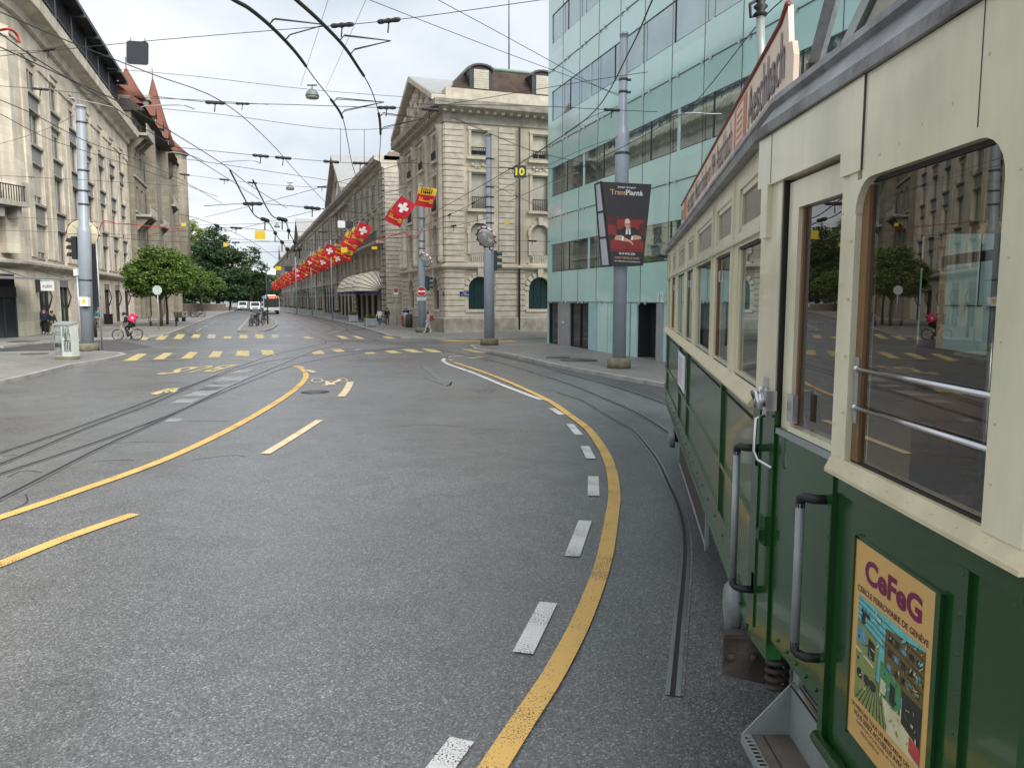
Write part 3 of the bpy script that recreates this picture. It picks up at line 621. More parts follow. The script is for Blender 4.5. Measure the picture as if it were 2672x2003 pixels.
for x in (9.5, 24, 36): b.box(x, x + 1.0, -1.3, 0, 0, 24, M_GOTH); b.box(x + 1, x + 6.5, -1.1, 0, 4, 20.5, M_GOTH)
b.build('oriel', gbt)
for x, z in ((2.0, 21.6), (2.0, 12.2), (15, 12.2), (30, 16.6)):
    b = MB(gbm); b.box(x - 1.9, x + 3.9, -1.7, 0, z, z + .3, M_LST2); b.box(x - 1.9, x + 3.9, -1.7, -1.55, z + 1.2, z + 1.35, M_LST2)
    for i in range(16): q = x - 1.8 + 5.6 * i / 15; b.box(q - .05, q + .05, -1.68, -1.57, z + .3, z + 1.2, M_LST2)
    for q in (x - 1.4, x + 1, x + 3.4): b.extrude([(q, 0, z), (q, -1.5, z), (q, 0, z - 1.6)], (.4, 0, 0), M_GOTH)
    b.build('balcony', gbt)
b = MB(gbm); b.extrude([(-.3, -1.6, 24.4), (-.3, 0, 25.6), (-.3, 1, 25.6), (-.3, 1, 24.2)], (GL + .6, 0, 0), M_WOODDK); b.build('eaves', gbt)
b = MB(gbm)
b.extrude([(0, -1.4, 25.2), (0, 7, 31.6), (0, 15, 25.2)], (GL, 0, 0), M_TILER); b.build('roof', gbt)
def spire(x, y, r, z0, z1, zt, body):
    b = MB(gbm); n = 8
    b.lathe((x, y, 0), [(r, z0), (r, z1)], body, n); b.lathe((x, y, 0), [(r * 1.25, z1 - .1), (r * .75, z1 + (zt - z1) * .35), (.06, zt)], M_TILER, n); b.tube([(x, y, zt - .2), (x, y, zt + 1.4)], .06, M_DKMET, 5)
    b.build('turret', gbt)
spire(20, 3, 1.9, 24, 30.3, 34.3, M_WOODDK); spire(36, 1.5, 2.3, 22, 27.0, 37.3, M_GOTH); spire(40.5, -.3, 2.3, 3.5, 26.5, 29, M_GOTH)
b = MB(gbm); b.box(33.5, 36.5, 2, 5, 25, 33.2, M_GOTH); b.box(33.2, 36.8, 1.7, 5.3, 33.2, 33.9, M_LST2); b.build('chimney', gbt)
for x in (14, 22, 29):
    b = MB(gbm); b.extrude([(x - .9, -1.0, 25.4), (x + .9, -1.0, 25.4), (x + .9, -1.0, 26.8), (x, -1.0, 28.0), (x - .9, -1.0, 26.8)], (0, 2.5, 0), M_WOODDK)
    for s_ in (-1, 1): b.quad((x, -1.2, 28.12), (x, 2.2, 28.12), (x + s_ * 1.1, 2.2, 26.6), (x + s_ * 1.1, -1.2, 26.6), M_TILER)
    b.box(x - .4, x + .4, -1.05, -1.0, 25.7, 26.9, M_DKGL); b.build('dormer', gbt)
b = MB(gbm); b.tube([(9.8, 7, 31.5), (9.8, 7, 33.5)], .12, M_DKMET, 6); b.lathe((9.8, 7, 33.5), [(.05, 0), (.4, .3), (.4, .6), (.05, .9)], M_DKMET, 10); b.build('finial', gbt)

# ---- corner bank on the right
B0 = Vector((-4.68, 54.9, 0)); bm = frame(B0, NR); b2 = frame(B0, -E1)      # front frame; street-side frame (local x = -distance along the street)
bkt = thing('corner_building', 'cream sandstone corner building with carved pediment and brown mansard roof', 'building', B0, math.atan2(NR.y, NR.x))
BW, BD = 26.0, 15.8
fx = [2.5, 7.1, 11.7, 16.3]; sx = [2.8, 7.2, 11.6]
def courses(mb, x0, x1, z0, z1, ops, m, proud=.09, pitch=.41, gap=.055):
    z = z0
    while z < z1 - .1:
        za, zb = z, min(z + pitch - gap, z1)
        cuts = sorted([(o[0], o[1]) for o in ops if o[2] < zb and o[3] > za]); x = x0
        for a, b in cuts + [(x1, x1)]:
            a = max(a, x0); b = max(b, x0)
            if a > x + .05: mb.box(x, min(a, x1), -proud, 0, za, zb, m)
            x = max(x, b)
        z += pitch
def bank_face(F, xs, x0, x1, names):
    """One face: openings at xs, in the face's own frame."""
    ops_g = [(x - .85, x + .85, 1.83, 4.25, True) for x in xs]
    ops_a = [(x - .68, x + .68, 5.9, 8.2, True) for x in xs]
    ops_m = [(x - .6, x + .6, 9.25, 11.75) for x in xs]; ops_t = [(x - .6, x + .6, 13.1, 14.75) for x in xs]
    gr = [(x - .9, x + .9, .15, .8) for x in xs]
    mb = MB(F); wall_grid(mb, x0, x1, 0, 16.0, ops_g + ops_a + ops_m + ops_t + gr, M_BNK, 0, .4)
    mb.build('wall', bkt)
    mb = MB(F); sur = [(x - 1.15, x + 1.15, 1.7, 4.6) for x in xs]
    courses(mb, x0, x1, 1.3, 4.75, sur, M_BNK2)
    for x in xs:                           # voussoirs and keystone round the arches
        for i in range(9):
            q = math.pi * i / 8; c = (x + 1.02 * math.cos(q), 3.4 + 1.02 * math.sin(q))
            mb.obox((c[0], -.06, c[1]), (.34, .14, .3), 0, M_BNK2, -q)
        mb.box(x - .2, x + .2, -.28, 0, 4.25, 4.95, M_BNK2); mb.box(x - 1.1, x + 1.1, -.2, 0, 1.62, 1.8, M_BNK2)
        mb.box(x - 1.14, x - .86, -.06, 0, 1.8, 3.4, M_BNK2); mb.box(x + .86, x + 1.14, -.06, 0, 1.8, 3.4, M_BNK2)
    mb.box(x0, x1, -.16, 0, 0.0, 1.2, M_BNK2) if 0 else None
    mb.build('rustication', bkt)
    for x in xs:                           # trim of the upper windows
        mb = MB(F)
        for z in (14.85, 11.85): mb.box(x - .85, x + .85, -.14, 0, z, z + .2, M_BNK2)
        for a, c, d in ((.68, 5.9, 7.5), (.6, 9.2, 11.85), (.6, 13.0, 14.85)):
            mb.box(x - a - .2, x - a, -.1, 0, c, d, M_BNK2); mb.box(x + a, x + a + .2, -.1, 0, c, d, M_BNK2)
        mb.box(x - .95, x + .95, -.24, 0, 12.75, 12.95, M_BNK2); mb.box(x - .95, x + .95, -.24, 0, 9.0, 9.2, M_BNK2); mb.box(x - .95, x + .95, -.2, 0, 5.15, 5.32, M_BNK2)
        for i in range(9):
            q = math.pi * i / 8; mb.obox((x + .82 * math.cos(q), -.05, 7.52 + .82 * math.sin(q)), (.26, .12, .3), 0, M_BNK2, -q)
        mb.box(x - .16, x + .16, -.24, 0, 8.15, 8.75, M_BNK2)
        for i in range(5): mb.ball((x - .5 + .25 * i, -.03, 12.25 + .12 * math.cos(i * 2)), .13, M_BNK2, 6, (1, .6, 1))
        mb.build('window_trim', bkt)
    for x in xs:
        b = MB(F); pane(b, x - .85, x + .85, 1.83, 4.25, .25, M_DKMET, mat('green_glazing', (.008, .034, .037), .08, spec=.6) if 'green_glazing' not in bpy.data.materials else bpy.data.materials['green_glazing'], .05, 3, 1); b.build('window', bkt)
        b = MB(F); b.box(x - .9, x + .9, .1, .14, .15, .8, M_DKMET)
        for i in range(9): q = x - .85 + 1.7 * i / 8; b.box(q - .015, q + .015, .05, .1, .15, .8, M_BLACK)
        b.build('cellar_grille', bkt)
        for a, c, d in ((.68, 5.9, 8.2), (.6, 9.25, 11.75), (.6, 13.1, 14.75)):
            b = MB(F); pane(b, x - a, x + a, c, d, .3, M_FRW, M_DKGL, .06, 2)
            b.box(x - a + .05, x + a - .05, .2, .28, c + (.0 if d < 12 else .35), d - .04 if d > 9 else d - .1, M_BLIND if d < 12 else M_BLIND2); b.build('window', bkt)
        for z, st in ((13.1, .45), (9.25, .75), (5.33, .52)):
            b = MB(F); b.box(x - .62, x + .62, -.2, -.14, z + st, z + st + .07, M_LST2 if z < 6 else M_DKMET)
            for i in range(9): q = x - .56 + 1.12 * i / 8; b.box(q - (.045 if z < 6 else .018), q + (.045 if z < 6 else .018), -.2, -.14, z, z + st, M_BNK2 if z < 6 else M_DKMET)
            b.build('balustrade', bkt)
bank_face(bm, fx, 0, BW, 'front')
bank_face(b2, [-x for x in sx], -BD, 0, 'side')
mb = MB(bm)
for F_, x0, x1 in ((bm, 0, 1.35), (bm, 3.95, 5.15), (b2, -1.35, 0)):
    mb = MB(F_); courses(mb, x0, x1, 5.35, 15.2, [], M_BNK2); mb.build('quoin', bkt)
mb = MB(bm); mb.box(.45, BW, .45, BD, .1, 16, M_VOID); mb.M = bm; mb.box(0, BW, BD - .4, BD, 0, 16.2, M_BNK); mb.build('back_wall', bkt)
def ring_sweep(prof, m, name):
    b = MB(bm); b.sweep([(0, BD), (0, 0), (BW, 0)][::-1], [(-o, z) for o, z in prof], m) if 0 else b.sweep([(0, BD), (0, 0), (BW, 0)], [(o, z) for o, z in prof], m); return b.build(name, bkt)
ring_sweep([(0, 0), (.22, 0), (.22, 1.15), (.1, 1.28), (0, 1.28)], M_WET, 'plinth')
ring_sweep([(0, 4.78), (.12, 4.78), (.35, 4.95), (.35, 5.12), (0, 5.2)], M_BNK2, 'string_course')
ring_sweep([(0, 15.3), (.1, 15.3), (.1, 15.9), (.35, 16.0), (.85, 16.25), (.9, 16.7), (.5, 16.8), (0, 16.85)], M_WET, 'cornice')
ring_sweep([(-.7, 16.8), (-.15, 16.8), (-.15, 17.75), (-.7, 17.75)], M_BNK2, 'attic_parapet')
b = MB(bm)
for i in range(44): x = -.2 + .6 * i; b.box(x, x + .22, -.55, -.1, 15.95, 16.13, M_BNK2)
b.M = b2
for i in range(26): x = -15.6 + .6 * i; b.box(x, x + .22, -.55, -.1, 15.95, 16.13, M_BNK2)
b.build('modillion', bkt)
for t in (.75, 5.0, 9.4, 13.8, 15.3):   # engaged columns of the street side
    b = MB(b2); b.lathe((-t, -.05, 0), [(.36, 5.25), (.36, 5.6), (.29, 5.7), (.25, 14.3), (.34, 14.5), (.38, 14.9), (.42, 15.2)], M_BNK2, 12); b.build('column', bkt)
b = MB(bm)
b.add([(.7, .7, 17.9), (BW, .7, 17.9), (BW, BD - .7, 17.9), (.7, BD - .7, 17.9), (2.6, 2.6, 20.1), (BW, 2.6, 20.1), (BW, BD - 2.6, 20.1), (2.6, BD - 2.6, 20.1)], [(0, 1, 5, 4), (3, 0, 4, 7), (2, 3, 7, 6), (4, 5, 6, 7), (1, 2, 6, 5)], M_SLATE)
for p in (((2.5, 2.45, 20.0), (BW, 2.45, 20.0)), ((2.5, 2.5, 20.0), (2.5, BD - 2.6, 20.0))): b.tube(p, .14, M_COPPER, 6)
b.build('roof', bkt)
for x in (2.9, 7.6, 12.3):
    b = MB(bm); n = 8; arc = [(x + .85 * math.cos(math.pi * i / n), .75, 19.25 + .42 * math.sin(math.pi * i / n)) for i in range(n + 1)]
    b.extrude([(x + .85, .75, 17.9)] + arc + [(x - .85, .75, 17.9)], (0, 2.2, 0), M_DKMET); b.extrude([(p[0] + (p[0] - x) * .12, .6, p[2] + .12) for p in arc] + [(p[0], .6, p[2]) for p in arc[::-1]], (0, 1.8, 0), mat('purple_zinc', (.07, .05, .06), .4))
    b.box(x - .55, x + .55, .68, .75, 18.0, 19.35, M_BLIND2)
    for i in range(8): b.box(x - .55, x + .55, .665, .68, 18.1 + .15 * i, 18.12 + .15 * i, M_BLIND)
    b.build('dormer', bkt)
b = MB(b2); b.extrude([(-15.2, -.3, 16.85), (-.9, -.3, 16.85), (-8.05, -.3, 19.7)], (0, .5, 0), M_WET)
for s_ in (0, 1):
    a = Vector((-15.9, 0, 16.85)) if s_ else Vector((-.2, 0, 16.85)); q = Vector((-8.05, 0, 20.1)); up = Vector((0, 0, .42))
    b.extrude([(a.x, -.85, a.z), (q.x, -.85, q.z), (q.x, -.85, q.z + .42), (a.x, -.85, a.z + .35)], (0, 1.2, 0), M_BNK2)
for i in range(26):
    t = -13.2 + 10.4 * R.random(); hmax = 2.5 * (1 - abs(t + 8.05) / 7.1); z = 17.05 + hmax * R.random() * .8
    b.ball((t, -.38, z), .22 + .2 * R.random(), M_BNK2, 6, (1, .7, 1.3))
b.build('pediment', bkt)
b = MB(b2)
for s_ in (-1, 1): b.quad((-8.05, -.8, 20.55), (-8.05, 6, 20.55), (-8.05 + s_ * 7.7, 6, 17.3), (-8.05 + s_ * 7.7, -.8, 17.3), M_ZINC)
b.build('gable_roof', bkt)
b = MB(bm); b.tube([(5.45, -.2, .3), (5.45, -.2, 15.2)], .075, M_WOODDK, 8); b.build('drainpipe', bkt)
M_BLUE = mat('blue_enamel', (.015, .02, .16), .3)
b = MB(bm); b.box(.98, 1.75, -.13, -.1, 2.82, 3.14, M_BLUE); b.text('RUE', (1.36, -.134, 3.03), (1, 0, 0), (0, 0, 1), .25, .09, mat('white_enamel', (.8, .8, .8), .3)); b.text('DU RHONE', (1.36, -.134, 2.91), (1, 0, 0), (0, 0, 1), .55, .09, bpy.data.materials['white_enamel']); b.build('street_sign', bkt)
b = MB(b2); b.box(-.45, -.15, -.13, -.1, 2.82, 3.14, M_BLUE); b.build('street_sign', bkt)
bkt.scale = (1, 1, .962)
b = MB(bm); c = Vector((6.1, 4, 20)); b.tube([c, c + Vector((0, 0, 14))], .06, M_ZINC, 6); b.build('flagpole', bkt)

# ---- the long row of grey buildings down the street
H0 = Vector((-12.5, 77.0, 0)); hm = frame(H0, -E1); HRZ = math.atan2(-E1.y, -E1.x)
def row_building(name, label, x0, x1, pit, ped, hotel=False):
    th = thing(name, label, 'building', H0, HRZ)
    w_ = x1 - x0; n = int(w_ // pit); off = (w_ - n * pit) / 2; xs = [x1 - off - pit * (i + .5) for i in range(n)]
    lv = [(6.0, 7.55), (8.35, 10.9), (12.3, 14.5)]
    ops = [(x - .6, x + .6, a, b) for x in xs for a, b in lv]
    g = [(x - 1.35, x + 1.35, .15, 4.3, True) for x in xs]
    mb = MB(hm); wall_grid(mb, x0, x1, 0, 15.6, ops + g, M_HTL, 0, .16)
    mb.box(x0 + .3, x1 - .3, .5, 16, .1, 15.4, M_VOID); mb.quad((x1, 0, 0), (x1, 16, 0), (x1, 16, 16), (x1, 0, 16), M_HTL); mb.build('wall', th)
    b = MB(hm); b.box(x0, x1, -.3, 0, 4.75, 5.0, M_HTL2); b.box(x0, x1, -.9, 0, 8.0, 8.25, M_HTL2); b.box(x0, x1, -.15, 0, 11.7, 11.9, M_HTL2); b.build('string_course', th)
    b = MB(hm); b.extrude([(x0, 0, 15.2), (x0, -.25, 15.3), (x0, -.35, 15.8), (x0, -.95, 16.0), (x0, -1.0, 16.4), (x0, 0, 16.5)], (w_, 0, 0), M_HTL2)
    for i in range(int(w_ / .8)): b.box(x0 + .8 * i + .2, x0 + .8 * i + .45, -.75, -.3, 15.72, 15.93, M_HTL2)
    b.build('cornice', th)
    b = MB(hm)
    b.box(x0, x1, -.88, -.82, 9.1, 9.17, M_BLACK)
    for i in range(int(w_ / .35)): b.box(x0 + .35 * i, x0 + .35 * i + .04, -.86, -.83, 8.25, 9.1, M_BLACK)
    b.build('balcony_railing', th)
    for x in xs:
        b = MB(hm); b.box(x - .85, x + .85, -.25, 0, 11.1, 11.3, M_HTL2); b.extrude([(x - .95, -.3, 11.3), (x + .95, -.3, 11.3), (x, -.3, 11.7)], (0, .3, 0), M_HTL2)
        for a, c, d in ((.6, 5.9, 7.65), (.6, 8.3, 11.0), (.6, 12.2, 14.6)): b.box(x - a - .18, x - a, -.08, 0, c, d, M_HTL2); b.box(x + a, x + a + .18, -.08, 0, c, d, M_HTL2)
        b.box(x - .85, x + .85, -.2, 0, 12.05, 12.2, M_HTL2); b.box(x - .85, x + .85, -.2, 0, 5.75, 5.9, M_HTL2); b.build('window_trim', th)
    proto = {}
    for i, x in enumerate(xs):
        for a, c in lv:
            if a not in proto:
                m_ = MB(); pane(m_, -.6, .6, 0, c - a, 0, M_FRW, M_DKGL, .08, 2, 2); proto[a] = local(m_, 'window', th, (x, .08, a)).data
            elif n * 3 <= 100 or i < 32: inst(proto[a], 'window', th, (x, .08, a))
        if 'g' not in proto:
            m_ = MB(); pane(m_, -1.35, 1.35, 0, 2.8, 0, M_WOODDK, M_DKGL, .12, 3, 1); m_.box(-1.35, 1.35, -.02, .02, 2.8, 3.1, M_GRPAN); pane(m_, -1.35, 1.35, 3.1, 4.15, 0, M_WOODDK, M_DKGL, .08, 3, 1); proto['g'] = local(m_, 'shopfront', th, (x, .08, .15)).data
        else: inst(proto['g'], 'shopfront', th, (x, .08, .15))
    for x in [x1 - off - pit * 5 * k for k in range(int(n / 5) + 1)] + [x1]:
        b = MB(hm); courses(b, x - 1.05, min(x + 1.05, x1), .2, 15.2, [], M_HTL2, .22, .56, .08); b.build('quoin', th)
    b = MB(hm); b.add([(x0, 0, 16.4), (x1, 0, 16.4), (x1, 16, 16.4), (x0, 16, 16.4), (x0 + 4, 6, 19.8), (x1 - 4, 6, 19.8)], [(0, 1, 5, 4), (1, 2, 5), (2, 3, 4, 5), (3, 0, 4)], mat('row_roof_tile', (.15, .115, .095), .7, var=.3, scale=4)); b.build('roof', th)
    hw = 7.5 * (1.25 if hotel else 1); c = ped
    b = MB(hm); b.box(c - hw, c + hw, -.5, 0, 14.9, 15.3, M_HTL2); b.extrude([(c - hw, -.4, 16.5), (c + hw, -.4, 16.5), (c, -.4, 16.5 + hw * .56)], (0, .5, 0), M_HTL)
    for s_ in (-1, 1): b.extrude([(c + s_ * (hw + .6), -1.1, 16.5), (c, -1.1, 16.6 + hw * .6), (c, -1.1, 17.1 + hw * .6), (c + s_ * (hw + .9), -1.1, 16.85)], (0, 1.5, 0), M_HTL2)
    for x in (-1.4, 0, 1.4): b.box(c + x - .4, c + x + .4, -.44, -.4, 17.1, 19, M_DKGL)
    b.build('pediment', th)
    b = MB(hm)
    for s_ in (-1, 1): b.quad((c, -1, 17.15 + hw * .6), (c, 7, 17.15 + hw * .6), (c + s_ * (hw + .9), 7, 16.9), (c + s_ * (hw + .9), -1, 16.9), M_ZINC)
    b.build('gable_roof', th)
    for x in (c + 12, c - 14, c + 26):
        if x0 + 3 < x < x1 - 3:
            b = MB(hm); b.box(x - 1.2, x + 1.2, 5, 6.2, 18, 21.4, M_HTL2)
            for q in (-.7, 0, .7): b.lathe((x + q, 5.6, 21.4), [(.2, 0), (.16, .9)], M_TILER, 8)
            b.build('chimney', th)
    return th, xs
hot, hx = row_building('hotel_building', 'grey stone hotel with domed cream awnings over its entrance', -76, 0, 4.15, -37, True)
row_building('street_building', 'grey terraced building between the awning hotel and the far end of the row', -158, -76.4, 4.1, -117)
row_building('street_building', 'farthest grey terraced building of the row, small pediment above the bus', -275, -158.4, 4.2, -210)
M_AWN = mat('cream_canvas', (.70, .65, .55), .8, var=.1); M_GOLD = mat('gold_letter', (.35, .22, .08), .4, .5)
for c in (-4.6, -11.4, -18.4):
    b = MB(hm); n = 7; k = 14; P = []
    for i in range(n + 1):                 # folding hood: hoops that swing out from the wall on two pivots
        q = math.pi / 2 * i / n
        P.append([(c + 3.0 * math.cos(math.pi * j / k), -.05 - 2.7 * math.sin(math.pi * j / k) ** .8 * math.sin(q), 3.3 + 2.15 * math.sin(math.pi * j / k) ** .8 * math.cos(q)) for j in range(k + 1)])
    for i in range(n):
        for j in range(k): b.add([P[i][j], P[i][j + 1], P[i + 1][j + 1], P[i + 1][j]], [(0, 1, 2, 3)], M_AWN)
    for i in range(n + 1): b.tube(P[i], .035, M_DKMET, 4)
    for j in range(k): a_, d_ = P[n][j], P[n][j + 1]; b.quad(a_, d_, (d_[0], d_[1], 3.14), (a_[0], a_[1], 3.14), M_BLUE)
    b.build('awning', hot)
b = MB(hm); b.text('HOTEL METROPOLE', (-6.6, -.06, 5.42), (1, 0, 0), (0, 0, 1), 10.5, .55, M_GOLD, .015); b.build('sign_lettering', hot)
b = MB(frame(H0, NR)); courses(b, .0, 2.6, 2.2, 15.2, [], M_HTL2, .06, .42, .06); b.build('rustication', hot)
for k, (x, col) in enumerate([(-62, (.02, .2, .12)), (-100, (.05, .06, .06)), (-122, (.02, .2, .12)), (-140, (.4, .38, .34))]):
    b = MB(hm); b.box(x - 2.5, x + 2.5, -.9, -.75, 3.7, 4.5, mat('shop_fascia', col, .5)); 
    b.box(x - 2.5, x - 2.4, -.8, 0, 3.9, 4.1, M_DKMET); tag(b.build('shop_sign'), ['green shop fascia sign under the hotel balcony', 'dark shop fascia sign further along the grey row', 'second green shop fascia sign further down the row', 'pale shop fascia sign deepest down the row'][k], 'sign')

# ---- teal glass building
GC = Vector((1.92, 42.0, 0)); GD = Vector((.2935, -.956, 0)).normalized(); gm = frame(GC, GD)
glt = thing('glass_building', 'teal frosted glass office building with ribbon windows', 'building', GC, math.atan2(GD.y, GD.x))
M_TEAL = ashlar('teal_glass_panel', (.50, .765, .72), 1.0, 2.25, 3.9, .12, var=.07, off=0, mort=0, jv=.90, scale=.3, spec=.6, coat=.8, bump=0, streak=0); M_TEAL2 = mat('pale_teal_panel', (.36, .58, .58), .2, var=.08)
M_RIB = mat('ribbon_glass', (.35, .43, .43), .03, .9, var=.12, scale=.5, wavy=.05); M_PALE = mat('pale_mullion', (.5, .66, .64), .35)
M_GREYP = mat('grey_metal_panel', (.36, .37, .38), .4, .3)
GLEN = 41; bands = [(4.05, 5.55), (8.1, 9.65), (12.1, 13.65), (16.1, 17.6), (20.1, 21.6), (24.1, 25.6)]
zz = [0] + [q for b_ in bands for q in b_] + [29]
mb = MB(gm)
ops = [(.55, GLEN, a, b_) for a, b_ in bands] + [(.15, 5.8, ZK, 2.4), (10.9, 12.75, ZK, 2.42)]
wall_grid(mb, 0, GLEN, 0, 29, ops, M_TEAL, 0, .06)
mb.quad((0, 14, 0), (0, 0, 0), (0, 0, 29), (0, 14, 29), M_TEAL)
mb.box(.7, GLEN, .9, 14, .1, 28.8, M_VOID); mb.box(0, GLEN, .02, 14, 28.9, 29, M_GREYP)
for x in (5.8, 8.0): mb.quad((x, -.012, ZK), (x + 2.2 if x > 6 else x + 1.0, -.012, ZK), (x + 2.2 if x > 6 else x + 1.0, -.012, 2.38), (x, -.012, 2.38), M_TEAL2 if x < 6 else M_TEAL)
mb.build('wall', glt)
jb = MB(gm)
for i in range(19):
    x = 2.25 * (i + 1) - .1
    jb.box(x - .009, x + .009, -.012, 0, 2.44, 29, M_DKMET)
for x in (8.0, 10.3): jb.box(x - .014, x + .014, -.012, 0, ZK, 2.44, M_DKMET)
for z in (2.44, 7.0, 10.85, 14.75, 18.7, 22.6, 26.5): jb.box(0, GLEN, -.03, -.01, z - .012, z + .012, M_DKMET)
jb.build('panel_joint', glt)
sb = MB(gm); M_STUD = mat('steel_clamp', (.6, .63, .62), .3, .6)
for z in (2.44, 7.0, 10.85, 14.75, 18.7):
    for i in range(38):
        x = 1.1 * (i + 1) - .1 + (.28 if i % 2 else -.28)
        sb.box(x - .04, x + .04, -.09, -.03, z - .08, z + .08, M_STUD)
sb.build('panel_bolt', glt); glt.scale = (1, 1, .967); lbt.scale = (1, 1, .985)
for k, (a, b_) in enumerate(bands[:5]):
    x = .55; i = 0
    while x < GLEN - .3:
        x2 = min(x + (2.25 if k % 2 else 2.6), GLEN); b = MB(gm)
        b.quad((x, .05, a), (x2, .05, a), (x2, .05, b_), (x, .05, b_), M_RIB); b.box(x2 - (.2 if i % 2 else .07), x2, .03, .055, a, b_, M_PALE if i % 2 else M_DKMET); b.box(x, x2 - .2, .04, .055, a, a + .05, M_DKMET)
        if (i * 7 + k) % 4 == 0: b.box(x + .2, x2 - .4, .185, .196, a + .1, b_ - .1, M_GREYP) if 0 else None
        b.build('window', glt); x = x2; i += 1
b = MB(gm); pane(b, 3.2, 5.75, ZK, 2.4, .12, M_BLACK, M_DKGL, .08, 2); b.build('door', glt)
b = MB(gm); b.box(1.5, 3.2, .05, .3, ZK, 2.4, M_GREYP); b.box(2.2, 2.35, .03, .05, 1.3, 1.42, mat('white_plate', (.8, .8, .8), .4)); b.build('wall_panel', glt)
b = MB(gm); pane(b, .15, 1.5, ZK, 2.4, .1, M_BLACK, M_DKGL, .06, 1); b.build('window', glt)
b = MB(gm); b.box(10.9, 12.75, .6, .8, ZK, 2.42, M_VOID); b.box(10.85, 10.9, .06, .8, ZK, 2.42, M_DKMET); b.build('entrance_recess', glt)
b = MB(gm); b.box(12.75, 13.15, -.1, .25, ZK, 2.41, M_GREYP); b.build('entrance_pillar', glt)
b = MB(gm); b.text('12', (13.0, -.06, 2.66), (1, 0, 0), (0, 0, 1), .5, .42, mat('white_numeral', (.85, .85, .85), .4), .02); b.build('house_number', glt)
# ================================================================== TRAM
def paint(name, col, rough, coat):
    return mat(name, col, rough, var=.07, scale=1.3, coat=coat, spec=.5, bump=.03, bscale=6)
M_GREEN = mat('green_enamel', (.011, .058, .013), .17, var=.16, scale=1.6, coat=.35, spec=.40, bump=.05, bscale=7, streak=.4, chips=(.05, .075, .05), wavy=.10); M_CRM = mat('cream_enamel', (.655, .625, .455), .26, var=.17, scale=2.6, coat=.3, bump=.07, bscale=11, streak=.3, chips=(.34, .30, .2), wavy=.12)
M_CRM2 = mat('worn_cream_paint', (.60, .54, .36), .45, var=.15, scale=5, bump=.1, bscale=30); M_ROOFC = mat('roof_canvas', (.21, .215, .225), .42, var=.5, scale=3.5, bump=.5, bscale=14)
M_WOOD = mat('varnished_oak', (.17, .08, .025), .35, var=.3, scale=9, streak=.12, coat=.5); M_CHR = mat('chrome', (.58, .59, .61), .2, 1.0, .05, 3)
M_TGL = glass('tram_window_glass', (.30, .325, .315), .055); M_TGL2 = glass('frosted_transom_glass', (.38, .33, .26), .05, .25)
M_RUB = mat('black_rubber', (.012, .012, .013), .55); M_UND = mat('dusty_underframe', (.085, .075, .064), .8, .2, .35, 6, bump=.3); M_ALU = mat('grey_sheet_metal', (.30, .33, .325), .45, .35, .18, 3)
M_INT = mat('interior_panel', (.20, .15, .09), .6); M_CEIL = mat('interior_ceiling', (.34, .33, .27), .6); M_YCARD = mat('yellow_card', (.55, .52, .14), .6)
J = Vector((1.2, 3.72, 0)); TD = Vector((.148, .989, 0)).normalized(); TN = Vector((TD.y, -TD.x, 0)); ML = 9.1
NF = frame(J, (0, -1)); MF = frame(J + TD * ML, -TD); X = lambda s: ML - s
AX = J + TN * 1.1
def mir(p):
    q = Vector((p[0], p[1], 0)) - Vector((AX.x, AX.y, 0)); a = q.dot(TD); b = q.dot(TN); r = Vector((AX.x, AX.y, 0)) + TD * a - TN * b; return r
tram = thing('vintage_tram', 'vintage green and cream tram rounding the bend beside the yellow line', 'tram', (AX.x + TD.x * 3.5, AX.y + TD.y * 3.5, 0))
def tb(mb, name, parent=None): return mb.build(name, parent or tram)
nearY = [(1.2, 3.72), (1.2, 1.72)] + [(1.2 + .55 * (1 - math.cos(q)), 1.72 - .5 * math.sin(q)) for q in [math.pi / 2 * i / 6 for i in range(1, 7)]]
far = J + TD * ML; farP = far + (TD * 1.7 + TN * .26)
plan = [(far.x, far.y)] + nearY                       # left side of the body seen from the tail, far -> near
left = [(farP.x, farP.y)] + plan
right = [tuple(mir(p)[:2]) for p in left]
# ---- body shell: lower green panels
b = MB(MF)
b.quad((X(ML), 0, .84), (X(0), 0, .84), (X(0), 0, 1.97), (X(ML), 0, 1.97), M_GREEN); b.quad((X(ML), .05, .84), (X(0), .05, .84), (X(0), 0, .84), (X(ML), 0, .84), M_GREEN)
for z, h in ((1.42, .028), (1.09, .034), (.86, .03)): b.box(X(ML), X(0), -.018, 0, z - h / 2, z + h / 2, M_GREEN)
for s in (1.33, 4.28, 5.5, 8.32): b.box(X(s) - .03, X(s) + .03, -.02, 0, 1.09, 1.97, M_GREEN)
for i in range(20):
    s = .25 + .46 * i; b.lathe((X(s), 0, 0), [(.001, 0)], M_GREEN, 3) if 0 else b.ball((X(s), -.002, .97), .011, M_GREEN, 6, (1, .6, 1))
for z in (1.97, 1.905): b.box(X(ML), X(0), -.01, 0, z - .006, z, M_RUB) if z < 1.95 else None
tb(b, 'lower_panel')
b = MB(MF); b.extrude([(X(ML), -.045, 1.975), (X(ML), -.05, 1.99), (X(ML), 0, 2.06), (X(ML), .07, 2.06), (X(ML), .07, 1.975)], (ML, 0, 0), M_CRM2); tb(b, 'window_sill')
wins = [(.06, .86), (1.22, 2.02), (2.37, 3.63), (4.05, 4.84), (5.23, 6.46), (6.90, 7.72), (8.05, 8.76)]
b = MB(MF)
wall_grid(b, X(ML), X(0), 2.06, 3.24, [(X(c), X(a), 2.06, 2.80) for a, c in wins] + [(X(c), X(a), 2.88, 3.13) for a, c in wins], M_CRM, 0, .028)
b.box(X(ML), X(0), -.022, 0, 2.82, 2.845, M_CRM)
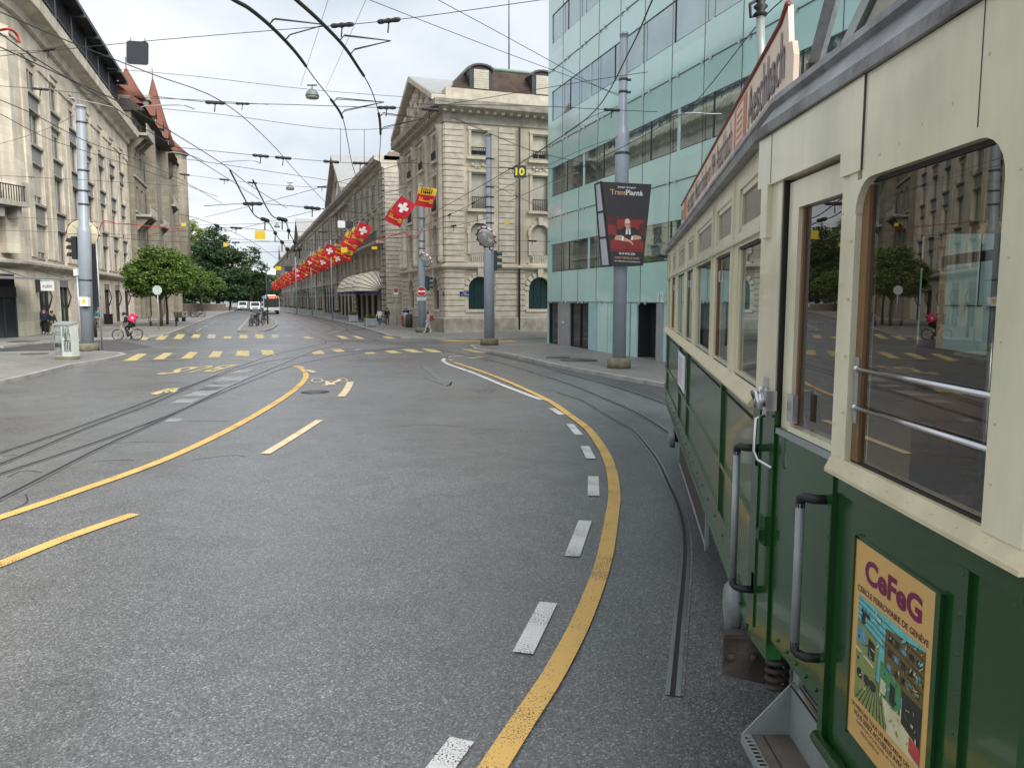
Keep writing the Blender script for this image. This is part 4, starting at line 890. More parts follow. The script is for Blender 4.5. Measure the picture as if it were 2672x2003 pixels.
for a, c in zip(wins, wins[1:]): b.box(X((a[1] + c[0]) / 2) - .012, X((a[1] + c[0]) / 2) + .012, -.014, 0, 2.06, 3.2, M_CRM)
tb(b, 'window_band')
for i, (a, c) in enumerate(wins):
    b = MB(MF); x0, x1 = X(c), X(a)
    b.quad((x0, .024, 2.06), (x1, .024, 2.06), (x1, .024, 2.80), (x0, .024, 2.80), M_TGL)
    for q0, q1 in ((x0, x0 + .035), (x1 - .035, x1)): b.box(q0, q1, .012, .03, 2.06, 2.80, M_WOOD if i % 2 else M_CRM)
    b.box(x0, x1, .010, .03, 2.06, 2.085, M_CRM); b.box(x0, x1, .010, .03, 2.785, 2.80, M_RUB)
    if i in (1, 3, 5): b.box(x0 + .08, x0 + .14, .012, .02, 2.62, 2.70, M_CHR)
    tb(b, 'window')
    b = MB(MF); b.quad((x0, .024, 2.88), (x1, .024, 2.88), (x1, .024, 3.13), (x0, .024, 3.13), M_TGL2)
    for q in ((x0, x0 + .04, 2.88, 3.13), (x1 - .04, x1, 2.88, 3.13), (x0, x1, 2.88, 2.915), (x0, x1, 3.095, 3.13)): b.box(q[0], q[1], .010, .03, q[2], q[3], M_CRM)
    tb(b, 'transom_window')
# ---- tail platform
b = MB(NF)
b.box(-.0, .28, -.012, .06, .82, 2.0, M_GREEN); b.box(0, .1, -.02, .0, .9, 2.0, M_GREEN); tb(b, 'door_post')
b = MB(NF); b.box(0, .27, -.012, .06, 2.0, 3.02, M_CRM); b.box(.05, .14, -.035, -.012, 2.78, 3.02, M_CRM); b.box(.25, .285, -.006, .05, 2.0, 3.02, M_RUB); tb(b, 'door_post')
b = MB(NF)
b.box(-.02, .91, -.03, .06, 3.015, 3.24, M_CRM); b.box(.16, .164, -.0315, -.03, 3.02, 3.24, M_UND)
b.box(.91, 1.08, -.03, .06, 2.93, 3.24, M_CRM); b.box(.905, .97, -.014, .05, 1.93, 2.93, M_CRM); b.box(.975, 1.035, -.02, .06, 1.93, 2.93, M_CRM)
n = 6; r = .11; A = []
wx0, wx1, wz0, wz1 = 1.04, 1.845, 1.925, 2.90
def rrect(x0, x1, z0, z1, r, n=6, top=True):
    pts = [(x0, z0), (x1, z0)]
    pts += [(x1 - r + r * math.cos(t), z1 - r + r * math.sin(t)) for t in [math.pi / 2 * i / n for i in range(n + 1)]]
    pts += [(x0 + r + r * math.cos(t), z1 - r + r * math.sin(t)) for t in [math.pi / 2 + math.pi / 2 * i / n for i in range(n + 1)]]
    return pts
op = rrect(wx0, wx1, wz0, wz1, r)
pl = [(p[0], -.025, p[1]) for p in op]
outer = [(1.035, wz0), (2.0, wz0)] + [(2.0, wz0 + (3.24 - wz0) * (i + 1) / (n + 2)) if 0 else (2.0, 3.24) for i in range(1)] + [(1.035, 3.24)]
b.box(1.08, 2.0, -.025, .02, wz1, 3.24, M_CRM)
b.box(wx1, 2.0, -.025, .02, wz0, wz1, M_CRM)
for sx_, cx in ((-1, wx0), (1, wx1)):
    pts = [(cx, -.025, wz1)] + [(cx - sx_ * r + sx_ * r * math.cos(t), -.025, wz1 - r + r * math.sin(t)) for t in [math.pi / 2 * i / n for i in range(n + 1)]]
    b.extrude(pts, (0, .045, 0), M_CRM)
b.box(1.076, 1.081, -.0315, -.025, 2.93, 3.24, M_UND); b.box(1.72, 1.723, -.0265, -.025, 2.93, 3.24, M_UND)
for x, z in [(1.2, 2.96), (1.32, 2.97), (1.45, 3.0), (1.6, 3.02), (1.87, 2.4), (1.87, 2.2), (1.87, 2.05), (1.88, 2.6), (1.9, 2.8), (1.01, 2.1), (1.01, 2.3), (1.01, 2.5), (1.01, 2.7), (.94, 2.05), (.94, 2.3), (.94, 2.55), (.94, 2.8), (1.05, 3.1), (1.75, 3.1)]: b.ball((x, -.025, z), .006, M_CRM2, 6, (1, .35, 1))
tb(b, 'platform_upper_panel')
b = MB(NF); b.quad((wx0, .012, wz0), (wx1, .012, wz0), (wx1, .012, wz1), (wx0, .012, wz1), M_TGL)
b.box(wx0, wx0 + .05, .0, .03, wz0, wz1 - .02, M_WOOD); b.box(wx0 + .05, wx1, .004, .02, wz1 - .014, wz1, M_RUB); b.box(wx0, wx1, .0, .02, wz0, wz0 + .010, M_RUB); b.box(wx1 - .01, wx1, .004, .02, wz0, wz1, M_RUB)
fr = tb(b, 'window')
for z in (2.26, 2.125):
    b = MB(NF); b.tube([(wx0 + .025, -.004, z), (wx1, -.004, z)], .0085, M_CHR, 10); b.ball((wx0 + .025, -.004, z), .013, M_CHR, 8); tb(b, 'guard_rail', fr)
b = MB(NF); b.box(wx0 + .008, wx0 + .036, -.004, .0, 2.07, 2.3, M_ALU); tb(b, 'rail_bracket', fr)
b = MB(NF); b.extrude([(.92, -.042, 1.868), (.92, -.042, 1.882), (.92, -.018, 1.93), (.92, .06, 1.93), (.92, .06, 1.868)], (1.1, 0, 0), M_CRM2)
for i in range(8): b.ball((1.0 + .125 * i, -.031, 1.905), .006, M_CRM, 6, (1, .5, .5))
tb(b, 'window_sill')
b = MB(NF); b.quad((.91, 0, .82), (2.0, 0, .82), (2.0, 0, 1.87), (.91, 0, 1.87), M_GREEN)
b.box(.91, .955, -.022, 0, .82, 1.87, M_GREEN); b.box(.955, 2.0, -.012, 0, 1.8, 1.868, M_GREEN); b.box(1.74, 1.79, -.014, 0, .82, 1.8, M_GREEN)
b.tube([(.91, -.02, .82), (2.0, -.02, .82)], .028, M_GREEN, 8)
for i in range(9): b.ball((1.765, -.014, .9 + .11 * i), .006, M_GREEN, 6, (1, .5, 1))
for i in range(8): b.ball((.93, -.022, .9 + .12 * i), .005, M_GREEN, 6, (1, .5, 1))
tb(b, 'platform_lower_panel')
# curved corner and end wall
b = MB()
cv = [(p[0], p[1]) for p in nearY[1:]]; endR = mir(nearY[-1])
for (x0, y0), (x1, y1) in zip(cv, cv[1:] + [(endR.x, endR.y)]):
    b.quad((x0, y0, .82), (x1, y1, .82), (x1, y1, 1.87), (x0, y0, 1.87), M_GREEN); b.quad((x0, y0, 1.87), (x1, y1, 1.87), (x1, y1, 2.0), (x0, y0, 2.0), M_CRM2); b.quad((x0, y0, 2.0), (x1, y1, 2.0), (x1, y1, 3.24), (x0, y0, 3.24), M_CRM) if (x0, y0) != cv[-1] else None
b.quad((cv[-1][0], cv[-1][1], 2.9), (endR.x, endR.y, 2.9), (endR.x, endR.y, 3.24), (cv[-1][0], cv[-1][1], 3.24), M_CRM)
tb(b, 'end_wall')
# door
b = MB(NF); b.box(.29, .905, 0.0, .05, .93, 1.93, M_GREEN); b.box(.30, .41, .012, .055, 1.93, 3.0, M_CRM); b.box(.87, .905, .012, .055, 1.93, 3.0, M_CRM); b.box(.41, .87, .012, .055, 2.885, 3.0, M_CRM); b.box(.41, .87, .0, .055, 1.93, 1.955, M_CRM); b.box(.3, .905, -.012, 0, 1.9, 1.925, M_ALU)
for i in range(5): b.ball((.4 + .11 * i, -.002, .97), .009, M_GREEN, 6)
door = tb(b, 'door')
b = MB(NF); b.quad((.41, .04, 1.955), (.87, .04, 1.955), (.87, .04, 2.885), (.41, .04, 2.885), M_TGL); b.box(.41, .428, .03, .045, 1.955, 2.885, M_WOOD); tb(b, 'door_window', door)
b = MB(NF); b.box(.13, .185, -.02, -.012, 1.96, 2.14, M_CHR); b.box(.2, .30, -.06, -.012, 2.0, 2.09, M_CHR); b.tube([(.25, -.06, 2.045), (.25, -.085, 2.045)], .035, M_CHR, 12); b.tube([(.2, -.05, 1.99), (.2, -.05, 2.1)], .014, M_CHR, 8); b.tube([(.14, -.05, 2.02), (.18, -.085, 2.07), (.26, -.09, 2.08), (.28, -.08, 2.0)], .012, M_CHR, 6); b.ball((.17, -.05, 2.03), .026, M_CHR, 8); tb(b, 'door_lock', door); b = MB(NF)
b.tube([(.2, -.03, 1.965), (.2, -.07, 1.95), (.2, -.075, 1.8), (.22, -.06, 1.76), (.32, -.03, 1.745)], .0085, M_CHR, 8); tb(b, 'door_handle', door); b = MB(NF); b.box(.45, .52, -.02, .0, 1.98, 2.1, M_CHR); tb(b, 'inner_latch', door)
b = MB(NF); b.box(.17, .25, -.03, -.012, 1.36, 1.5, M_GREEN); b.box(.19, .23, -.05, -.03, 1.38, 1.43, M_GREEN); tb(b, 'door_latch', door)
def handrail(x, z0, z1, y):
    b = MB(NF); b.tube([(x, y, z0 + .02), (x, y, z1 - .02)], .0175, M_ALU, 12)
    for z, q in ((z0, 1), (z1, -1)): b.tube([(x, y, z + q * .035), (x, y, z), (x + .012, y * .92, z - q * .008), (x + .045, y * .7, z - q * .008), (x + .055, -.012, z - q * .008)], .0185, M_RUB, 8)
    for z, q in ((z0, 1), (z1, -1)) if x < .5 else (): b.box(x + .035, x + .075, -.02, -.008, z - .01 if q > 0 else z - .08, z + .08 if q > 0 else z + .01, M_RUB)
    return tb(b, 'handrail')
handrail(.02, 1.09, 1.78, -.10); handrail(.83, 1.13, 1.74, -.09)
# poster on the platform side
M_PST = mat('poster_paper', (.62, .38, .13), .45, var=.08, scale=2); M_PUR = mat('purple_ink', (.16, .008, .06), .5, var=.02); M_INK = mat('dark_ink', (.07, .02, .03), .5, var=.02)
b = MB(NF); P0, P1, Q0, Q1 = 1.14, 1.655, .985, 1.68
b.box(P0 - .02, P1 + .02, -.008, 0, Q0 - .01, Q1 + .01, M_GREEN); b.box(P0, P1, -.0105, -.008, Q0, Q1, M_PST); b.box(P0 - .02, P0 + .003, -.018, -.008, Q0 - .01, Q1 + .012, M_GREEN); b.box(P1 - .003, P1 + .022, -.018, -.008, Q0 - .01, Q1 + .012, M_GREEN)
pc = (P0 + P1) / 2; U, V = (1, 0, 0), (0, 0, 1); y = -.0118
b.text('CeFeG', (pc, y, 1.598), U, V, .36, .083, M_PUR, .035); b.text('CERCLE FERROVIAIRE DE GENÈVE', (pc, y, 1.523), U, V, .45, .026, M_INK, .012)
b.text('OUVERTURE TOUS LES MERCREDIS DÈS 20H00', (pc, y, 1.108), U, V, .46, .019, M_INK, .012); b.text('VOUS SEREZ ACCUEILLIS AVEC PLAISIR', (pc, y, 1.082), U, V, .42, .018, M_INK, .012)
b.text('CHEMIN DE LA CAROLINE, 18 / 1213 PETIT-LANCY', (pc, y, 1.057), U, V, .38, .012, M_INK); b.text('WWW.CEFEG.CH', (pc - .09, y, 1.035), U, V, .13, .012, M_INK); b.text('TÉL: 079 207', (pc + .1, y, 1.02), U, V, .12, .012, M_INK)
def flat(name, col): 
    return bpy.data.materials.get(name) or mat(name, col, .5, var=.12, scale=25)
C_SKY = flat('print_turquoise', (.13, .47, .46)); C_BRN = flat('print_brown', (.13, .095, .025)); C_GRN = flat('print_green', (.06, .24, .10)); C_OLV = flat('print_olive', (.22, .26, .08)); C_DRK = flat('print_black', (.02, .022, .02)); C_CRM = flat('print_cream', (.58, .55, .33)); C_RED = flat('print_red', (.5, .05, .05)); C_PST = flat('print_ochre', (.45, .36, .16)); C_BLU = flat('print_blue', (.10, .28, .38))
ix0, ix1, iz0, iz1 = P0 + .045, P1 - .045, 1.135, 1.498
def im(pts, m, d): b.poly([(ix0 + (ix1 - ix0) * p[0], y - d, iz0 + (iz1 - iz0) * p[1]) for p in pts], m)
im([(0, 0), (1, 0), (1, 1), (0, 1)], C_SKY, 0)
im([(.45, .45), (1, .42), (1, .98), (.45, .90)], C_BRN, .0004)                       # building behind
for i in range(5):
    for j in range(3): im([(.5 + .1 * i, .55 + .13 * j), (.56 + .1 * i, .55 + .13 * j), (.56 + .1 * i, .61 + .13 * j), (.5 + .1 * i, .61 + .13 * j)], C_BLU if (i * 2 + j) % 3 == 0 else C_DRK, .0008)
im([(0, 0), (1, 0), (1, .30), (.5, .36), (0, .38)], C_CRM, .0006)                     # platform
im([(0, .0), (.55, .0), (.42, .36), (0, .38)], C_OLV, .0010)
for i in range(9): im([(.02 + .06 * i, 0), (.035 + .06 * i, 0), (.30 + .012 * i, .36), (.295 + .012 * i, .36)], C_DRK, .0012)
im([(.0, .34), (.34, .30), (.36, .66), (.30, .72), (.0, .76)], C_OLV, .0014); im([(.0, .56), (.16, .56), (.16, .70), (.0, .72)], C_BLU, .0018); im([(.2, .5), (.31, .5), (.31, .66), (.2, .68)], C_DRK, .0018); im([(0, .48), (.3, .44), (.3, .46), (0, .51)], C_CRM, .0018)
im([(.4, .28), (.72, .26), (.72, .52), (.4, .58)], C_GRN, .0014); im([(.56, .28), (.64, .28), (.64, .46), (.56, .47)], C_DRK, .0018); im([(.42, .30), (.5, .30), (.5, .42), (.42, .43)], C_CRM, .0018)
im([(.74, .22), (1, .16), (1, .5), (.74, .5)], C_DRK, .0014); im([(.86, .05), (1, .02), (1, .16), (.86, .18)], C_RED, .0014)
for q in (.08, .2, .3): im([(q + .05 * math.cos(t), .27 + .05 * math.sin(t)) for t in [math.pi * 2 * i / 10 for i in range(10)]], C_DRK, .0020)
im([(.06, .9), (.2, .88), (.2, .84), (.06, .86)], C_DRK, .0018); im([(.1 + .04 * math.cos(t), .81 + .05 * math.sin(t)) for t in [math.pi * 2 * i / 10 for i in range(10)]], C_DRK, .0018)
rr = random.Random(4)
for i in range(150):
    px, pz = rr.random(), rr.random(); pw, ph = .01 + .05 * rr.random() ** 2, .008 + .03 * rr.random() ** 2; sk = rr.uniform(-.04, .04)
    cm = rr.choice([C_SKY, C_BLU, C_CRM] if pz > .75 else [C_BRN, C_DRK, C_GRN, C_OLV, C_CRM, C_BLU] if pz > .35 else [C_CRM, C_DRK, C_OLV, C_BRN, C_PST])
    if px + pw < 1 and pz + ph + abs(sk) < 1 and pz - abs(sk) > 0: im([(px, pz), (px + pw, pz + sk), (px + pw, pz + ph + sk), (px, pz + ph)], cm, .0024 + .00001 * i)
for i in range(5): im([(0, .97 - .05 * i), (1, .90 - .07 * i), (1, .906 - .07 * i), (0, .976 - .05 * i)], C_DRK, .0022)
tb(b, 'poster')
b = MB(MF); b.box(X(5.47), X(4.45), -.03, -.018, 1.50, 1.89, mat('notice_paper', (.72, .73, .74), .5, var=.04))
for i in range(9): b.box(X(5.35), X(4.6 + .3 * R.random()), -.0315, -.03, 1.83 - .035 * i, 1.838 - .035 * i, M_INK)
b.text('AVIS', (X(4.95), -.032, 1.862), U, V, .4, .03, M_INK) if 0 else None
tb(b, 'notice_sheet')
# ---- roof
def hw(s):                                             # half width along the axis, s from J forward
    if s < 0: return 1.1 - (-s) * .148 - max(0, -s - 2.0) ** 2 * .9
    if s > ML: return 1.1 - (s - ML) * .15 - max(0, s - ML - 1.2) ** 2 * 1.4
    return 1.1
def axp(s): return AX + TD * s
st = [-2.42, -2.3, -2.1, -1.85, -1.2, -.6, 0, 1, 3, 5, 7, ML, ML + .6, ML + 1.2, ML + 1.5, ML + 1.7]
prof = [(.985, 3.243), (1.048, 3.243), (1.054, 3.282), (1.036, 3.292), (.972, 3.385), (.99, 3.405), (.985, 3.435), (.955, 3.45), (.92, 3.435), (.6, 3.53), (.3, 3.60), (0, 3.62)]
prof = prof + [(-a, z) for a, z in prof[-2::-1]]
b = MB(); vs = []; np_ = len(prof)
for s in st:
    c = axp(s); w_ = max(.25, hw(s))
    for a, z in prof: q = c - TN * (a * w_); dz = -.05 * max(0, (-s - 2.0)) * 3 if s < -2 else 0; vs.append((q.x, q.y, z + dz))
b.add(vs, [(i * np_ + j, i * np_ + j + 1, (i + 1) * np_ + j + 1, (i + 1) * np_ + j) for i in range(len(st) - 1) for j in range(np_ - 1)], M_ROOFC)
# underside of the overhang, its shade put in as the dark roof grey
b.add([(*(axp(s) - TN * (1.0 * max(.25, hw(s)) * sg))[:2], 3.245) for s in st for sg in (1, -1)], [(2 * i, 2 * i + 1, 2 * i + 3, 2 * i + 2) for i in range(len(st) - 1)], M_ROOFC)
roof = tb(b, 'roof')
M_ADB = mat('sign_board_cream', (.74, .58, .46), .5, var=.1, scale=3); M_ADR = mat('sign_edge_red', (.20, .035, .03), .5); M_ADO = mat('sign_orange', (.50, .16, .07), .5); M_LETR = mat('sign_letter_grey', (.10, .085, .10), .5, var=.1)
AF = MF @ Matrix.Translation((0, .26, 0))
b = MB(AF); b.extrude([(X(10.0), 0, 3.52), (X(.80), 0, 3.52), (X(.80), 0, 3.86), (X(.86), 0, 3.95), (X(.95), 0, 3.97), (X(1.02), 0, 4.20), (X(1.1), 0, 4.17), (X(10.0), 0, 4.10)], (0, .03, 0), M_ADB)
b.tube([(X(1.02), .0, 4.21), (X(1.2), 0, 4.165), (X(10.0), 0, 4.11)], .02, M_ADR, 6); b.box(X(10), X(.95), -.004, 0, 3.52, 3.535, M_ADR)
b.box(X(3.25), X(2.55), -.004, 0, 3.56, 4.11, M_ADO); b.box(X(3.1), X(2.7), -.007, -.004, 3.74, 4.08, M_ADB); b.box(X(9.3), X(8.8), -.004, 0, 3.56, 4.09, M_ADO)
for i in range(5): b.box(X(3.05), X(2.75), -.009, -.007, 3.77 + .06 * i, 3.795 + .06 * i, M_ADO)
for t, s0, s1, h in (('Aeschbach', 2.45, 1.05, .30), ('Aeschbach', 4.6, 3.38, .28), ('en 1904', 5.4, 4.72, .24), ('fondée', 6.2, 5.5, .26), ('Maison', 7.1, 6.3, .26), ('Aeschbach', 8.6, 7.3, .28), ('Aesch', 9.95, 9.4, .26)):
    b.text(t, (X((s0 + s1) / 2), -.008, 3.945), U, V, s0 - s1, h, M_LETR, .012)
tb(b, 'roof_sign', roof)
def PXp(u, v, x):
    d = ray(u, v); t = x / d[0]; return Vector((x, d[1] * t, CAMZ + d[2] * t))
b = MB(); a0, a1 = PXp(2128, 165, 1.72), PXp(2205, -120, 1.72); b.tube([a0, a1], .045, M_ROOFC, 4); a2 = a0 + Vector((.0, .05, -.2)); b.tube([a0, a2], .05, M_RUB, 6); tb(b, 'collector_arm', roof); b = MB(); b.tube([PXp(1995, 165, 2.05) - Vector((0, 0, .4)), PXp(1984, 45, 2.05)], .035, M_ALU, 6); c = PXp(1984, 45, 2.05)
b.lathe(c, [(.03, 0), (.06, .02), (.03, .05), (.06, .08), (.03, .11), (.05, .15), (.02, .3)], M_RUB, 10); b.tube([c + Vector((0, 0, .02)), c + Vector((-.08, 0, .0)), c + Vector((-.09, 0, .1)), c + Vector((0, 0, .15))], .014, M_RUB, 6)
tb(b, 'insulator_mast', roof)
b = MB(); x0, y0 = 1.66, 2.35
b.add([(1.72, 4.42, 3.5), (1.72, 2.9, 3.5), (2.6, 2.9, 3.5), (2.6, 4.42, 3.5), (1.76, 3.75, 4.02), (1.76, 2.95, 4.02), (2.6, 2.95, 4.02), (2.6, 3.75, 4.02)], [(0, 1, 5, 4), (1, 2, 6, 5), (2, 3, 7, 6), (3, 0, 4, 7), (4, 5, 6, 7)], M_CEIL)
b.extrude([(1.69, 4.62, 3.5), (1.69, 4.46, 3.5), (1.74, 3.77, 4.04), (1.74, 3.92, 4.04)], (.8, 0, 0), M_ALU); b.box(1.72, 2.65, 2.9, 3.8, 4.02, 4.07, M_RUB); tb(b, 'roof_box', roof)
# ---- step, underframe
b = MB(); b.box(1.09, 1.33, 1.6, 3.44, .415, .45, mat('step_board', (.13, .11, .09), .7, var=.25, scale=8)); b.box(1.085, 1.13, 1.6, 3.44, .412, .456, M_ALU)
for i in range(60): b.box(1.092, 1.122, 1.62 + .03 * i, 1.635 + .03 * i, .456, .459, M_CHR)
b.box(1.185, 1.19, 1.6, 3.43, .45, .453, M_RUB); tb(b, 'step')
b = MB(); b.extrude([(1.09, 3.44, .45), (1.33, 3.44, .45), (1.33, 3.44, .72)], (0, .008, 0), M_ALU); b.box(1.315, 1.33, 1.5, 3.44, .42, .70, M_ALU); b.box(1.33, 1.36, 3.40, 3.46, .42, .95, M_ALU); tb(b, 'step_bracket')
b = MB(); b.box(1.31, 1.75, 1.5, 3.44, .69, .705, M_RUB); b.box(1.31, 1.33, 1.5, 3.44, .70, .712, M_CHR)
for i in range(4): b.box(1.34 + .02 * i, 1.35 + .02 * i, 1.5, 3.44, .705, .712, M_ALU)
tb(b, 'upper_step')
b = MB(); b.extrude([(1.13, 3.93, .50), (1.13, 3.93, .72), (1.45, 3.93, .72), (1.45, 3.93, .42)], (0, .02, 0), M_UND); b.box(1.12, 1.42, 3.88, 3.95, .72, .745, M_UND); b.tube([(1.17, 3.94, .6), (1.17, 3.905, .6)], .022, M_UND, 6); b.tube([(1.29, 3.94, .6), (1.29, 3.905, .6)], .022, M_UND, 6)
b.tube([(1.28, 4.2, .95), (1.35, 3.95, .78), (1.45, 3.9, .72)], .03, M_UND, 6)
tb(b, 'brake_hanger')
def coil(c, axis, r, ln, turns, wr, m, b):
    a = Vector(axis).normalized(); p = a.cross(Vector((.3, .9, .2))).normalized(); q = a.cross(p); n = turns * 10
    b.tube([Vector(c) + a * (ln * i / n) + (p * math.cos(2 * math.pi * i / 10) + q * math.sin(2 * math.pi * i / 10)) * r for i in range(n + 1)], wr, m, 5)
b = MB(); coil((1.375, 3.80, .50), (0, 0, 1), .05, .22, 5, .015, M_UND, b); tb(b, 'coil_spring')
M_GALVD = mat('dull_grey_casting', (.19, .21, .21), .5, .3, .3, 8)
def lamp(s, z):                                        # round side casing on ribbed bellows
    M_ALU = M_GALVD; c = J + TD * s - TN * .02; b = MB(Matrix.Translation((c.x, c.y, z)) @ Matrix.Rotation(math.atan2(TD.y, TD.x), 4, 'Z') @ Matrix.Rotation(math.radians(-90), 4, 'X'))
    b.lathe((0, 0, -.02), [(.1, 0), (.145, .0), (.14, .02), (.14, .05), (.12, .07), (.05, .08)], M_ALU, 20)
    b.lathe((0, 0, -.13), [(.06 + (.012 if i % 2 else 0), .0125 * i) for i in range(10)], M_UND, 14); tb(b, 'side_casing')
lamp(.40, .80); lamp(6.3, .70)
b = MB(MF)
for a in ((5.9, 5.86), (2.55, 2.51)): b.box(X(a[0]), X(a[1]), .03, .06, .42, .86, M_ALU)
b.extrude([(X(5.9), .04, .42), (X(2.51), .04, .42), (X(2.51), .04, .46), (X(5.9), .04, .46)], (0, .02, 0), M_ALU); b.box(X(5.86), X(2.55), .045, .055, .46, .86, M_RUB); tb(b, 'side_guard')
b = MB(); c0 = axp(-1.2); c1 = axp(ML + .8)
b.M = frame((AX.x, AX.y, 0), TD); b.box(-1.9, ML + 1.3, -.85, .85, .62, .82, M_UND); tb(b, 'underframe')
b = MB(frame((AX.x, AX.y, 0), TD)); b.box(3.2, 6.0, -.9, -.3, .22, .62, M_UND); b.box(-.9, .9, -.7, .1, .25, .62, M_UND); tb(b, 'underside_light_block')  # boxes added to block light under the tram and darken the ground
for s in (2.0, 7.3):
    for sd in (-1, 1):
        b = MB(frame((AX.x, AX.y, 0), TD) @ Matrix.Translation((s, sd * .55, .40)) @ Matrix.Rotation(math.pi / 2, 4, 'X')); b.lathe((0, 0, -.05), [(.36, 0), (.39, .02), (.36, .03), (.36, .1), (.2, .1), (.2, .13), (.05, .13)], M_UND, 24); tb(b, 'wheel')
b = MB(MF); b.extrude([(X(7.4), .15, .25), (X(7.0), .15, .25), (X(6.6), .15, .8), (X(6.75), .15, .8)], (0, .9, 0), M_UND); tb(b, 'lifeguard')
# ---- interior
b = MB(); b.M = frame((AX.x, AX.y, 0), TD)
b.box(0, ML, -1.02, 1.02, .83, .88, M_INT); b.box(-1.8, 0, -.74, .74, .83, .88, M_INT); b.box(-1.7, ML + 1.0, -.78, .78, 3.18, 3.2, M_CEIL); tb(b, 'cabin_floor')
b = MB()
rl = [mir(p) for p in left]
FR = frame((rl[2].x, rl[2].y, 0), (rl[1] - rl[2]))
b.M = FR; wall_grid(b, 0, ML, .84, 3.24, [(a, c, 2.06, 2.8) for a, c in wins] + [(a, c, 2.88, 3.13) for a, c in wins], M_INT, 0, .06)
b.M = None
pts = [(p.x, p.y) for p in rl]
for (x0, y0), (x1, y1) in [(pts[2], pts[3]), (pts[0], pts[1]), (pts[0], (farP.x, farP.y)), ((farP.x, farP.y), (far.x, far.y))]:
    b.quad((x0, y0, .84), (x1, y1, .84), (x1, y1, 1.95), (x0, y0, 1.95), M_GREEN); b.quad((x0, y0, 2.85), (x1, y1, 2.85), (x1, y1, 3.24), (x0, y0, 3.24), M_CRM)
for p in (pts[2], pts[0], (farP.x, farP.y)): b.tube([(p[0], p[1], 1.9), (p[0], p[1], 3.2)], .07, M_CRM, 6)
tb(b, 'far_side_wall')
b = MB(); b.M = frame((AX.x, AX.y, 0), TD); b.box(-.03, .03, -1.05, -.35, .88, 3.2, M_INT); b.box(-.03, .03, .4, 1.05, .88, 3.2, M_INT); b.box(-.03, .03, -.35, .4, 2.8, 3.2, M_CEIL); tb(b, 'partition')
b = MB(); b.M = frame((AX.x, AX.y, 0), TD)
for s in (-1.35, -.9):
    b = MB(frame((AX.x, AX.y, 0), TD)); b.tube([(s, .45, .88), (s, .45, 3.18)], .018, M_CHR, 8); tb(b, 'pole')
for s in (.9, 2.5, 4.1, 5.7, 7.3):
    for sd in (-1, 1):
        b = MB(); b.M = frame((AX.x, AX.y, 0), TD); y0, y1 = (.18, .98) if sd > 0 else (-.98, -.18)
        b.box(s - .25, s + .2, y0, y1, 1.26, 1.31, M_WOOD); b.box(s - .3, s - .25, y0, y1, 1.28, 1.8, M_WOOD); b.box(s - .2, s + .1, y0 + .2, y1 - .2, .88, 1.26, M_RUB); tb(b, 'seat')
for s, x in ((-1.0, .3), (-.55, -.2), (-1.55, .0)):
    b = MB(); b.M = frame((AX.x, AX.y, 0), TD); b.box(s - .02, s, x - .3, x + .3, 2.72, 2.92, M_YCARD); b.tube([(s - .05, x, 2.95 - .0)] + [(s - .05, x + .045 * math.sin(t), 2.78 - .07 * math.cos(t) - .02) for t in [0.4 + 2 * math.pi * i / 10 for i in range(10)]], .008, M_RUB, 5); tb(b, 'advertising_card')
# ================================================================== TREES AND PLANTS
M_BARK = mat('bark', (.07, .055, .042), .9, var=.35, scale=8, bump=.6, bscale=20)
LF = {'mid': leafmat('leaf_mid_green', (.035, .075, .012), (.16, .25, .045)), 'dark': leafmat('leaf_dark_green', (.014, .036, .012), (.06, .115, .036)), 'light': leafmat('leaf_light_green', (.09, .14, .03), (.30, .36, .09)), 'far': leafmat('leaf_far_green', (.06, .11, .03), (.16, .22, .08))}
def tree(name, label, base, trunk_h, tr, blobs, leaf, n, lm, seed, group=None, tiers=False):
    rr = random.Random(seed); th = thing(name, label, 'tree', base, 0, group); bx, by, bz = base
    b = MB(); top = max(q[2] for q in blobs)
    b.tube([(bx, by, bz - .05), (bx + .05, by, bz + trunk_h * .5), (bx - .04, by + .05, bz + trunk_h), (bx, by, bz + top)], [tr * 1.25, tr, tr * .85, tr * .2], M_BARK, 8)
    for q in blobs: b.tube([(bx, by, bz + trunk_h * .9), (bx + q[0] * .5, by + q[1] * .5, bz + (trunk_h + q[2]) / 2), (bx + q[0], by + q[1], bz + q[2])], [tr * .5, tr * .3, tr * .1], M_BARK, 5)
    b.build('trunk', th)
    b = MB(); V = []; Fc = []; tot = sum(q[3] * q[4] for q in blobs)
    for q in blobs:
        m = int(n * q[3] * q[4] / tot); cl = max(8, m // 26)
        for c in range(cl):                       # leaf clumps on branch ends
            a = rr.uniform(0, 2 * math.pi); z = rr.uniform(-1, 1); s = math.sqrt(1 - z * z); rad = rr.uniform(.45, 1.03) ** .6
            C = Vector((bx + q[0] + q[3] * rad * s * math.cos(a), by + q[1] + q[4] * rad * s * math.sin(a), bz + q[2] + q[5] * rad * z))
            cr_ = rr.uniform(.5, 1.1) * leaf * 3.0
            for k in range(m // cl):
                d = Vector((rr.gauss(0, 1), rr.gauss(0, 1), rr.gauss(0, .55))); p = C + d * cr_ * .6
                u = Vector((rr.gauss(0, 1), rr.gauss(0, 1), rr.gauss(0, .6))).normalized(); v = u.cross(Vector((rr.gauss(0, 1), rr.gauss(0, 1), rr.gauss(0, 1)))).normalized()
                l = leaf * rr.uniform(.6, 1.2); i = len(V)
                V += [p - u * l, p + v * l * .5, p + u * l, p - v * l * .5]; Fc.append((i, i + 1, i + 2, i + 3))
    b.add(V, Fc, LF[lm]); b.build('crown', th); return th
tb0 = G(421, 851, ZK); tb1 = G(437, 846, ZK)
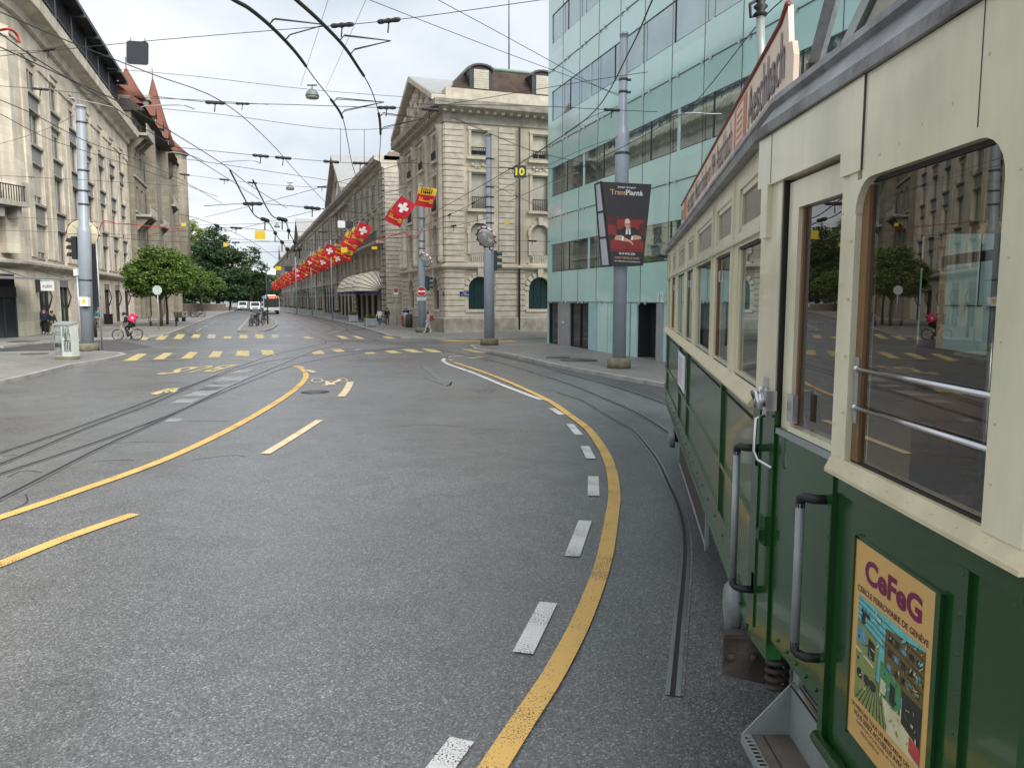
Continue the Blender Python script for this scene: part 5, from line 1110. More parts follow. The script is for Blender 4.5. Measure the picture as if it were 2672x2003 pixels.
tree('street_tree', 'round mid green tree on the left pavement, trunk behind the white octagonal sign', tb0, 2.4, .13, [(-.9, 0, 4.3, 2.1, 2.2, 1.6), (.9, .2, 4.7, 1.9, 2, 1.7), (0, 0, 5.6, 1.7, 1.8, 1.3), (-1.6, .3, 3.6, 1.2, 1.5, 1.0), (1.6, -.3, 3.9, 1.3, 1.5, 1.0)], .135, 24000, 'mid', 1)
tree('street_tree', 'second round tree with slimmer trunk just behind the round mid green tree', tb1, 2.6, .11, [(.2, 0, 4.6, 2.3, 2.2, 1.8), (2.0, .3, 4.3, 1.7, 1.7, 1.3), (.6, 0, 5.9, 1.5, 1.6, 1.0)], .135, 16000, 'mid', 2)
p = G(528, 812, ZK)
tree('street_tree', 'small round tree above the bicycles, darker than the ones before it', p, 3, .16, [(0, 0, 6.0, 2.9, 2.6, 2.4), (1.9, .5, 5.0, 2.3, 2.2, 1.8), (-1.8, 0, 5.3, 2.3, 2.2, 1.9)], .19, 12000, 'mid', 3)
def park(u, y): q = AT(u, YH, y); return Vector((q.x, y, 0.1))
p = park(568, 172); tree('cedar_tree', 'tall dark conifer with drooping tiers rising over the park', p, 5, .5, [(0, 0, 16, 2.6, 2.6, 2.2), (-1, 0, 13.4, 4.2, 4, 1.9), (1.6, 0, 11.8, 4.8, 4, 1.7), (-1.8, 0, 9.6, 5.2, 4, 1.8), (2, 0, 7.6, 5.8, 5, 1.8), (-2, 0, 5.6, 5.4, 5, 1.8), (2.6, 0, 4.2, 5, 5, 1.6)], .33, 26000, 'dark', 4)
p = park(496, 180); tree('park_tree', 'light yellowish green tree between the turreted building and the tall conifer', p, 5, .4, [(0, 0, 17.2, 4.2, 3.4, 3.2), (-1.5, 0, 12, 5, 4, 3.8), (2.2, 0, 9, 5, 4, 3.8), (0, 0, 14.5, 5, 4, 3.2), (-1, 0, 6, 5, 4, 3.5)], .36, 14000, 'light', 5)
p = park(655, 190); tree('park_tree', 'dark slender tree at the right edge of the park before the sky', p, 4, .3, [(.5, 0, 13.2, 1.8, 2, 2.2), (1.2, 0, 9.4, 3, 3, 2.6), (-2, 0, 7, 3.6, 3, 3), (2, 0, 6.4, 3, 3, 2.6), (-2.5, 0, 11, 1.8, 2, 2.4)], .30, 6500, 'dark', 6)
for k, (u, y, h, lb_) in enumerate([(662, 255, 7, 'pale green street tree left of the bus roof'), (700, 290, 9, 'pale green tree rising behind the bus under the white roof'), (730, 320, 8, 'pale green tree at the far end of the flag row'), (600, 215, 6.5, 'low dark tree behind the white van in the park'), (545, 205, 7, 'dark leafy tree behind the low park wall'), (500, 168, 5.5, 'low dark tree beside the turreted building, above the bicycles'), (640, 200, 6.5, 'low dark tree behind the two white vans')]):
    p = park(u, y); tree('park_tree', lb_, p, h * .35, .3, [(0, 0, h, 4.2, 4, 3.0), (3, 0, h * .7, 3.6, 3.5, 2.4), (-3, 0, h * .75, 3.6, 3.5, 2.6), (0, 0, h * .5, 4, 4, 2)], .42, 3600, 'far' if k < 3 else 'dark', 20 + k)
# low park wall, plinth, far building with a white roof, distant hill
M_PWALL = mat('park_wall_stone', (.16, .13, .11), .85, var=.3, scale=2, bump=.3)
q0, q1 = G(482, 812, ZK), G(590, 810, ZK); b = MB(); d = (q1 - q0).normalized(); b.M = frame(q0, d); b.box(0, (q1 - q0).length, 0, .4, 0, 1.3, M_PWALL); b.box(-.1, (q1 - q0).length + .1, -.06, .46, 1.3, 1.45, M_LST2); tag(b.build('garden_wall'), 'low brown stone wall behind the bicycles and under the park trees', 'wall')
b = MB(); c = AT(708, YH, 420); b.box(c.x - 16, c.x + 16, 420, 440, 0, 15.5, M_LST2); b.extrude([(c.x - 17, 419, 15.5), (c.x + 17, 419, 15.5), (c.x + 11, 424, 19), (c.x - 13, 424, 19)], (0, 14, 0), mat('white_roof_sheet', (.62, .64, .66), .5))
for i in range(8):
    for j in range(3): b.box(c.x - 14 + 3.7 * i, c.x - 12.6 + 3.7 * i, 419.9, 420, 3 + 4 * j, 5.2 + 4 * j, M_DKGL)
tag(b.build('distant_building'), 'far building with pale white roof closing the street', 'building')
b = MB(); V = []; n = 40
for i in range(n + 1):
    x = -1500 + 3000 * i / n; h = 60 + 35 * math.sin(i * .7) + 20 * math.sin(i * 1.9); V += [(x, 2300, -5), (x, 2380, h)]
b.add(V, [(2 * i, 2 * i + 2, 2 * i + 3, 2 * i + 1) for i in range(n)], mat('wooded_hill', (.10, .14, .16), .9, scale=.02)); struct(b, 'hill')

# ================================================================== POLES AND WHAT HANGS ON THEM
M_POLE = mat('blue_grey_pole_paint', (.33, .37, .42), .42, .1, .08, 2, coat=.15); M_MOSS = mat('mossy_concrete', (.17, .16, .11), .9, var=.4, scale=6, bump=.4)
M_SIGB = mat('sign_back_dark', (.03, .033, .04), .5); M_RED = mat('sign_red', (.45, .012, .018), .35); M_WSIG = mat('sign_white', (.75, .75, .73), .4); M_YSIG = mat('sign_yellow', (.72, .50, .02), .45)
M_SIGN = mat('signal_housing_green', (.012, .045, .04), .4); M_GALV = mat('galvanised_steel', (.42, .44, .45), .45, .5); M_MIRR = mat('mirror_surface', (.8, .82, .83), .03, 1.0, .02, 1)
def big_pole(label, base, r0, r1, z1, h, bands=()):
    th = thing('overhead_line_pole', label, 'pole', base); x, y, z = base
    b = MB(); b.lathe((x, y, z), [(r0, .1), (r0, z1), (r0 * .97, z1 + .12), (r1, z1 + .35), (r1, h - .15), (r1 * .98, h), (r1 * 1.08, h), (r1 * 1.08, h + .08)], M_POLE, 20); b.build('shaft', th)
    b = MB(); b.lathe((x, y, z), [(r0 * 1.75, 0), (r0 * 1.75, .3), (r0 * 1.5, .36)], M_MOSS, 20); b.build('base', th)
    for q in bands:
        b = MB(); b.lathe((x, y, z + q), [((r0 if q < z1 else r1) + .012, 0), ((r0 if q < z1 else r1) + .02, .01), ((r0 if q < z1 else r1) + .012, .08)], M_DKMET, 16); b.box(x + r1, x + r1 + .12, y - .03, y + .03, z + q, z + q + .07, M_DKMET); b.build('clamp_band', th)
    return th
pL = G(228, 915, ZK); pA = G(1615, 960, ZK); pM = G(1277, 900, ZK); pN = G(1102, 867, ZK)
LP_ = big_pole('thick blue grey pole on the left kerb with a round sign back and white box', pL, .285, .20, 5.4, 10.9, (3.2, 6.6, 7.2, 8.1, 10.2))
LP_.rotation_euler = (0, math.radians(1.9), 0)
big_pole('tallest blue grey pole, carrying the theatre poster', pA, .235, .14, 7.8, 11.05, (9.2, 9.6, 7.2))
big_pole('blue grey pole with red rimmed mirror before the cream corner building', pM, .27, .15, 4.7, 10.6, (5.6, 6.2, 6.7, 7.0, 7.5, 8.0, 9.4))
big_pole('blue grey pole with no entry sign at the hotel side of the crossing', pN, .27, .17, 5.2, 10.3, (5.4, 5.9, 6.4, 8.0, 9.0))
def signal(label, c, rz, n=3, m=None):
    M_SIGN = m or globals()['M_SIGN']
    th = thing('traffic_signal', label, 'traffic light', c, rz); b = MB(WM[th.name]); b.box(-.16, .16, 0, .22, 0, .32 * n + .06, M_SIGN); b.box(-.04, .04, .2, .4, .1, .16, M_DKMET); b.box(-.04, .04, .2, .4, .32 * n - .1, .32 * n - .04, M_DKMET); b.build('housing', th)
    for i in range(n):
        b = MB(WM[th.name]); z = .19 + .32 * i; m = 10
        b.add([(.125 * math.cos(math.pi * (j / m * 1.3 - .15)), yy, z + .125 * math.sin(math.pi * (j / m * 1.3 - .15))) for j in range(m + 1) for yy in (0, -.25 + .0 * j)], [(2 * j, 2 * j + 1, 2 * j + 3, 2 * j + 2) for j in range(m)], M_SIGN); b.lathe((0, 0, 0), [(.001, 0)], M_SIGN, 3) if 0 else b.box(-.09, .09, -.012, 0, z - .09, z + .09, M_VOID); b.build('visor', th)
    return th
signal('green traffic signal seen side on, on the pole with the red rimmed mirror', (pM.x + .42, pM.y + .1, 3.95), math.radians(90))
signal('green traffic signal seen side on, above the no entry sign', (pN.x + .5, pN.y + .05, 3.1), math.radians(78))
signal('black traffic signal seen side on, on the thick left pole', (pL.x - .36, pL.y, 4.3), math.radians(-90), m=M_BLACK)
def mirror(label, c, face, r):
    th = thing('traffic_mirror', label, 'mirror', c); F = Vector(face).normalized(); U_ = Vector((-F.y, F.x, 0)).normalized(); Vv = F.cross(U_); M = Matrix((( *U_, 0), (*Vv, 0), (*F, 0), (0, 0, 0, 1))).transposed(); M = Matrix.Translation(c) @ Matrix(((U_.x, Vv.x, F.x, 0), (U_.y, Vv.y, F.y, 0), (U_.z, Vv.z, F.z, 0), (0, 0, 0, 1)))
    b = MB(M); b.lathe((0, 0, 0), [(r * (1 - (i / 6) ** 2) ** .5 * 1 if 0 else r * .86 * (1 - i / 6), .12 * (1 - (1 - i / 6) ** 2)) for i in range(6)] + [(.004, .121)], M_MIRR, 28); b.build('mirror_face', th)
    b = MB(M); n = 36
    for i in range(n): 
        a0, a1 = 2 * math.pi * i / n, 2 * math.pi * (i + 1) / n
        b.add([(rr * math.cos(a), rr * math.sin(a), zz_) for a in (a0, a1) for rr, zz_ in ((r * .84, .03), (r * .97, .05), (r, .01), (r * .97, -.06))], [(0, 1, 5, 4), (1, 2, 6, 5), (2, 3, 7, 6)], M_RED if i % 3 == 0 else M_WSIG)
    b.build('rim', th)
    b = MB(M); b.lathe((0, 0, -.07), [(.05, 0), (r * .9, .01), (r * .95, .06)], mat('mirror_back', (.55, .50, .34), .6) if 'mirror_back' not in bpy.data.materials else bpy.data.materials['mirror_back'], 24)
    for i in range(8):
        a = math.pi * i / 4; b.tube([(.12 * math.cos(a), .12 * math.sin(a), -.075), (r * .85 * math.cos(a), r * .85 * math.sin(a), -.07)], .02, M_YSIG if 0 else bpy.data.materials['mirror_back'], 4)
    b.tube([(0, .1, -.06), (0, .1, -.3)], .03, M_GALV, 6); b.build('back_plate', th); return th
mirror('oval looking mirror with red and white rim before the cream corner building', AT(1268, 621, pM.y - .45), (-.50, -.72, -.48), .64)
mirror('smaller round mirror above the signal on the no entry pole', AT(1109, 680, pN.y - .35), (-.5, -.72, -.46), .62)
mirror('pale yellow back of a round mirror on the thick left pole', AT(216, 610, pL.y + .55), (-.3, .95, 0), .70)
th = thing('no_entry_sign', 'round red no entry sign with white bar', 'road sign', (pN.x, pN.y - .32, 2.55)); c = AT(1100, 760, pN.y - .34)
b = MB(); n = 28; b.extrude([(c.x + .33 * math.cos(2 * math.pi * i / n), c.y, c.z + .33 * math.sin(2 * math.pi * i / n)) for i in range(n)], (0, .03, 0), M_WSIG); b.extrude([(c.x + .31 * math.cos(2 * math.pi * i / n), c.y - .006, c.z + .31 * math.sin(2 * math.pi * i / n)) for i in range(n)], (0, .005, 0), M_RED); b.build('disc', th)
b = MB(); b.box(c.x - .25, c.x + .25, c.y - .010, c.y - .006, c.z - .055, c.z + .055, M_WSIG); b.build('bar', th)
b = MB(); b.box(c.x - .32, c.x + .32, c.y, c.y + .02, c.z - .66, c.z - .4, mat('sign_plate_grey', (.55, .57, .57), .4)); b.text('EXCEPTÉ TPG', (c.x, c.y - .004, c.z - .47), (1, 0, 0), (0, 0, 1), .5, .08, M_BLACK, .01); b.box(c.x - .25, c.x + .25, c.y - .004, c.y, c.z - .6, c.z - .57, M_BLACK); b.build('plate', th)
# left pole extras
b = MB(); c = AT(222, 786, pL.y - .36); b.box(c.x - .19, c.x + .19, c.y - .12, c.y + .1, c.z - .22, c.z + .22, M_WSIG); b.box(c.x - .21, c.x + .21, c.y - .14, c.y + .1, c.z + .22, c.z + .24, M_GALV); b.lathe((0, 0, 0), [(.001, 0)], M_YSIG, 3) if 0 else None
b.box(c.x - .07, c.x + .07, c.y - .123, c.y - .12, c.z - .09, c.z + .09, M_YSIG); b.box(c.x - .1, c.x + .1, c.y - .1, c.y, c.z - .3, c.z - .22, M_BLACK); tag(b.build('junction_box'), 'white junction box with yellow sticker on the thick left pole', 'box')
b = MB(); c = AT(245, 725, pL.y + .5); b.box(c.x - .15, c.x + .15, c.y, c.y + .06, c.z - 1.35, c.z + 1.55, M_SIGB); b.tube([(c.x + .2, c.y, ZK), (c.x + .2, c.y, c.z + 1.7)], .035, M_GALV, 8); tag(b.build('information_panel'), 'tall narrow dark panel on a thin post behind the thick left pole', 'panel')
b = MB(); c = AT(206, 800, pL.y - .25); b.tube([(c.x, c.y, ZK), (c.x, c.y, 3.6)], .045, M_GALV, 8); b.box(c.x - .1, c.x + .06, c.y - .1, c.y + .1, 3.55, 3.85, M_WSIG); tag(b.build('sensor_post'), 'slim galvanised post standing against the thick left pole', 'post')
b = MB(); c = G(250, 880, ZK); b.lathe(c, [(.09, 0), (.09, 1.0), (.06, 1.05)], M_BLACK, 10); tag(b.build('bollard'), 'black bollard right of the thick left pole', 'bollard')
# ---- theatre poster on the tall pole
ap = thing('advertising_board', 'tapering theatre poster board with bald man in red seats', 'advertising board', (pA.x, pA.y, 3.5))
y0 = pA.y - .42; TL, TR, BR, BL = AT(1570, 474, y0 + .05), AT(1700, 481, y0 + .05), AT(1678, 693, y0), AT(1594, 693, y0)
b = MB(); b.extrude([TL, TR, BR, BL], (0, .05, 0), M_BLACK); b.build('front_frame', ap)
T2, B2 = AT(1553, 481, y0 + .75), AT(1570, 694, y0 + .75)
b = MB(); M_PAN = mat('translucent_panel', (.55, .58, .64), .4)
A0, A1 = TL + Vector((-.02, .06, 0)), BL + Vector((-.02, .06, 0)); b.quad(T2, A0, A1, B2, M_PAN)
for t in (0, .345, .655, 1): 
    p, q = T2.lerp(B2, t), A0.lerp(A1, t); b.tube([p, q], .035, M_DKMET, 4)
b.tube([T2, B2], .04, M_DKMET, 4); b.tube([A0, A1], .04, M_DKMET, 4); b.build('side_panel', ap)
T3 = TR + Vector((-.55, .9, 0)); B3 = BR + Vector((-.4, .75, 0))
b = MB(); b.quad(TR + Vector((0, .06, 0)), T3, B3, BR + Vector((0, .06, 0)), M_SIGB); b.quad(T3, T2, B2, B3, M_SIGB); b.poly([BL, BR, B3, B2], M_SIGB); b.build('back_panel', ap)
def pp(u, v, d=0.0):                        # a point on the printed sheet, 0..1 across and 0..1 up
    l = BL.lerp(TL, v); r_ = BR.lerp(TR, v); p = l.lerp(r_, u); return (p.x, p.y - .004 - d, p.z)
b = MB(); PB = flat('print_night', (.012, .013, .018)); PR = flat('print_seat_red', (.22, .012, .014)); PRD = flat('print_seat_dark', (.075, .006, .008)); PSK = flat('print_skin', (.50, .30, .20)); PSK2 = flat('print_skin_dark', (.33, .18, .11)); PW = flat('print_white', (.72, .72, .70)); PGO = flat('print_gold', (.55, .33, .17)); PBK = flat('print_jacket', (.008, .009, .012))
def pf(pts, m, d): b.poly([pp(x, z, d) for x, z in pts][::1], m)
def pe(cx, cz, rx, rz, m, d, n=18): pf([(cx + rx * math.cos(2 * math.pi * i / n), cz + rz * math.sin(2 * math.pi * i / n)) for i in range(n)], m, d)
pf([(.02, .01), (.98, .01), (.98, .99), (.02, .99)], PB, .000)
for i in range(6): pe(.1 + .16 * i, .56, .075, .035, PRD, .0008)
def seat(x, z, w_, h_, m, d):
    pf([(x - w_, z - h_)] + [(x + w_, z - h_)] + [(x + w_, z + h_ * .6), (x + w_ * .8, z + h_), (x - w_ * .8, z + h_), (x - w_, z + h_ * .6)], m, d)
seat(.12, .44, .12, .075, PRD, .0012); seat(.42, .50, .16, .06, PR, .0012); seat(.75, .50, .15, .06, PR, .0014); seat(.9, .44, .10, .075, PRD, .0016); seat(.13, .43, .10, .06, PR, .0016)
pf([(.26, .33), (.84, .33), (.80, .43), (.66, .47), (.42, .47), (.30, .42)], PBK, .0020)                 # jacket
pf([(.47, .38), (.60, .38), (.58, .47), (.49, .47)], PW, .0024); pf([(.52, .36), (.55, .36), (.55, .45), (.52, .45)], PBK, .0026)
pe(.52, .512, .072, .058, PSK, .0028); pe(.535, .470, .052, .04, PSK, .0030); pe(.51, .535, .055, .035, flat('print_highlight', (.68, .48, .36)), .0032); pe(.575, .49, .02, .03, PSK2, .0031)
pf([(.47, .492), (.53, .492), (.53, .512), (.47, .512)], PBK, .0034); pf([(.545, .492), (.595, .492), (.595, .512), (.545, .512)], PBK, .0034); pf([(.478, .495), (.522, .495), (.522, .508), (.478, .508)], PSK, .0036); pf([(.552, .495), (.588, .495), (.588, .508), (.552, .508)], PSK, .0036); pf([(.52, .503), (.55, .503), (.55, .507), (.52, .507)], PBK, .0036); pf([(.50, .455), (.56, .455), (.55, .462), (.51, .462)], PSK2, .0036)
pf([(.16, .315), (.40, .30), (.44, .335), (.36, .37), (.22, .365)], PSK, .0030); pf([(.60, .31), (.88, .325), (.86, .36), (.72, .375), (.62, .355)], PSK, .0030); pf([(.36, .305), (.41, .30), (.43, .35), (.38, .362)], PW, .0034); pf([(.61, .315), (.65, .315), (.66, .365), (.62, .36)], PW, .0034)
pf([(.41, .30), (.58, .285), (.66, .25), (.68, .26), (.6, .31), (.45, .34)], PSK, .0036)
seat(.27, .245, .22, .07, PR, .0026); seat(.73, .24, .22, .07, PR, .0026); pf([(.05, .19), (.95, .19), (.95, .2), (.05, .2)], PRD, .0040)
C_ = lambda x, z, d: pp(x, z, d)
for s_, x, z, w_, h_, m in (('Joseph Gorgoni', .5, .945, .36, .028, PW), ('Trans', .32, .885, .31, .062, PGO), ('Planté', .66, .885, .33, .062, PW), ('28-29-30.06.2024', .5, .145, .5, .026, PW), ('CASINO THÉÂTRE DE GENÈVE', .5, .095, .76, .03, PGO), ('INFOS ET RÉSERVATIONS SUR WWW.DREAMBALLET.CH', .5, .052, .8, .016, PW)):
    wd = (TR - TL).length if z > .5 else (BR - BL).length
    b.text(s_, pp(x, z, .0042), (TR - TL), (TL - BL), w_ * wd, h_ * (TL - BL).length, m, .012)
b.build('poster_sheet', ap)
# ---- stop sign seen from behind, island signal, row poles
q = G(415, 860, ZK); th = thing('stop_sign', 'white back of an octagonal sign on a thin post by the round trees', 'road sign', q); c = AT(411, 757, q.y)
b = MB(); b.tube([q, (c.x, c.y, c.z + .35)], .035, M_GALV, 8); b.build('post', th); b = MB(); b.extrude([(c.x + .38 * math.cos(math.pi / 8 + math.pi * i / 4), c.y - .06, c.z + .38 * math.sin(math.pi / 8 + math.pi * i / 4)) for i in range(8)], (0, .02, 0), mat('sign_back_pale', (.50, .55, .54), .45)); b.build('plate', th)
q = G(699, 846, ZK); th = thing('signal_post', 'thin dark post with signals on the traffic island beside the parked bicycles', 'post', q)
b = MB(); b.tube([q, (q.x, q.y, 5.2)], .06, M_DKMET, 8); b.build('post', th); b = MB(); b.box(q.x + .08, q.x + .36, q.y - .1, q.y + .1, 3.2, 4.2, M_SIGN); b.build('signal_head', th)
for k, (u, v) in enumerate([(868, 833), (815, 823), (775, 818)]):
    q = G(u, v, ZK); b = MB(); b.tube([q, (q.x, q.y, 9.3)], [.10, .07], M_POLE, 8); tag(b.build('street_pole'), ['slim grey pole standing nearest in front of the awning hotel', 'slim grey pole second along the kerb of the grey row', 'slim grey pole third along the kerb of the grey row'][k], 'pole')

# ================================================================== OVERHEAD WIRES
M_WIRE = mat('wire_black', (.035, .035, .038), .5, .2); M_INS = mat('insulator_dark', (.022, .022, .02), .6, var=.3, scale=30); M_REDC = mat('red_cable_sheath', (.42, .02, .02), .5)
def D(u, v, z): return G(u * K, v * K, z)
def insul(mb, c, d, ln=.34, r=.035):
    d = Vector(d).normalized(); a = c - d * ln / 2
    mb.tube([a + d * ln * t for t in (0, .06, .2, .32, .5, .62, .8, .94, 1)], [r * k for k in (.5, .9, 1, .75, 1.1, .75, 1.0, .9, .5)], M_INS, 7)
RC_ = lambda *a, **k: wire(*a, **k)
def wire(name, label, pts, r=.009, ins=(), m=None, hang=True, n=5, g=None):
    P = smooth_line(pts, n) if len(pts) > 2 else [Vector(p) for p in pts]; r *= .72
    b = MB(); b.tube(P, r, m or M_WIRE, 5); o = tag(b.build(name), label, 'cable' if 'cable' in name else 'wire', g)
    for (t, ln) in ins:
        i = min(int(t * (len(P) - 1)), len(P) - 2); c = P[i].lerp(P[i + 1], t * (len(P) - 1) - i); q = MB(); insul(q, c, P[i + 1] - P[i], ln * .85, ln * .085)
        if hang: q.tube([c - Vector((0, 0, .02)), c - Vector((.02, 0, ln * .4))], ln * .025, M_INS, 5)
        q.build('insulator', o)
    return o
ZC_ = 5.6
L1 = [(430, -46), (505, 0), (540, 20), (590, 62), (640, 115), (680, 170), (715, 215), (740, 255), (752, 310), (763, 362), (790, 440)]
L2 = [(610, -25), (640, 0), (690, 45), (740, 97), (770, 140), (800, 190), (818, 245), (822, 290), (820, 330), (816, 370), (800, 450)]
for Ls, lb_ in ((L1, 'outer of two thick curving contact wires sweeping across the sky'), (L2, 'inner of two thick curving contact wires sweeping across the sky')):
    o = wire('contact_wire', lb_, [D(u, v, ZC_) for u, v in Ls], .011, n=6)
    P = smooth_line([D(u, v, ZC_) for u, v in Ls], 6)
    b = MB(); b.tube(P[2:28], .022, M_INS, 6); b.build('curve_segment', o)
    k = 36; b = MB(); b.tube(P[k:k + 7], .022, M_INS, 6); b.build('curve_segment', o)
    for i, off in ((17, (.55, .25)), (21, (.55, .0)), (37, (.75, .3)), (41, (.75, .0))):   # pull-off rods to the span wire insulator
        p = P[i]; b = MB(); q = P[i + (2 if i in (17, 37) else -2)] + Vector((off[0], .1, .12)); b.tube([p, p + Vector((.06, .03, .08)), q], .007, M_INS, 4); b.tube([p, p + Vector((.08, -.12, .02)), q], .006, M_INS, 4); b.build('pull_off_rod', o)
W = [
 ('contact_wire', 'long wire dropping from the top left corner past the black hanging plate', [(0, 26), (139, 86), (325, 159), (477, 218), (580, 304), (640, 371), (701, 435), (745, 480)], 5.6, .010, []),
 ('contact_wire', 'wire from the left edge crossing the facade towards the far flags, upper', [(0, 102), (147, 170), (262, 223), (362, 280), (480, 354), (540, 400), (620, 450)], 5.6, .012, []),
 ('contact_wire', 'wire from the left edge crossing the facade just below the red hose', [(0, 72), (60, 115), (147, 170), (230, 220), (322, 284), (393, 325), (470, 372), (560, 430)], 5.6, .011, []),
 ('contact_wire', 'lower wire crossing the stone facade behind the thick left pole top', [(0, 216), (79, 250), (183, 304), (291, 343), (393, 390), (480, 440)], 5.6, .010, []),
 ('contact_wire', 'lowest sloping wire on the stone facade, meeting the left pole halfway up', [(0, 246), (105, 300), (210, 335), (340, 378), (470, 425)], 5.6, .009, []),
 ('contact_wire', 'thick cable dropping steeply past the poster pole and over the corner building', [(1430, -40), (1407, 5), (1360, 110), (1284, 241), (1179, 317), (1080, 378), (980, 435), (900, 480)], 5.6, .013, []),
 ('contact_wire', 'cable sloping from the tram roof sign across the glass facade', [(1720, -30), (1690, 0), (1630, 62), (1494, 229), (1409, 283), (1263, 359), (1102, 434)], 5.6, .010, []),
 ('span_wire', 'highest span wire carrying the black hanging plate', [(-60, 128), (275, 93), (590, 66), (840, 45), (1170, 0), (1300, -20)], 7.2, .009, [(.52, .5), (.60, .5)]),
 ('span_wire', 'span wire that carries the nearest grey lamp', [(230, 148), (420, 165), (674, 194), (900, 212), (985, 222)], 8.6, .010, []),
 ('span_wire', 'span wire with insulators at the second bend of the curving wires', [(330, 208), (465, 222), (620, 226), (800, 232), (900, 234), (985, 243)], 6.2, .009, [(.20, .42), (.66, .42), (.86, .42), (.28, .3)]),
 ('span_wire', 'sagging span wire with two droppers above the grey row roofs', [(350, 235), (497, 250), (680, 275), (780, 280), (900, 274)], 7.6, .010, []),
 ('span_wire', 'span wire with four insulators below the sagging span wire', [(380, 318), (497, 330), (600, 340), (760, 352), (900, 352)], 6.2, .010, [(.42, .5), (.52, .5), (.68, .5), (.78, .5)]),
 ('span_wire', 'bare span wire just beneath the four insulators', [(385, 341), (580, 370), (740, 395), (860, 420)], 6.2, .010, []),
 ('span_wire', 'span wire holding the second grey lamp', [(383, 375), (500, 390), (627, 402), (750, 404), (880, 398)], 8.6, .012, [(.05, .6), (.22, .6), (.34, .6), (.64, .6)]),
 ('span_wire', 'span wire across the stone facade with a black insulator high on the left', [(-30, 109), (86, 110), (144, 98)], 6.4, .007, [(.62, .32)]),
 ('span_wire', 'span wire with a long insulator over the second column of windows on the left', [(-30, 184), (93, 193), (240, 208), (420, 216), (580, 226)], 6.4, .008, [(.24, .32)]),
 ('span_wire', 'stay rising to the top of the thick left pole', [(-20, 316), (45, 298), (105, 277), (160, 250)], 7.0, .008, []),
 ('span_wire', 'level span wire over the middle windows of the stone facade', [(-20, 378), (90, 384), (170, 388), (300, 396), (390, 402)], 6.2, .009, [(.2, .2)]),
 ('span_wire', 'level wire passing behind the round mirror back, upper', [(-20, 466), (165, 476), (330, 487), (600, 482), (905, 470)], 6.6, .014, []),
 ('span_wire', 'level wire passing behind the round mirror back, lower', [(-20, 497), (165, 503), (480, 515), (700, 530), (905, 545)], 5.8, .014, []),
 ('span_wire', 'thick level wire crossing the tree tops towards the no entry pole', [(205, 508), (330, 520), (480, 524), (640, 520), (905, 512)], 5.7, .018, [(.45, .8), (.55, .6)]),
 ('span_wire', 'thin wire over the yellow hanging plate', [(330, 505), (480, 492), (620, 500), (780, 500), (905, 496)], 6.0, .014, [(.3, .7), (.62, .6)]),
 ('span_wire', 'fine wire from the top edge to the poster pole, left one', [(770, -14), (798, 0), (1076, 108), (1290, 187), (1338, 205)], 9.6, .012, []),
 ('span_wire', 'fine wire from the top edge to the poster pole, right one', [(920, -16), (946, 0), (1076, 70), (1283, 183), (1338, 208)], 9.6, .012, []),
 ('span_wire', 'wire along the cornice of the corner building to the poster pole', [(905, 236), (1061, 210), (1283, 173), (1400, 156)], 8.2, .012, [(.1, .4)]),
 ('span_wire', 'level wire from the corner building to the insulator beside the poster pole', [(900, 225), (1150, 229), (1290, 236), (1420, 242)], 7.2, .012, [(.74, .5)]),
 ('span_wire', 'wire falling from the cornice of the corner building towards the glass facade', [(973, 252), (1083, 299), (1156, 328), (1260, 352)], 6.6, .012, []),
 ('span_wire', 'upper wire from the mirror pole up to the poster pole', [(1064, 394), (1180, 318), (1260, 262), (1335, 230)], 8.0, .012, [(.5, .3)]),
 ('span_wire', 'lower wire from the mirror pole up to the poster pole', [(1064, 420), (1180, 360), (1260, 322), (1335, 296)], 7.0, .012, []),
 ('span_wire', 'wire from the mirror pole down to the no entry pole', [(1058, 418), (990, 455), (905, 492)], 6.4, .016, [(.3, .5), (.6, .5)]),
 ('span_wire', 'second wire from the mirror pole to the no entry pole, nearly level', [(1058, 470), (980, 488), (910, 500)], 5.9, .016, [(.5, .6)]),
 ('span_wire', 'level wire at mirror height across the cream corner building', [(905, 533), (1060, 520), (1190, 522)], 5.5, .016, [(.8, .6)]),
 ('span_wire', 'wire under the number plate running to the glass building', [(905, 556), (1060, 545), (1190, 545)], 5.3, .014, []),
 ('span_wire', 'thin wire behind the number ten plate', [(900, 352), (1060, 362), (1190, 364), (1300, 352)], 6.8, .012, [(.45, .4)]),
 ('span_wire', 'wire fanning down right of the mirror pole', [(1064, 400), (1130, 430), (1190, 462)], 6.6, .012, [(.4, .3)]),
 ('span_wire', 'crossing wire between the two lamps, rising to the right', [(440, 470), (600, 430), (760, 385), (900, 345)], 6.0, .012, []),
 ('span_wire', 'crossing wire above the flags, rising to the right', [(470, 505), (640, 465), (780, 430), (880, 405)], 6.0, .014, []),
 ('span_wire', 'level wire over the far street in front of the second pediment', [(440, 445), (560, 440), (700, 452), (800, 462)], 6.2, .018, [(.3, .9), (.6, .9)]),
 ('span_wire', 'far level wire under the yellow hanging plate', [(470, 540), (560, 545), (660, 540), (760, 530)], 6.0, .02, [(.3, 1.0), (.6, 1.0)]),
 ('span_wire', 'farthest level wire over the street above the white roof', [(480, 568), (560, 578), (640, 574), (700, 566)], 6.0, .025, [(.5, 1.2)]),
 ('span_wire', 'slanting wire over the park trees on the far left of the street', [(385, 462), (450, 480), (540, 520), (600, 560)], 5.8, .016, [(.4, .8)]),
]
for nm, lb_, pts, z, r, ins in W: wire(nm, lb_, [D(u, v, z) for u, v in pts], r, ins)
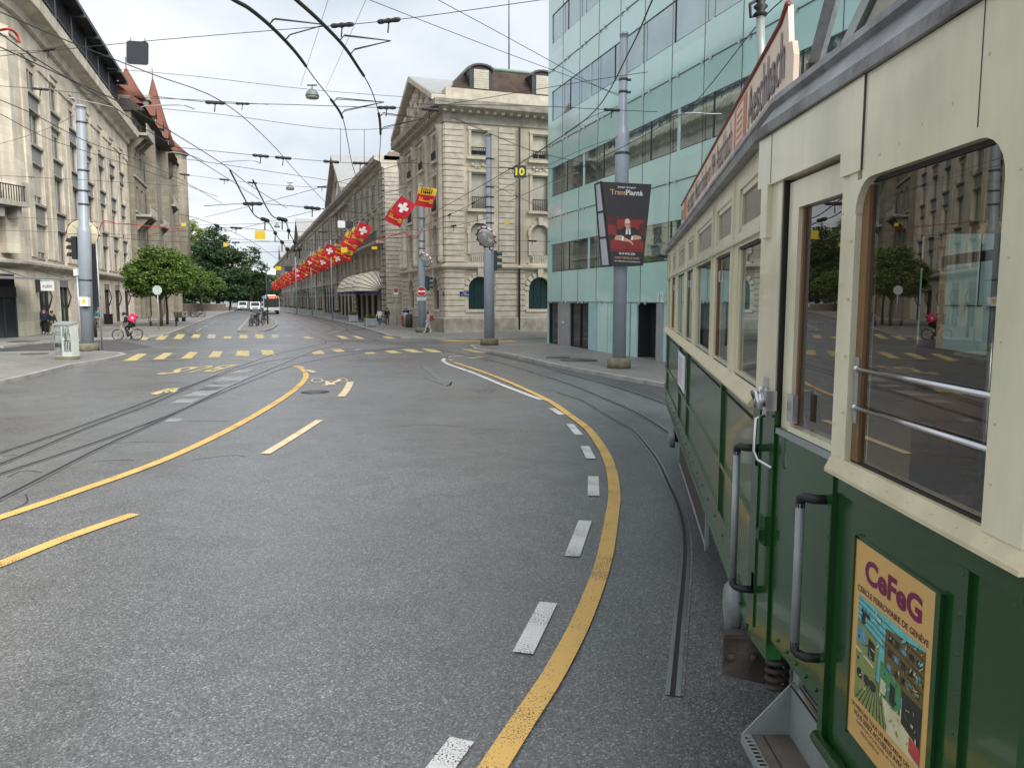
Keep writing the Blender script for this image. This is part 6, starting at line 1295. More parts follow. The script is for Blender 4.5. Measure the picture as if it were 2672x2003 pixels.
for lb_, pts in (('thick far contact wire bending towards the flags, left of two', [(600, 444), (663, 560), (700, 579), (723, 616), (740, 637), (754, 656)]), ('thick far contact wire bending towards the flags, right of two', [(660, 470), (709, 562), (744, 577), (756, 610), (773, 637), (785, 655)])):
    wire('contact_wire', lb_, [G(u, v, ZC_) for u, v in pts], .03, [(.35, 1.0), (.55, 1.0), (.75, 1.2), (.92, 1.5)])
def drop(lb_, a, b_, r=.006): wire('dropper_wire', lb_, [a, b_], r)
for lb_, u, v0, z0, v1 in (('left of two vertical droppers on the sagging span wire', 735.5, 277, 7.6, 348), ('right of two vertical droppers on the sagging span wire', 787, 280, 7.6, 351)):
    a = D(u, v0, z0); drop(lb_, a, AT(u * K, v1 * K, a.y), .012)
drop('hair thin stay from the top edge to the lamp wire, left one', D(712, -10, 8), D(649, 187, 8.6)); drop('hair thin stay from the top edge to the lamp wire, right one', D(795, -10, 8), D(704, 191, 8.6))
def arm(lb_, pts, z): wire('registration_arm', lb_, [D(u, v, z) for u, v in pts], .014, m=M_GALV)
arm('bent grey arm pipe in front of the stone facade', [(139, 217), (143, 213), (155, 212), (205, 223), (246, 233), (254, 239)], 5.75)
arm('bent grey arm pipe against the red roofs', [(305, 238), (312, 230), (388, 227), (410, 232), (420, 236)], 5.75)
arm('bent grey arm pipe low in the sky beside the turreted building', [(358, 332), (375, 329), (415, 337), (443, 350)], 5.75)
arm('bent grey arm pipe in the open sky right of the turreted building', [(480, 354), (482, 350), (540, 347), (562, 352)], 5.75)
arm('bent grey arm pipe over the ribbon windows of the glass building', [(1451, 256), (1460, 247), (1508, 244), (1528, 246), (1560, 246)], 5.75)
RC_('red_cable', 'thick red hose arching into the top left corner', [D(-14, 66, 5.7), D(0, 65, 5.75), D(18, 63, 5.75), D(32, 70, 5.75), D(40, 82, 5.7), D(42, 91, 5.62)], .022, m=M_REDC)
RC_('red_cable', 'wavy red cable in front of the stone facade beside the thick left pole', [AT(x / 3.1586, 475 + y / 3.1586, 37.5) for x, y in [(735, 330), (780, 390), (815, 400), (840, 335), (880, 322), (980, 345), (1080, 345), (1200, 362), (1350, 376), (1500, 385)]], .03, m=M_REDC)
RC_('red_cable', 'wavy red cable leading to the no entry pole', [AT(*ZF(x, y), 55) for x, y in [(1215, 520), (1235, 470), (1280, 440), (1350, 445), (1420, 412), (1460, 440), (1500, 465), (1550, 450), (1585, 375)]], .035, m=M_REDC)
RC_('red_cable', 'second red cable hanging below the first at the no entry pole', [AT(*ZF(x, y), 55.2) for x, y in [(1225, 490), (1270, 480), (1330, 440), (1400, 430), (1440, 410), (1480, 440), (1560, 440)]], .03, m=M_REDC)
# ---- plates and lamps on the wires
def plate(lb_, u, v, z, w_, h_, m, txt=None, tm=None, rot=0.0, y=None):
    c = AT(u, v, y) if y else G(u, v, z); b = MB(Matrix.Translation(c) @ Matrix.Rotation(rot, 4, 'Y')); r = min(w_, h_) * .12; n = 4; pts = []
    for cx, cz, a0 in ((w_ / 2 - r, h_ / 2 - r, 0), (-w_ / 2 + r, h_ / 2 - r, 90), (-w_ / 2 + r, -h_ / 2 + r, 180), (w_ / 2 - r, -h_ / 2 + r, 270)):
        pts += [(cx + r * math.cos(math.radians(a0 + 90 * i / n)), 0, cz + r * math.sin(math.radians(a0 + 90 * i / n))) for i in range(n + 1)]
    b.extrude(pts, (0, .02, 0), m); b.box(-w_ * .35, -w_ * .3, 0, .02, h_ / 2, h_ / 2 + .06, M_GALV); b.box(w_ * .3, w_ * .35, 0, .02, h_ / 2, h_ / 2 + .06, M_GALV)
    if txt: b.text(txt, (0, -.006, 0), (1, 0, 0), (0, 0, 1), w_ * .74, h_ * .62, tm, .035)
    return tag(b.build('hanging_plate'), lb_, 'sign')
plate('large black square plate hanging on the highest span wire', 358, 138, 7.0, .40, .41, M_SIGB, rot=math.radians(3.5))
plate('black plate with the yellow number 10', 1357, 448, 6.6, .40, .40, M_SIGB, '10', mat('yellow_numeral', (.8, .72, .05), .4))
plate('plain yellow plate hanging over the middle of the street', 678, 613, 5.7, .52, .42, M_YSIG); plate('small yellow plate before the light green tree', 479, 586, 5.7, .19, .14, M_YSIG); plate('small yellow plate above the white roof at the far end', 726, 700, 5.7, .6, .4, M_YSIG)
plate('white plate beside a black one under the first pediment', 891, 585, 5.7, .32, .30, M_WSIG); plate('black plate beside a white one under the first pediment', 912, 586, 5.72, .33, .30, M_SIGB); plate('small black plate far down the row of flags', 753, 701, 5.7, .8, .6, M_SIGB)
plate('plain yellow plate hanging in front of the nearest cluster of far flags', 898, 652, 5.7, .42, .34, M_YSIG); plate('thin yellow plate in front of the hotel balcony', 977, 647, 5.7, .34, .16, M_YSIG); plate('thin yellow plate before the corner building next to the mirror', 1322, 582, 5.7, .2, .12, M_YSIG)
plate('tiny yellow framed plate before the tall conifer', 588, 638, 5.7, .24, .24, M_YSIG)
def lamp_on(lb_, u, v, z, r):
    c = G(u, v, z); th = thing('hanging_lamp', lb_, 'lamp', c, 0, None); b = MB(); b.lathe(c, [(r, -.0), (r * .97, .04), (r * .8, .12), (r * .45, .19), (r * .12, .22), (.02, .3)], mat('lamp_shade_grey', (.17, .20, .185), .4) if 'lamp_shade_grey' not in bpy.data.materials else bpy.data.materials['lamp_shade_grey'], 20); b.build('shade', th)
    b = MB(); b.lathe(c, [(r * .9, -.05), (r * .92, .0)], M_FRW, 20); b.build('diffuser', th); b = MB(); b.box(c.x - r * .7, c.x + r * .7, c.y - .02, c.y + .02, c.z + .3, c.z + .33, M_INS); b.build('bracket', th)
lamp_on('nearest grey dome lamp hanging high in the open sky', 815, 252, 8.35, .20); lamp_on('second grey dome lamp hanging over the middle of the street', 757, 493, 8.35, .22); lamp_on('farthest small dome lamp above the far street', 723, 592, 8.3, .23)

# ================================================================== FLAGS
M_CLOTH = mat('flag_red', (.50, .008, .022), .7, var=.12, scale=3); M_FY = mat('flag_yellow', (.72, .42, .02), .7, var=.1, scale=3); M_FW = mat('flag_white', (.8, .78, .78), .7); M_FK = mat('flag_black', (.015, .013, .012), .7)
def cloth_pt(u, v, s, ph): return (u * s, .10 * s * math.sin(3.2 * u + 2.1 * v + ph) * (.4 + u), (v - 1) * s - .03 * s * math.sin(4 * u + ph))
def flag_cloth(b, kind, s, ph):
    n = 8
    def patch(u0, u1, v0, v1, m, d=0, k=n):
        vs = [cloth_pt(u0 + (u1 - u0) * i / k, v0 + (v1 - v0) * j / k, s, ph) for i in range(k + 1) for j in range(k + 1)]
        for sg in ((d, -d) if d else (0,)): b.add([(p[0], p[1] - sg, p[2]) for p in vs], [(i * (k + 1) + j, (i + 1) * (k + 1) + j, (i + 1) * (k + 1) + j + 1, i * (k + 1) + j + 1) for i in range(k) for j in range(k)], m)
    if kind == 'swiss': patch(0, 1, 0, 1, M_CLOTH); patch(.40, .60, .2, .8, M_FW, .006, 4); patch(.2, .8, .4, .6, M_FW, .007, 4)
    else:
        patch(0, 1, .62, 1, M_FY); patch(0, 1, 0, .62, M_CLOTH)
        for k in range(6): patch(.16 + .115 * k, .21 + .115 * k, .66 + .03 * (k % 2), .96 - .03 * (k % 2), M_FK, .006, 3)
        patch(.3, .7, .72, .78, M_FK, .007, 3)
        patch(.12, .9, .28, .345, M_FY, .006, 3); patch(.74, .92, .2, .42, M_FY, .007, 3); patch(.79, .87, .27, .35, M_CLOTH, .009, 2); patch(.14, .19, .36, .5, M_FY, .006, 2); patch(.26, .31, .36, .48, M_FY, .006, 2)
fproto = {}
K0 = Vector((-9.3, 55.4, 0))
def flag(kind, p, s, rz, tilt, label, group):
    key = (kind, round(s, 2))
    th = thing('flag', label, 'flag', p, rz, group)
    if key not in fproto:
        b = MB(); flag_cloth(b, kind, s, .5); a = local(b, 'cloth', th); b = MB(); b.tube([(0, 0, .12), (0, 0, -s - .05)], .02, M_GALV, 5); c = local(b, 'flag_staff', th); fproto[key] = (a.data, c.data)
    else: inst(fproto[key][0], 'cloth', th, (0, 0, 0)); inst(fproto[key][1], 'flag_staff', th, (0, 0, 0))
    th.rotation_euler = (0, tilt, rz); return th
# nearest flags, each told apart
flag('geneva', AT(1094, 484, 53.4), 1.3, math.radians(-8), math.radians(14), 'yellow and red eagle flag half hidden behind the no entry pole', 'flags over the street')
flag('swiss', AT(1047, 508, 53.0), 1.2, math.radians(6), math.radians(36), 'largest red flag with white cross, before the corner building', 'flags over the street')
flag('geneva', AT(1024, 528, 56.0), 1.35, math.radians(-10), math.radians(28), 'eagle flag peeping out left of the largest white cross flag', 'flags over the street')
flag('swiss', AT(938, 577, 76.0), 1.35, math.radians(4), math.radians(24), 'second red flag with white cross, beside the black plate', 'flags over the street')
flag('geneva', AT(922, 590, 78.0), 1.5, math.radians(0), math.radians(20), 'eagle flag just left of the second white cross flag', 'flags over the street')
flag('geneva', AT(908, 600, 80.0), 1.7, math.radians(8), math.radians(30), 'red and yellow flag under the eagle flag by the white plate', 'flags over the street')
i = 0; s_ = 32.0
while s_ < 300:
    base = K0 + E1 * s_; u_t = None
    zf = 8.9 - .006 * s_
    for k, off in enumerate((0, 1.3, 2.6)):
        p = base + NR * (off * .9 - .6) + E1 * (off * 1.6); kind = 'swiss' if (i + k) % 3 == 0 else 'geneva'
        flag(kind, (p.x, p.y, zf - .12 * k + R.uniform(-.2, .2)), 1.3, math.radians(R.uniform(-14, 14)), math.radians(R.uniform(15, 35)), ('red flag with white cross far along the row of flags' if kind == 'swiss' else 'red and yellow eagle flag far along the row of flags'), 'red flags with white cross along the grey row' if kind == 'swiss' else 'eagle flags along the grey row')
    i += 1; s_ += 8.5
wire('flag_cable', 'cable along the grey row from which the flags hang', [K0 + E1 * s_ + Vector((0, 0, 9.05 - .006 * max(0, s_))) for s_ in (-2, 60, 120, 200, 300)], .02)
# ================================================================== STREET OBJECTS
M_TYRE = mat('tyre_rubber', (.018, .018, .019), .75); M_RIM = mat('wheel_rim_metal', (.32, .33, .34), .35, .8)
BIKEC = [mat('bicycle_paint_' + n_, c, .35, .2) for n_, c in (('grey', (.10, .11, .12)), ('black', (.02, .02, .022)), ('blue', (.03, .07, .16)), ('red', (.22, .02, .02)), ('cream', (.50, .46, .38)))]
def ring_tube(b, c, r, wr, m, n=24, k=6):            # wheel ring in the x-z plane
    vs = []
    for i in range(n):
        a = 2 * math.pi * i / n
        for j in range(k): q = 2 * math.pi * j / k; rr = r + wr * math.cos(q); vs.append((c[0] + rr * math.cos(a), c[1] + wr * math.sin(q), c[2] + rr * math.sin(a)))
    b.add(vs, [(i * k + j, i * k + (j + 1) % k, ((i + 1) % n) * k + (j + 1) % k, ((i + 1) % n) * k + j) for i in range(n) for j in range(k)], m, True)
def bicycle(th, m, ebike=False, basket=False):
    R_ = .34; xr, xf = -.53, .53
    for x in (xr, xf):
        b = MB(); ring_tube(b, (x, 0, R_), R_ - .02, .022, M_TYRE); o = local(b, 'wheel', th)
        b = MB(); ring_tube(b, (x, 0, R_), R_ - .05, .012, M_RIM, 20, 4)
        for i in range(8): a = math.pi * i / 8; b.tube([(x - .29 * math.cos(a), 0, R_ - .29 * math.sin(a)), (x + .29 * math.cos(a), 0, R_ + .29 * math.sin(a))], .003, M_RIM, 3)
        b.tube([(x, -.05, R_), (x, .05, R_)], .03, M_RIM, 6)
        me = local(b, 'rim', th).data; q = COL.objects[-1]; q.parent = o; WM[q.name] = WM[o.name]
    b = MB(); t = .026 if ebike else .017
    hd, st_, bb = (.33, 0, .82), (-.2, 0, .72), (-.08, 0, .30)
    b.tube([hd, bb], t * (1.5 if ebike else 1), m, 6); b.tube([hd, st_], t, m, 6) if not ebike else b.tube([(.3, 0, .72), (-.18, 0, .55)], t, m, 6); b.tube([(-.24, 0, .86), bb], t, m, 6); b.tube([st_, (xr, 0, R_)], t * .7, m, 5); b.tube([bb, (xr, 0, R_)], t * .7, m, 5); b.tube([(.29, 0, .95), hd, (.39, 0, .62), (xf, 0, R_)], t, m, 6)
    local(b, 'bicycle_frame', th)
    b = MB(); b.tube([(.16, -.27, 1.0), (.28, -.1, 1.02), (.28, .1, 1.02), (.16, .27, 1.0)], .013, M_BLACK, 5); local(b, 'handlebar', th)
    b = MB(); b.extrude([(-.37, .075, .88), (-.37, -.075, .88), (-.15, -.02, .89), (-.15, .02, .89)], (0, 0, .05), M_BLACK); local(b, 'saddle', th)
    b = MB(); b.tube([(-.08, -.1, .30), (-.08, .1, .30)], .05, M_BLACK, 8); b.tube([(-.08, .09, .3), (.02, .09, .16)], .012, M_BLACK, 4); b.tube([(-.08, -.09, .3), (-.18, -.09, .44)], .012, M_BLACK, 4)
    for yy in (.09, -.09): b.box(-.02 if yy > 0 else -.22, .06 if yy > 0 else -.14, yy, yy + .08 * (1 if yy > 0 else -1), .15 if yy > 0 else .43, .17 if yy > 0 else .45, M_BLACK)
    if ebike: b.box(-.16, .02, -.07, .07, .24, .40, M_BLACK); b.tube([(-.55, 0, .72), (-.85, 0, .62), (-.9, 0, .4)], .02, M_BLACK, 4)
    local(b, 'pedal_crank', th)
    if basket: b = MB(); b.box(.38, .62, -.17, .17, .72, .96, M_DKMET); local(b, 'basket', th)
protos = []
for k in range(4):
    th = thing('bicycle', 'x', 'bicycle', (0, -20, -5)); bicycle(th, BIKEC[k], False, k == 1); protos.append(th)
bikes = [  # u, v, heading, proto, label
 (655, 851, 95, 0, 'grey bicycle at the left end of the racks on the traffic island'), (664, 850, 80, 1, 'black bicycle with basket, second in the island racks'), (672, 850, 100, 2, 'blue bicycle in the middle of the island racks'), (680, 849, 84, 0, 'grey bicycle just left of the gap in the island racks'), (688, 845, 96, 1, 'black bicycle with basket nearest the dark signal post'), (660, 843, 88, 3, 'red bicycle behind the others in the island racks'), (673, 841, 100, 1, 'black bicycle with basket, rear row of the island racks'), (693, 842, 80, 0, 'grey bicycle tight against the dark signal post'),
 (486, 826, 20, 3, 'red bicycle leftmost in the heap before the park wall'), (493, 828, 160, 0, 'grey bicycle leaning in the middle of the heap before the park wall'), (501, 828, 30, 1, 'black bicycle with basket at the front of the heap before the park wall'), (509, 827, 150, 2, 'blue bicycle in the heap before the park wall'), (517, 828, 20, 0, 'grey bicycle at the right front of the heap before the park wall'), (523, 825, 170, 1, 'black bicycle with basket, rightmost in the heap before the park wall'), (497, 823, 95, 3, 'red bicycle standing end on behind the heap before the park wall')]
used = set()
for u, v, hd, k, lb_ in bikes:
    p = G(u, v, ZK); g = 'bicycles parked on the traffic island' if u > 600 else 'bicycles parked before the park wall'
    if k not in used: o = protos[k]; o.location = p; o.rotation_euler = (0, 0, math.radians(hd)); o['label'] = lb_; used.add(k)
    else: o = clone(protos[k], p, math.radians(hd), lb_)
    o['group'] = g; o.rotation_euler[0] = math.radians(R.uniform(-9, 9))
# ---- people
M_SKIN = mat('skin', (.42, .25, .18), .55, var=.08); M_HAIRD = mat('dark_hair', (.018, .013, .01), .6)
def cloth(n_, c): return bpy.data.materials.get(n_) or mat(n_, c, .85, var=.15, scale=12, bump=.2, bscale=25)
def skin_obj(name, V, Ed, Rd, m, par, sub=2):
    me = bpy.data.meshes.new(name); me.from_pydata([tuple(v) for v in V], Ed, []); me.update(); me.materials.append(m)
    o = bpy.data.objects.new(name, me); COL.objects.link(o); o.parent = par; WM[o.name] = WM[par.name]
    md = o.modifiers.new('Skin', 'SKIN'); md.use_smooth_shade = True
    for i, sv in enumerate(me.skin_vertices[0].data): r = Rd[i]; sv.radius = r if isinstance(r, tuple) else (r, r); sv.use_root = (i == 0)
    s = o.modifiers.new('Subdivision', 'SUBSURF'); s.levels = sub; s.render_levels = sub
    return o
def person(label, loc, rz, h=1.75, top='navy', leg='black', shoe='white', stride=.25, arms=(.15, -.15), bag=None, skirt=None, sit=None, hair=True, topc=(.02, .03, .06), legc=(.015, .015, .017), shoec=(.6, .6, .6), hood=False, coat=0.0, hairc=None):
    th = thing('person', label, 'person', loc, rz); k = h / 1.75; a = stride
    J_ = dict(pel=(0, 0, .95), wai=(0, .01, 1.12), che=(0, .0, 1.33), nec=(0, -.01, 1.49), hea=(0, -.03, 1.62), top=(0, -.02, 1.74))
    for s_, sd in (('l', 1), ('r', -1)):
        f = a * sd
        J_['hip' + s_] = (.095 * sd, 0, .92); J_['kne' + s_] = (.10 * sd, -f * .55 - .03, .50); J_['ank' + s_] = (.10 * sd, -f + (.05 if f < 0 else 0), .09 + (.04 if f < 0 else 0)); J_['toe' + s_] = (.11 * sd, -f - .15, .04)
        w_ = arms[0 if sd > 0 else 1]
        J_['sho' + s_] = (.185 * sd, 0, 1.42); J_['elb' + s_] = (.24 * sd, -w_ * .5 + .03, 1.14); J_['wri' + s_] = (.24 * sd, -w_ - .08, .92); J_['han' + s_] = (.235 * sd, -w_ - .12, .83)
    if sit: J_.update(sit)
    nm = list(J_); V = [Vector(J_[n_]) * k for n_ in nm]; ix = {n_: i for i, n_ in enumerate(nm)}
    E = lambda *p: [(ix[x], ix[y]) for x, y in p]
    ed = E(('pel', 'wai'), ('wai', 'che'), ('che', 'nec'), ('nec', 'hea'), ('hea', 'top')) + [e for s_ in 'lr' for e in E(('pel', 'hip' + s_), ('hip' + s_, 'kne' + s_), ('kne' + s_, 'ank' + s_), ('ank' + s_, 'toe' + s_), ('che', 'sho' + s_), ('sho' + s_, 'elb' + s_), ('elb' + s_, 'wri' + s_), ('wri' + s_, 'han' + s_))]
    rad = dict(pel=(.15, .11), wai=(.125, .095), che=(.15, .105), nec=.055, hea=(.078, .095), top=(.05, .06), hip=.085, kne=.055, ank=.04, toe=.035, sho=.06, elb=.043, wri=.03, han=.035)
    rr = lambda n_, g=1.0, add=0.0: tuple((x * g + add) * k for x in (rad.get(n_, rad.get(n_[:3])) if isinstance(rad.get(n_, rad.get(n_[:3])), tuple) else (rad.get(n_, rad.get(n_[:3])),) * 2))
    skin_obj('body', V, ed, [rr(n_) for n_ in nm], M_SKIN, th)
    def part(name, keys, edges, g, add, m, move=None):
        vs = [V[ix[q]] for q in keys]; kk = {q: i for i, q in enumerate(keys)}
        return skin_obj(name, vs, [(kk[x], kk[y]) for x, y in edges], [rr(q, g, add) for q in keys], m, th)
    part('jacket', ['pel', 'wai', 'che', 'nec', 'shol', 'elbl', 'wril', 'shor', 'elbr', 'wrir'] if False else ['wai', 'pel', 'che', 'shol', 'elbl', 'wril', 'shor', 'elbr', 'wrir'], [('pel', 'wai'), ('wai', 'che'), ('che', 'shol'), ('shol', 'elbl'), ('elbl', 'wril'), ('che', 'shor'), ('shor', 'elbr'), ('elbr', 'wrir')], 1.08, .018, cloth(top, topc))
    part('trousers', ['pel', 'hipl', 'knel', 'ankl', 'hipr', 'kner', 'ankr'], [('pel', 'hipl'), ('hipl', 'knel'), ('knel', 'ankl'), ('pel', 'hipr'), ('hipr', 'kner'), ('kner', 'ankr')], 1.05, .014, cloth(leg, legc))
    for s_ in 'lr': part('shoe', ['ank' + s_, 'toe' + s_], [('ank' + s_, 'toe' + s_)], 1.1, .012, cloth(shoe, shoec))
    b = MB(); hp = V[ix['hea']]; d = (V[ix['top']] - hp)
    b.ball((hp.x, hp.y + .022 * k, hp.z + .035 * k), .108 * k, hairc or M_HAIRD, 10, (.95, 1.05, 1.0)); local(b, 'hood' if hood else 'hair', th)
    b = MB(); b.ball((hp.x, hp.y - .098 * k, hp.z - .01 * k), .016 * k, M_SKIN, 6)
    for sd in (-1, 1): b.ball((hp.x + .032 * sd * k, hp.y - .085 * k, hp.z + .02 * k), .010 * k, M_BLACK, 6)
    local(b, 'face', th)
    if coat:
        b = MB(); n = 14; b.add([(math.cos(2 * math.pi * i / n) * r1 * k, math.sin(2 * math.pi * i / n) * r2 * k, z * k) for r1, r2, z in ((.19, .15, 1.1), (.21, .17, .9), (.20 + .05 * coat, .19, .95 - coat)) for i in range(n)], [(j * n + i, j * n + (i + 1) % n, (j + 1) * n + (i + 1) % n, (j + 1) * n + i) for j in range(2) for i in range(n)], cloth(top, topc), True); local(b, 'coat_skirt', th)
    return th
p = G(118, 871, ZK); person('man in navy jacket carrying a dark briefcase by the stone wall', p, math.radians(25), 1.80, 'navy_wool', 'black_cotton', 'white_leather', .18, (.12, .02), topc=(.018, .026, .055))
q = thing('briefcase', 'dark briefcase held by the man in the navy jacket', 'bag', (p.x - .33, p.y - .12, .62)); b = MB(WM[q.name]); b.box(-.2, .2, -.06, .06, 0, .3, M_BLACK); b.build('case', q); b = MB(WM[q.name]); b.tube([(-.07, 0, .3), (-.06, 0, .36), (.06, 0, .36), (.07, 0, .3)], .012, M_BLACK, 5); b.build('handle', q)
p = G(138, 872, ZK); t = person('woman in dark green cape coat beside the man in navy', p, math.radians(60), 1.60, 'dark_green_wool', 'pale_tights', 'white_leather', .15, (.1, .1), topc=(.010, .022, .024), legc=(.40, .30, .25), coat=.25)
b = MB(WM[t.name]); b.extrude([(-.12, .05, 1.1), (.1, .12, 1.1), (.55, .3, .55), (.1, .2, .62)], (0, .03, 0), cloth('dark_green_wool', (0, 0, 0))); b.build('cape', t)
person('man in teal jacket and beige trousers behind the thick left pole', G(258, 855, ZK), math.radians(10), 1.62, 'teal_shell', 'beige_cotton', 'brown_leather', .2, (.3, .1), topc=(.012, .13, .15), legc=(.24, .20, .15), shoec=(.08, .05, .03), hairc=mat('red_brown_hair', (.12, .06, .03), .6))
person('woman in white coat and blue jeans in front of the awning hotel', G(991, 848, ZK), math.radians(-20), 1.50, 'white_down', 'blue_denim', 'brown_leather', .1, (.18, .18), topc=(.62, .60, .58), legc=(.08, .14, .24), coat=.2, hairc=mat('brown_hair', (.08, .04, .025), .6))
person('man in dark jacket standing right of the woman in white', G(1010.5, 847.5, ZK), math.radians(20), 1.58, 'black_down', 'dark_denim', 'black_leather', .06, (.25, .2), topc=(.014, .015, .022), legc=(.02, .03, .06), shoec=(.02, .02, .02))
t = person('person in grey hoodie with a red backpack walking behind the no entry pole', G(1117, 868, ZK), math.radians(-70), 1.48, 'grey_hoodie', 'pale_sweatpants', 'white_leather', .28, (.1, -.1), topc=(.32, .33, .36), legc=(.45, .44, .46))
p = WM[t.name].translation; q = thing('backpack', 'small red backpack on the person in the grey hoodie', 'bag', (p.x + .2, p.y, .95)); b = MB(WM[q.name]); b.box(-.03, .16, -.14, .14, 0, .36, cloth('red_nylon', (.25, .02, .03))); b.build('sack', q); b = MB(WM[q.name]); b.box(.16, .2, -.1, .1, .04, .2, M_DKMET); b.build('pocket', q)
person('small dark figure at the far gate of the park', G(600, 812, ZK), 0, 1.35, 'black_down', 'black_cotton', 'black_leather', .1)
# ---- delivery rider: the bicycle heads left, the rider leans on the bars
cy = Vector((G(333, 888).x, G(333, 888).y, 0)); crz = math.radians(192)
eb = thing('delivery_bicycle', 'cream electric bicycle ridden across the junction', 'bicycle', cy, crz); bicycle(eb, BIKEC[4], True)
sit = dict(pel=(0, .16, .99), wai=(0, .06, 1.13), che=(0, -.13, 1.34), nec=(0, -.23, 1.45), hea=(0, -.29, 1.57), top=(0, -.31, 1.69), hipl=(.09, .15, .95), hipr=(-.09, .15, .95), knel=(.11, -.22, .78), kner=(-.11, -.12, .58), ankl=(.11, -.04, .40), ankr=(-.11, .1, .14), toel=(.11, -.18, .36), toer=(-.11, -.04, .10), shol=(.18, -.15, 1.40), shor=(-.18, -.15, 1.40), elbl=(.24, -.32, 1.18), elbr=(-.24, -.32, 1.18), wril=(.24, -.43, 1.04), wrir=(-.24, -.43, 1.04), hanl=(.24, -.50, 1.02), hanr=(-.24, -.50, 1.02))
for kx in sit: sit[kx] = (sit[kx][0], sit[kx][1] + .32 - .18, sit[kx][2])
for kx in ('hanl', 'hanr'): sit[kx] = (sit[kx][0], -.20, 1.02)
for kx in ('wril', 'wrir'): sit[kx] = (sit[kx][0], -.12, 1.05)
for kx in ('elbl', 'elbr'): sit[kx] = (sit[kx][0], -.04, 1.20)
rd = person('delivery rider in black hood and black clothes leaning over the handlebar', cy, crz + math.radians(90), 1.75, 'black_down', 'black_cotton', 'black_leather', sit=sit, hood=True, shoec=(.02, .02, .02), topc=(.012, .012, .014), hairc=cloth('black_hood', (.012, .012, .013)))
M_PINK = mat('hot_pink_fabric', (.70, .012, .11), .6, var=.08, scale=5)
q = thing('delivery_bag', 'bright pink delivery box on the back of the rider', 'bag', (cy.x, cy.y, 1.15), crz + math.radians(90)); b = MB(WM[q.name] @ Matrix.Translation((0, .36, .22)) @ Matrix.Rotation(math.radians(-28), 4, 'X')); b.box(-.22, .22, -.17, .2, -.22, .22, M_PINK); o = b.build('box', q)
b = MB(WM[q.name] @ Matrix.Translation((0, .36, .22)) @ Matrix.Rotation(math.radians(-28), 4, 'X')); b.ball((.222, .02, .0), .07, M_WSIG, 8, (.05, 1, 1)); b.ball((-.222, .02, .0), .07, M_WSIG, 8, (.05, 1, 1)); b.ball((0, .202, .0), .08, M_WSIG, 8, (1, .05, 1)); b.build('emblem', q)
# ---- bus and vans
M_BUSW = mat('bus_white', (.66, .66, .65), .3, coat=.4); M_BUSO = mat('bus_orange_led', (.9, .16, .01), .5, emit=1.6, var=.3, scale=60); M_LAMP = mat('headlight_lens', (.8, .8, .82), .1, spec=.8)
bp = AT(708, YH, 129); bp.z = 0; bus = thing('city_bus', 'white city bus with orange destination display coming up the street', 'bus', bp, math.radians(19.5))   # local: front faces -y
F_ = WM[bus.name]
b = MB(F_); prof = [(-1.27, .35), (1.27, .35), (1.27, 2.75), (1.15, 3.02), (-1.15, 3.02), (-1.27, 2.75)]
b.extrude([(x, .02, z) for x, z in prof], (0, 12, 0), M_BUSW); b.build('body', bus)
b = MB(F_); b.extrude([(-1.18, -.03, 1.15), (1.18, -.03, 1.15), (1.2, -.01, 2.5), (-1.2, -.01, 2.5)], (0, .04, 0), M_DKGL); b.build('windscreen', bus)
b = MB(F_); b.box(-1.15, 1.15, -.02, .02, 2.5, 2.92, M_BLACK); o = b.build('display_housing', bus)
b = MB(F_); b.box(-.45, 1.05, -.03, -.02, 2.56, 2.84, M_BLACK); b.text('RIVE 7', (.3, -.035, 2.7), (1, 0, 0), (0, 0, 1), 1.35, .24, M_BUSO, .03); b.build('destination_display', bus)
b = MB(F_); b.box(-1.05, -.62, -.03, -.02, 2.56, 2.84, mat('route_blue', (.05, .3, .6), .5, emit=.5)); b.build('route_number', bus)
b = MB(F_); b.box(-1.2, 1.2, -.04, .02, .35, .62, M_BLACK); b.box(-.4, .4, -.045, -.04, .4, .52, M_WSIG); b.build('bumper', bus)
for s_ in (-1, 1):
    b = MB(F_); b.lathe((0, 0, 0), [(.001, 0)], M_LAMP, 3) if 0 else b.box(s_ * .78 - .16, s_ * .78 + .16, -.05, .0, .68, .9, M_LAMP); b.build('headlight', bus)
    b = MB(F_); b.tube([(s_ * 1.2, 0, 2.6), (s_ * 1.5, -.25, 2.5)], .025, M_BLACK, 5); b.box(s_ * 1.5 - .1, s_ * 1.5 + .1, -.3, -.2, 2.0, 2.5, M_BLACK); b.build('side_mirror', bus)
    b = MB(F_); b.box(s_ * 1.272 - .01, s_ * 1.272 + .01, .3, 11.6, 1.2, 2.6, M_DKGL); b.box(s_ * 1.28 - .01, s_ * 1.28 + .01, .02, 12, .35, .9, M_BLACK); b.build('side_window', bus)
    for y in (2.6, 8.6):
        b = MB(F_ @ Matrix.Translation((s_ * 1.12, y, .48)) @ Matrix.Rotation(math.pi / 2, 4, 'Y')); b.lathe((0, 0, -.14), [(.25, -.02), (.46, 0), (.48, .03), (.48, .25), (.46, .3), (.25, .32)], M_TYRE, 18); b.build('wheel', bus)
b = MB(F_); b.box(-.8, .8, 2, 5, 3.02, 3.25, M_BUSW); b.build('roof_unit', bus)
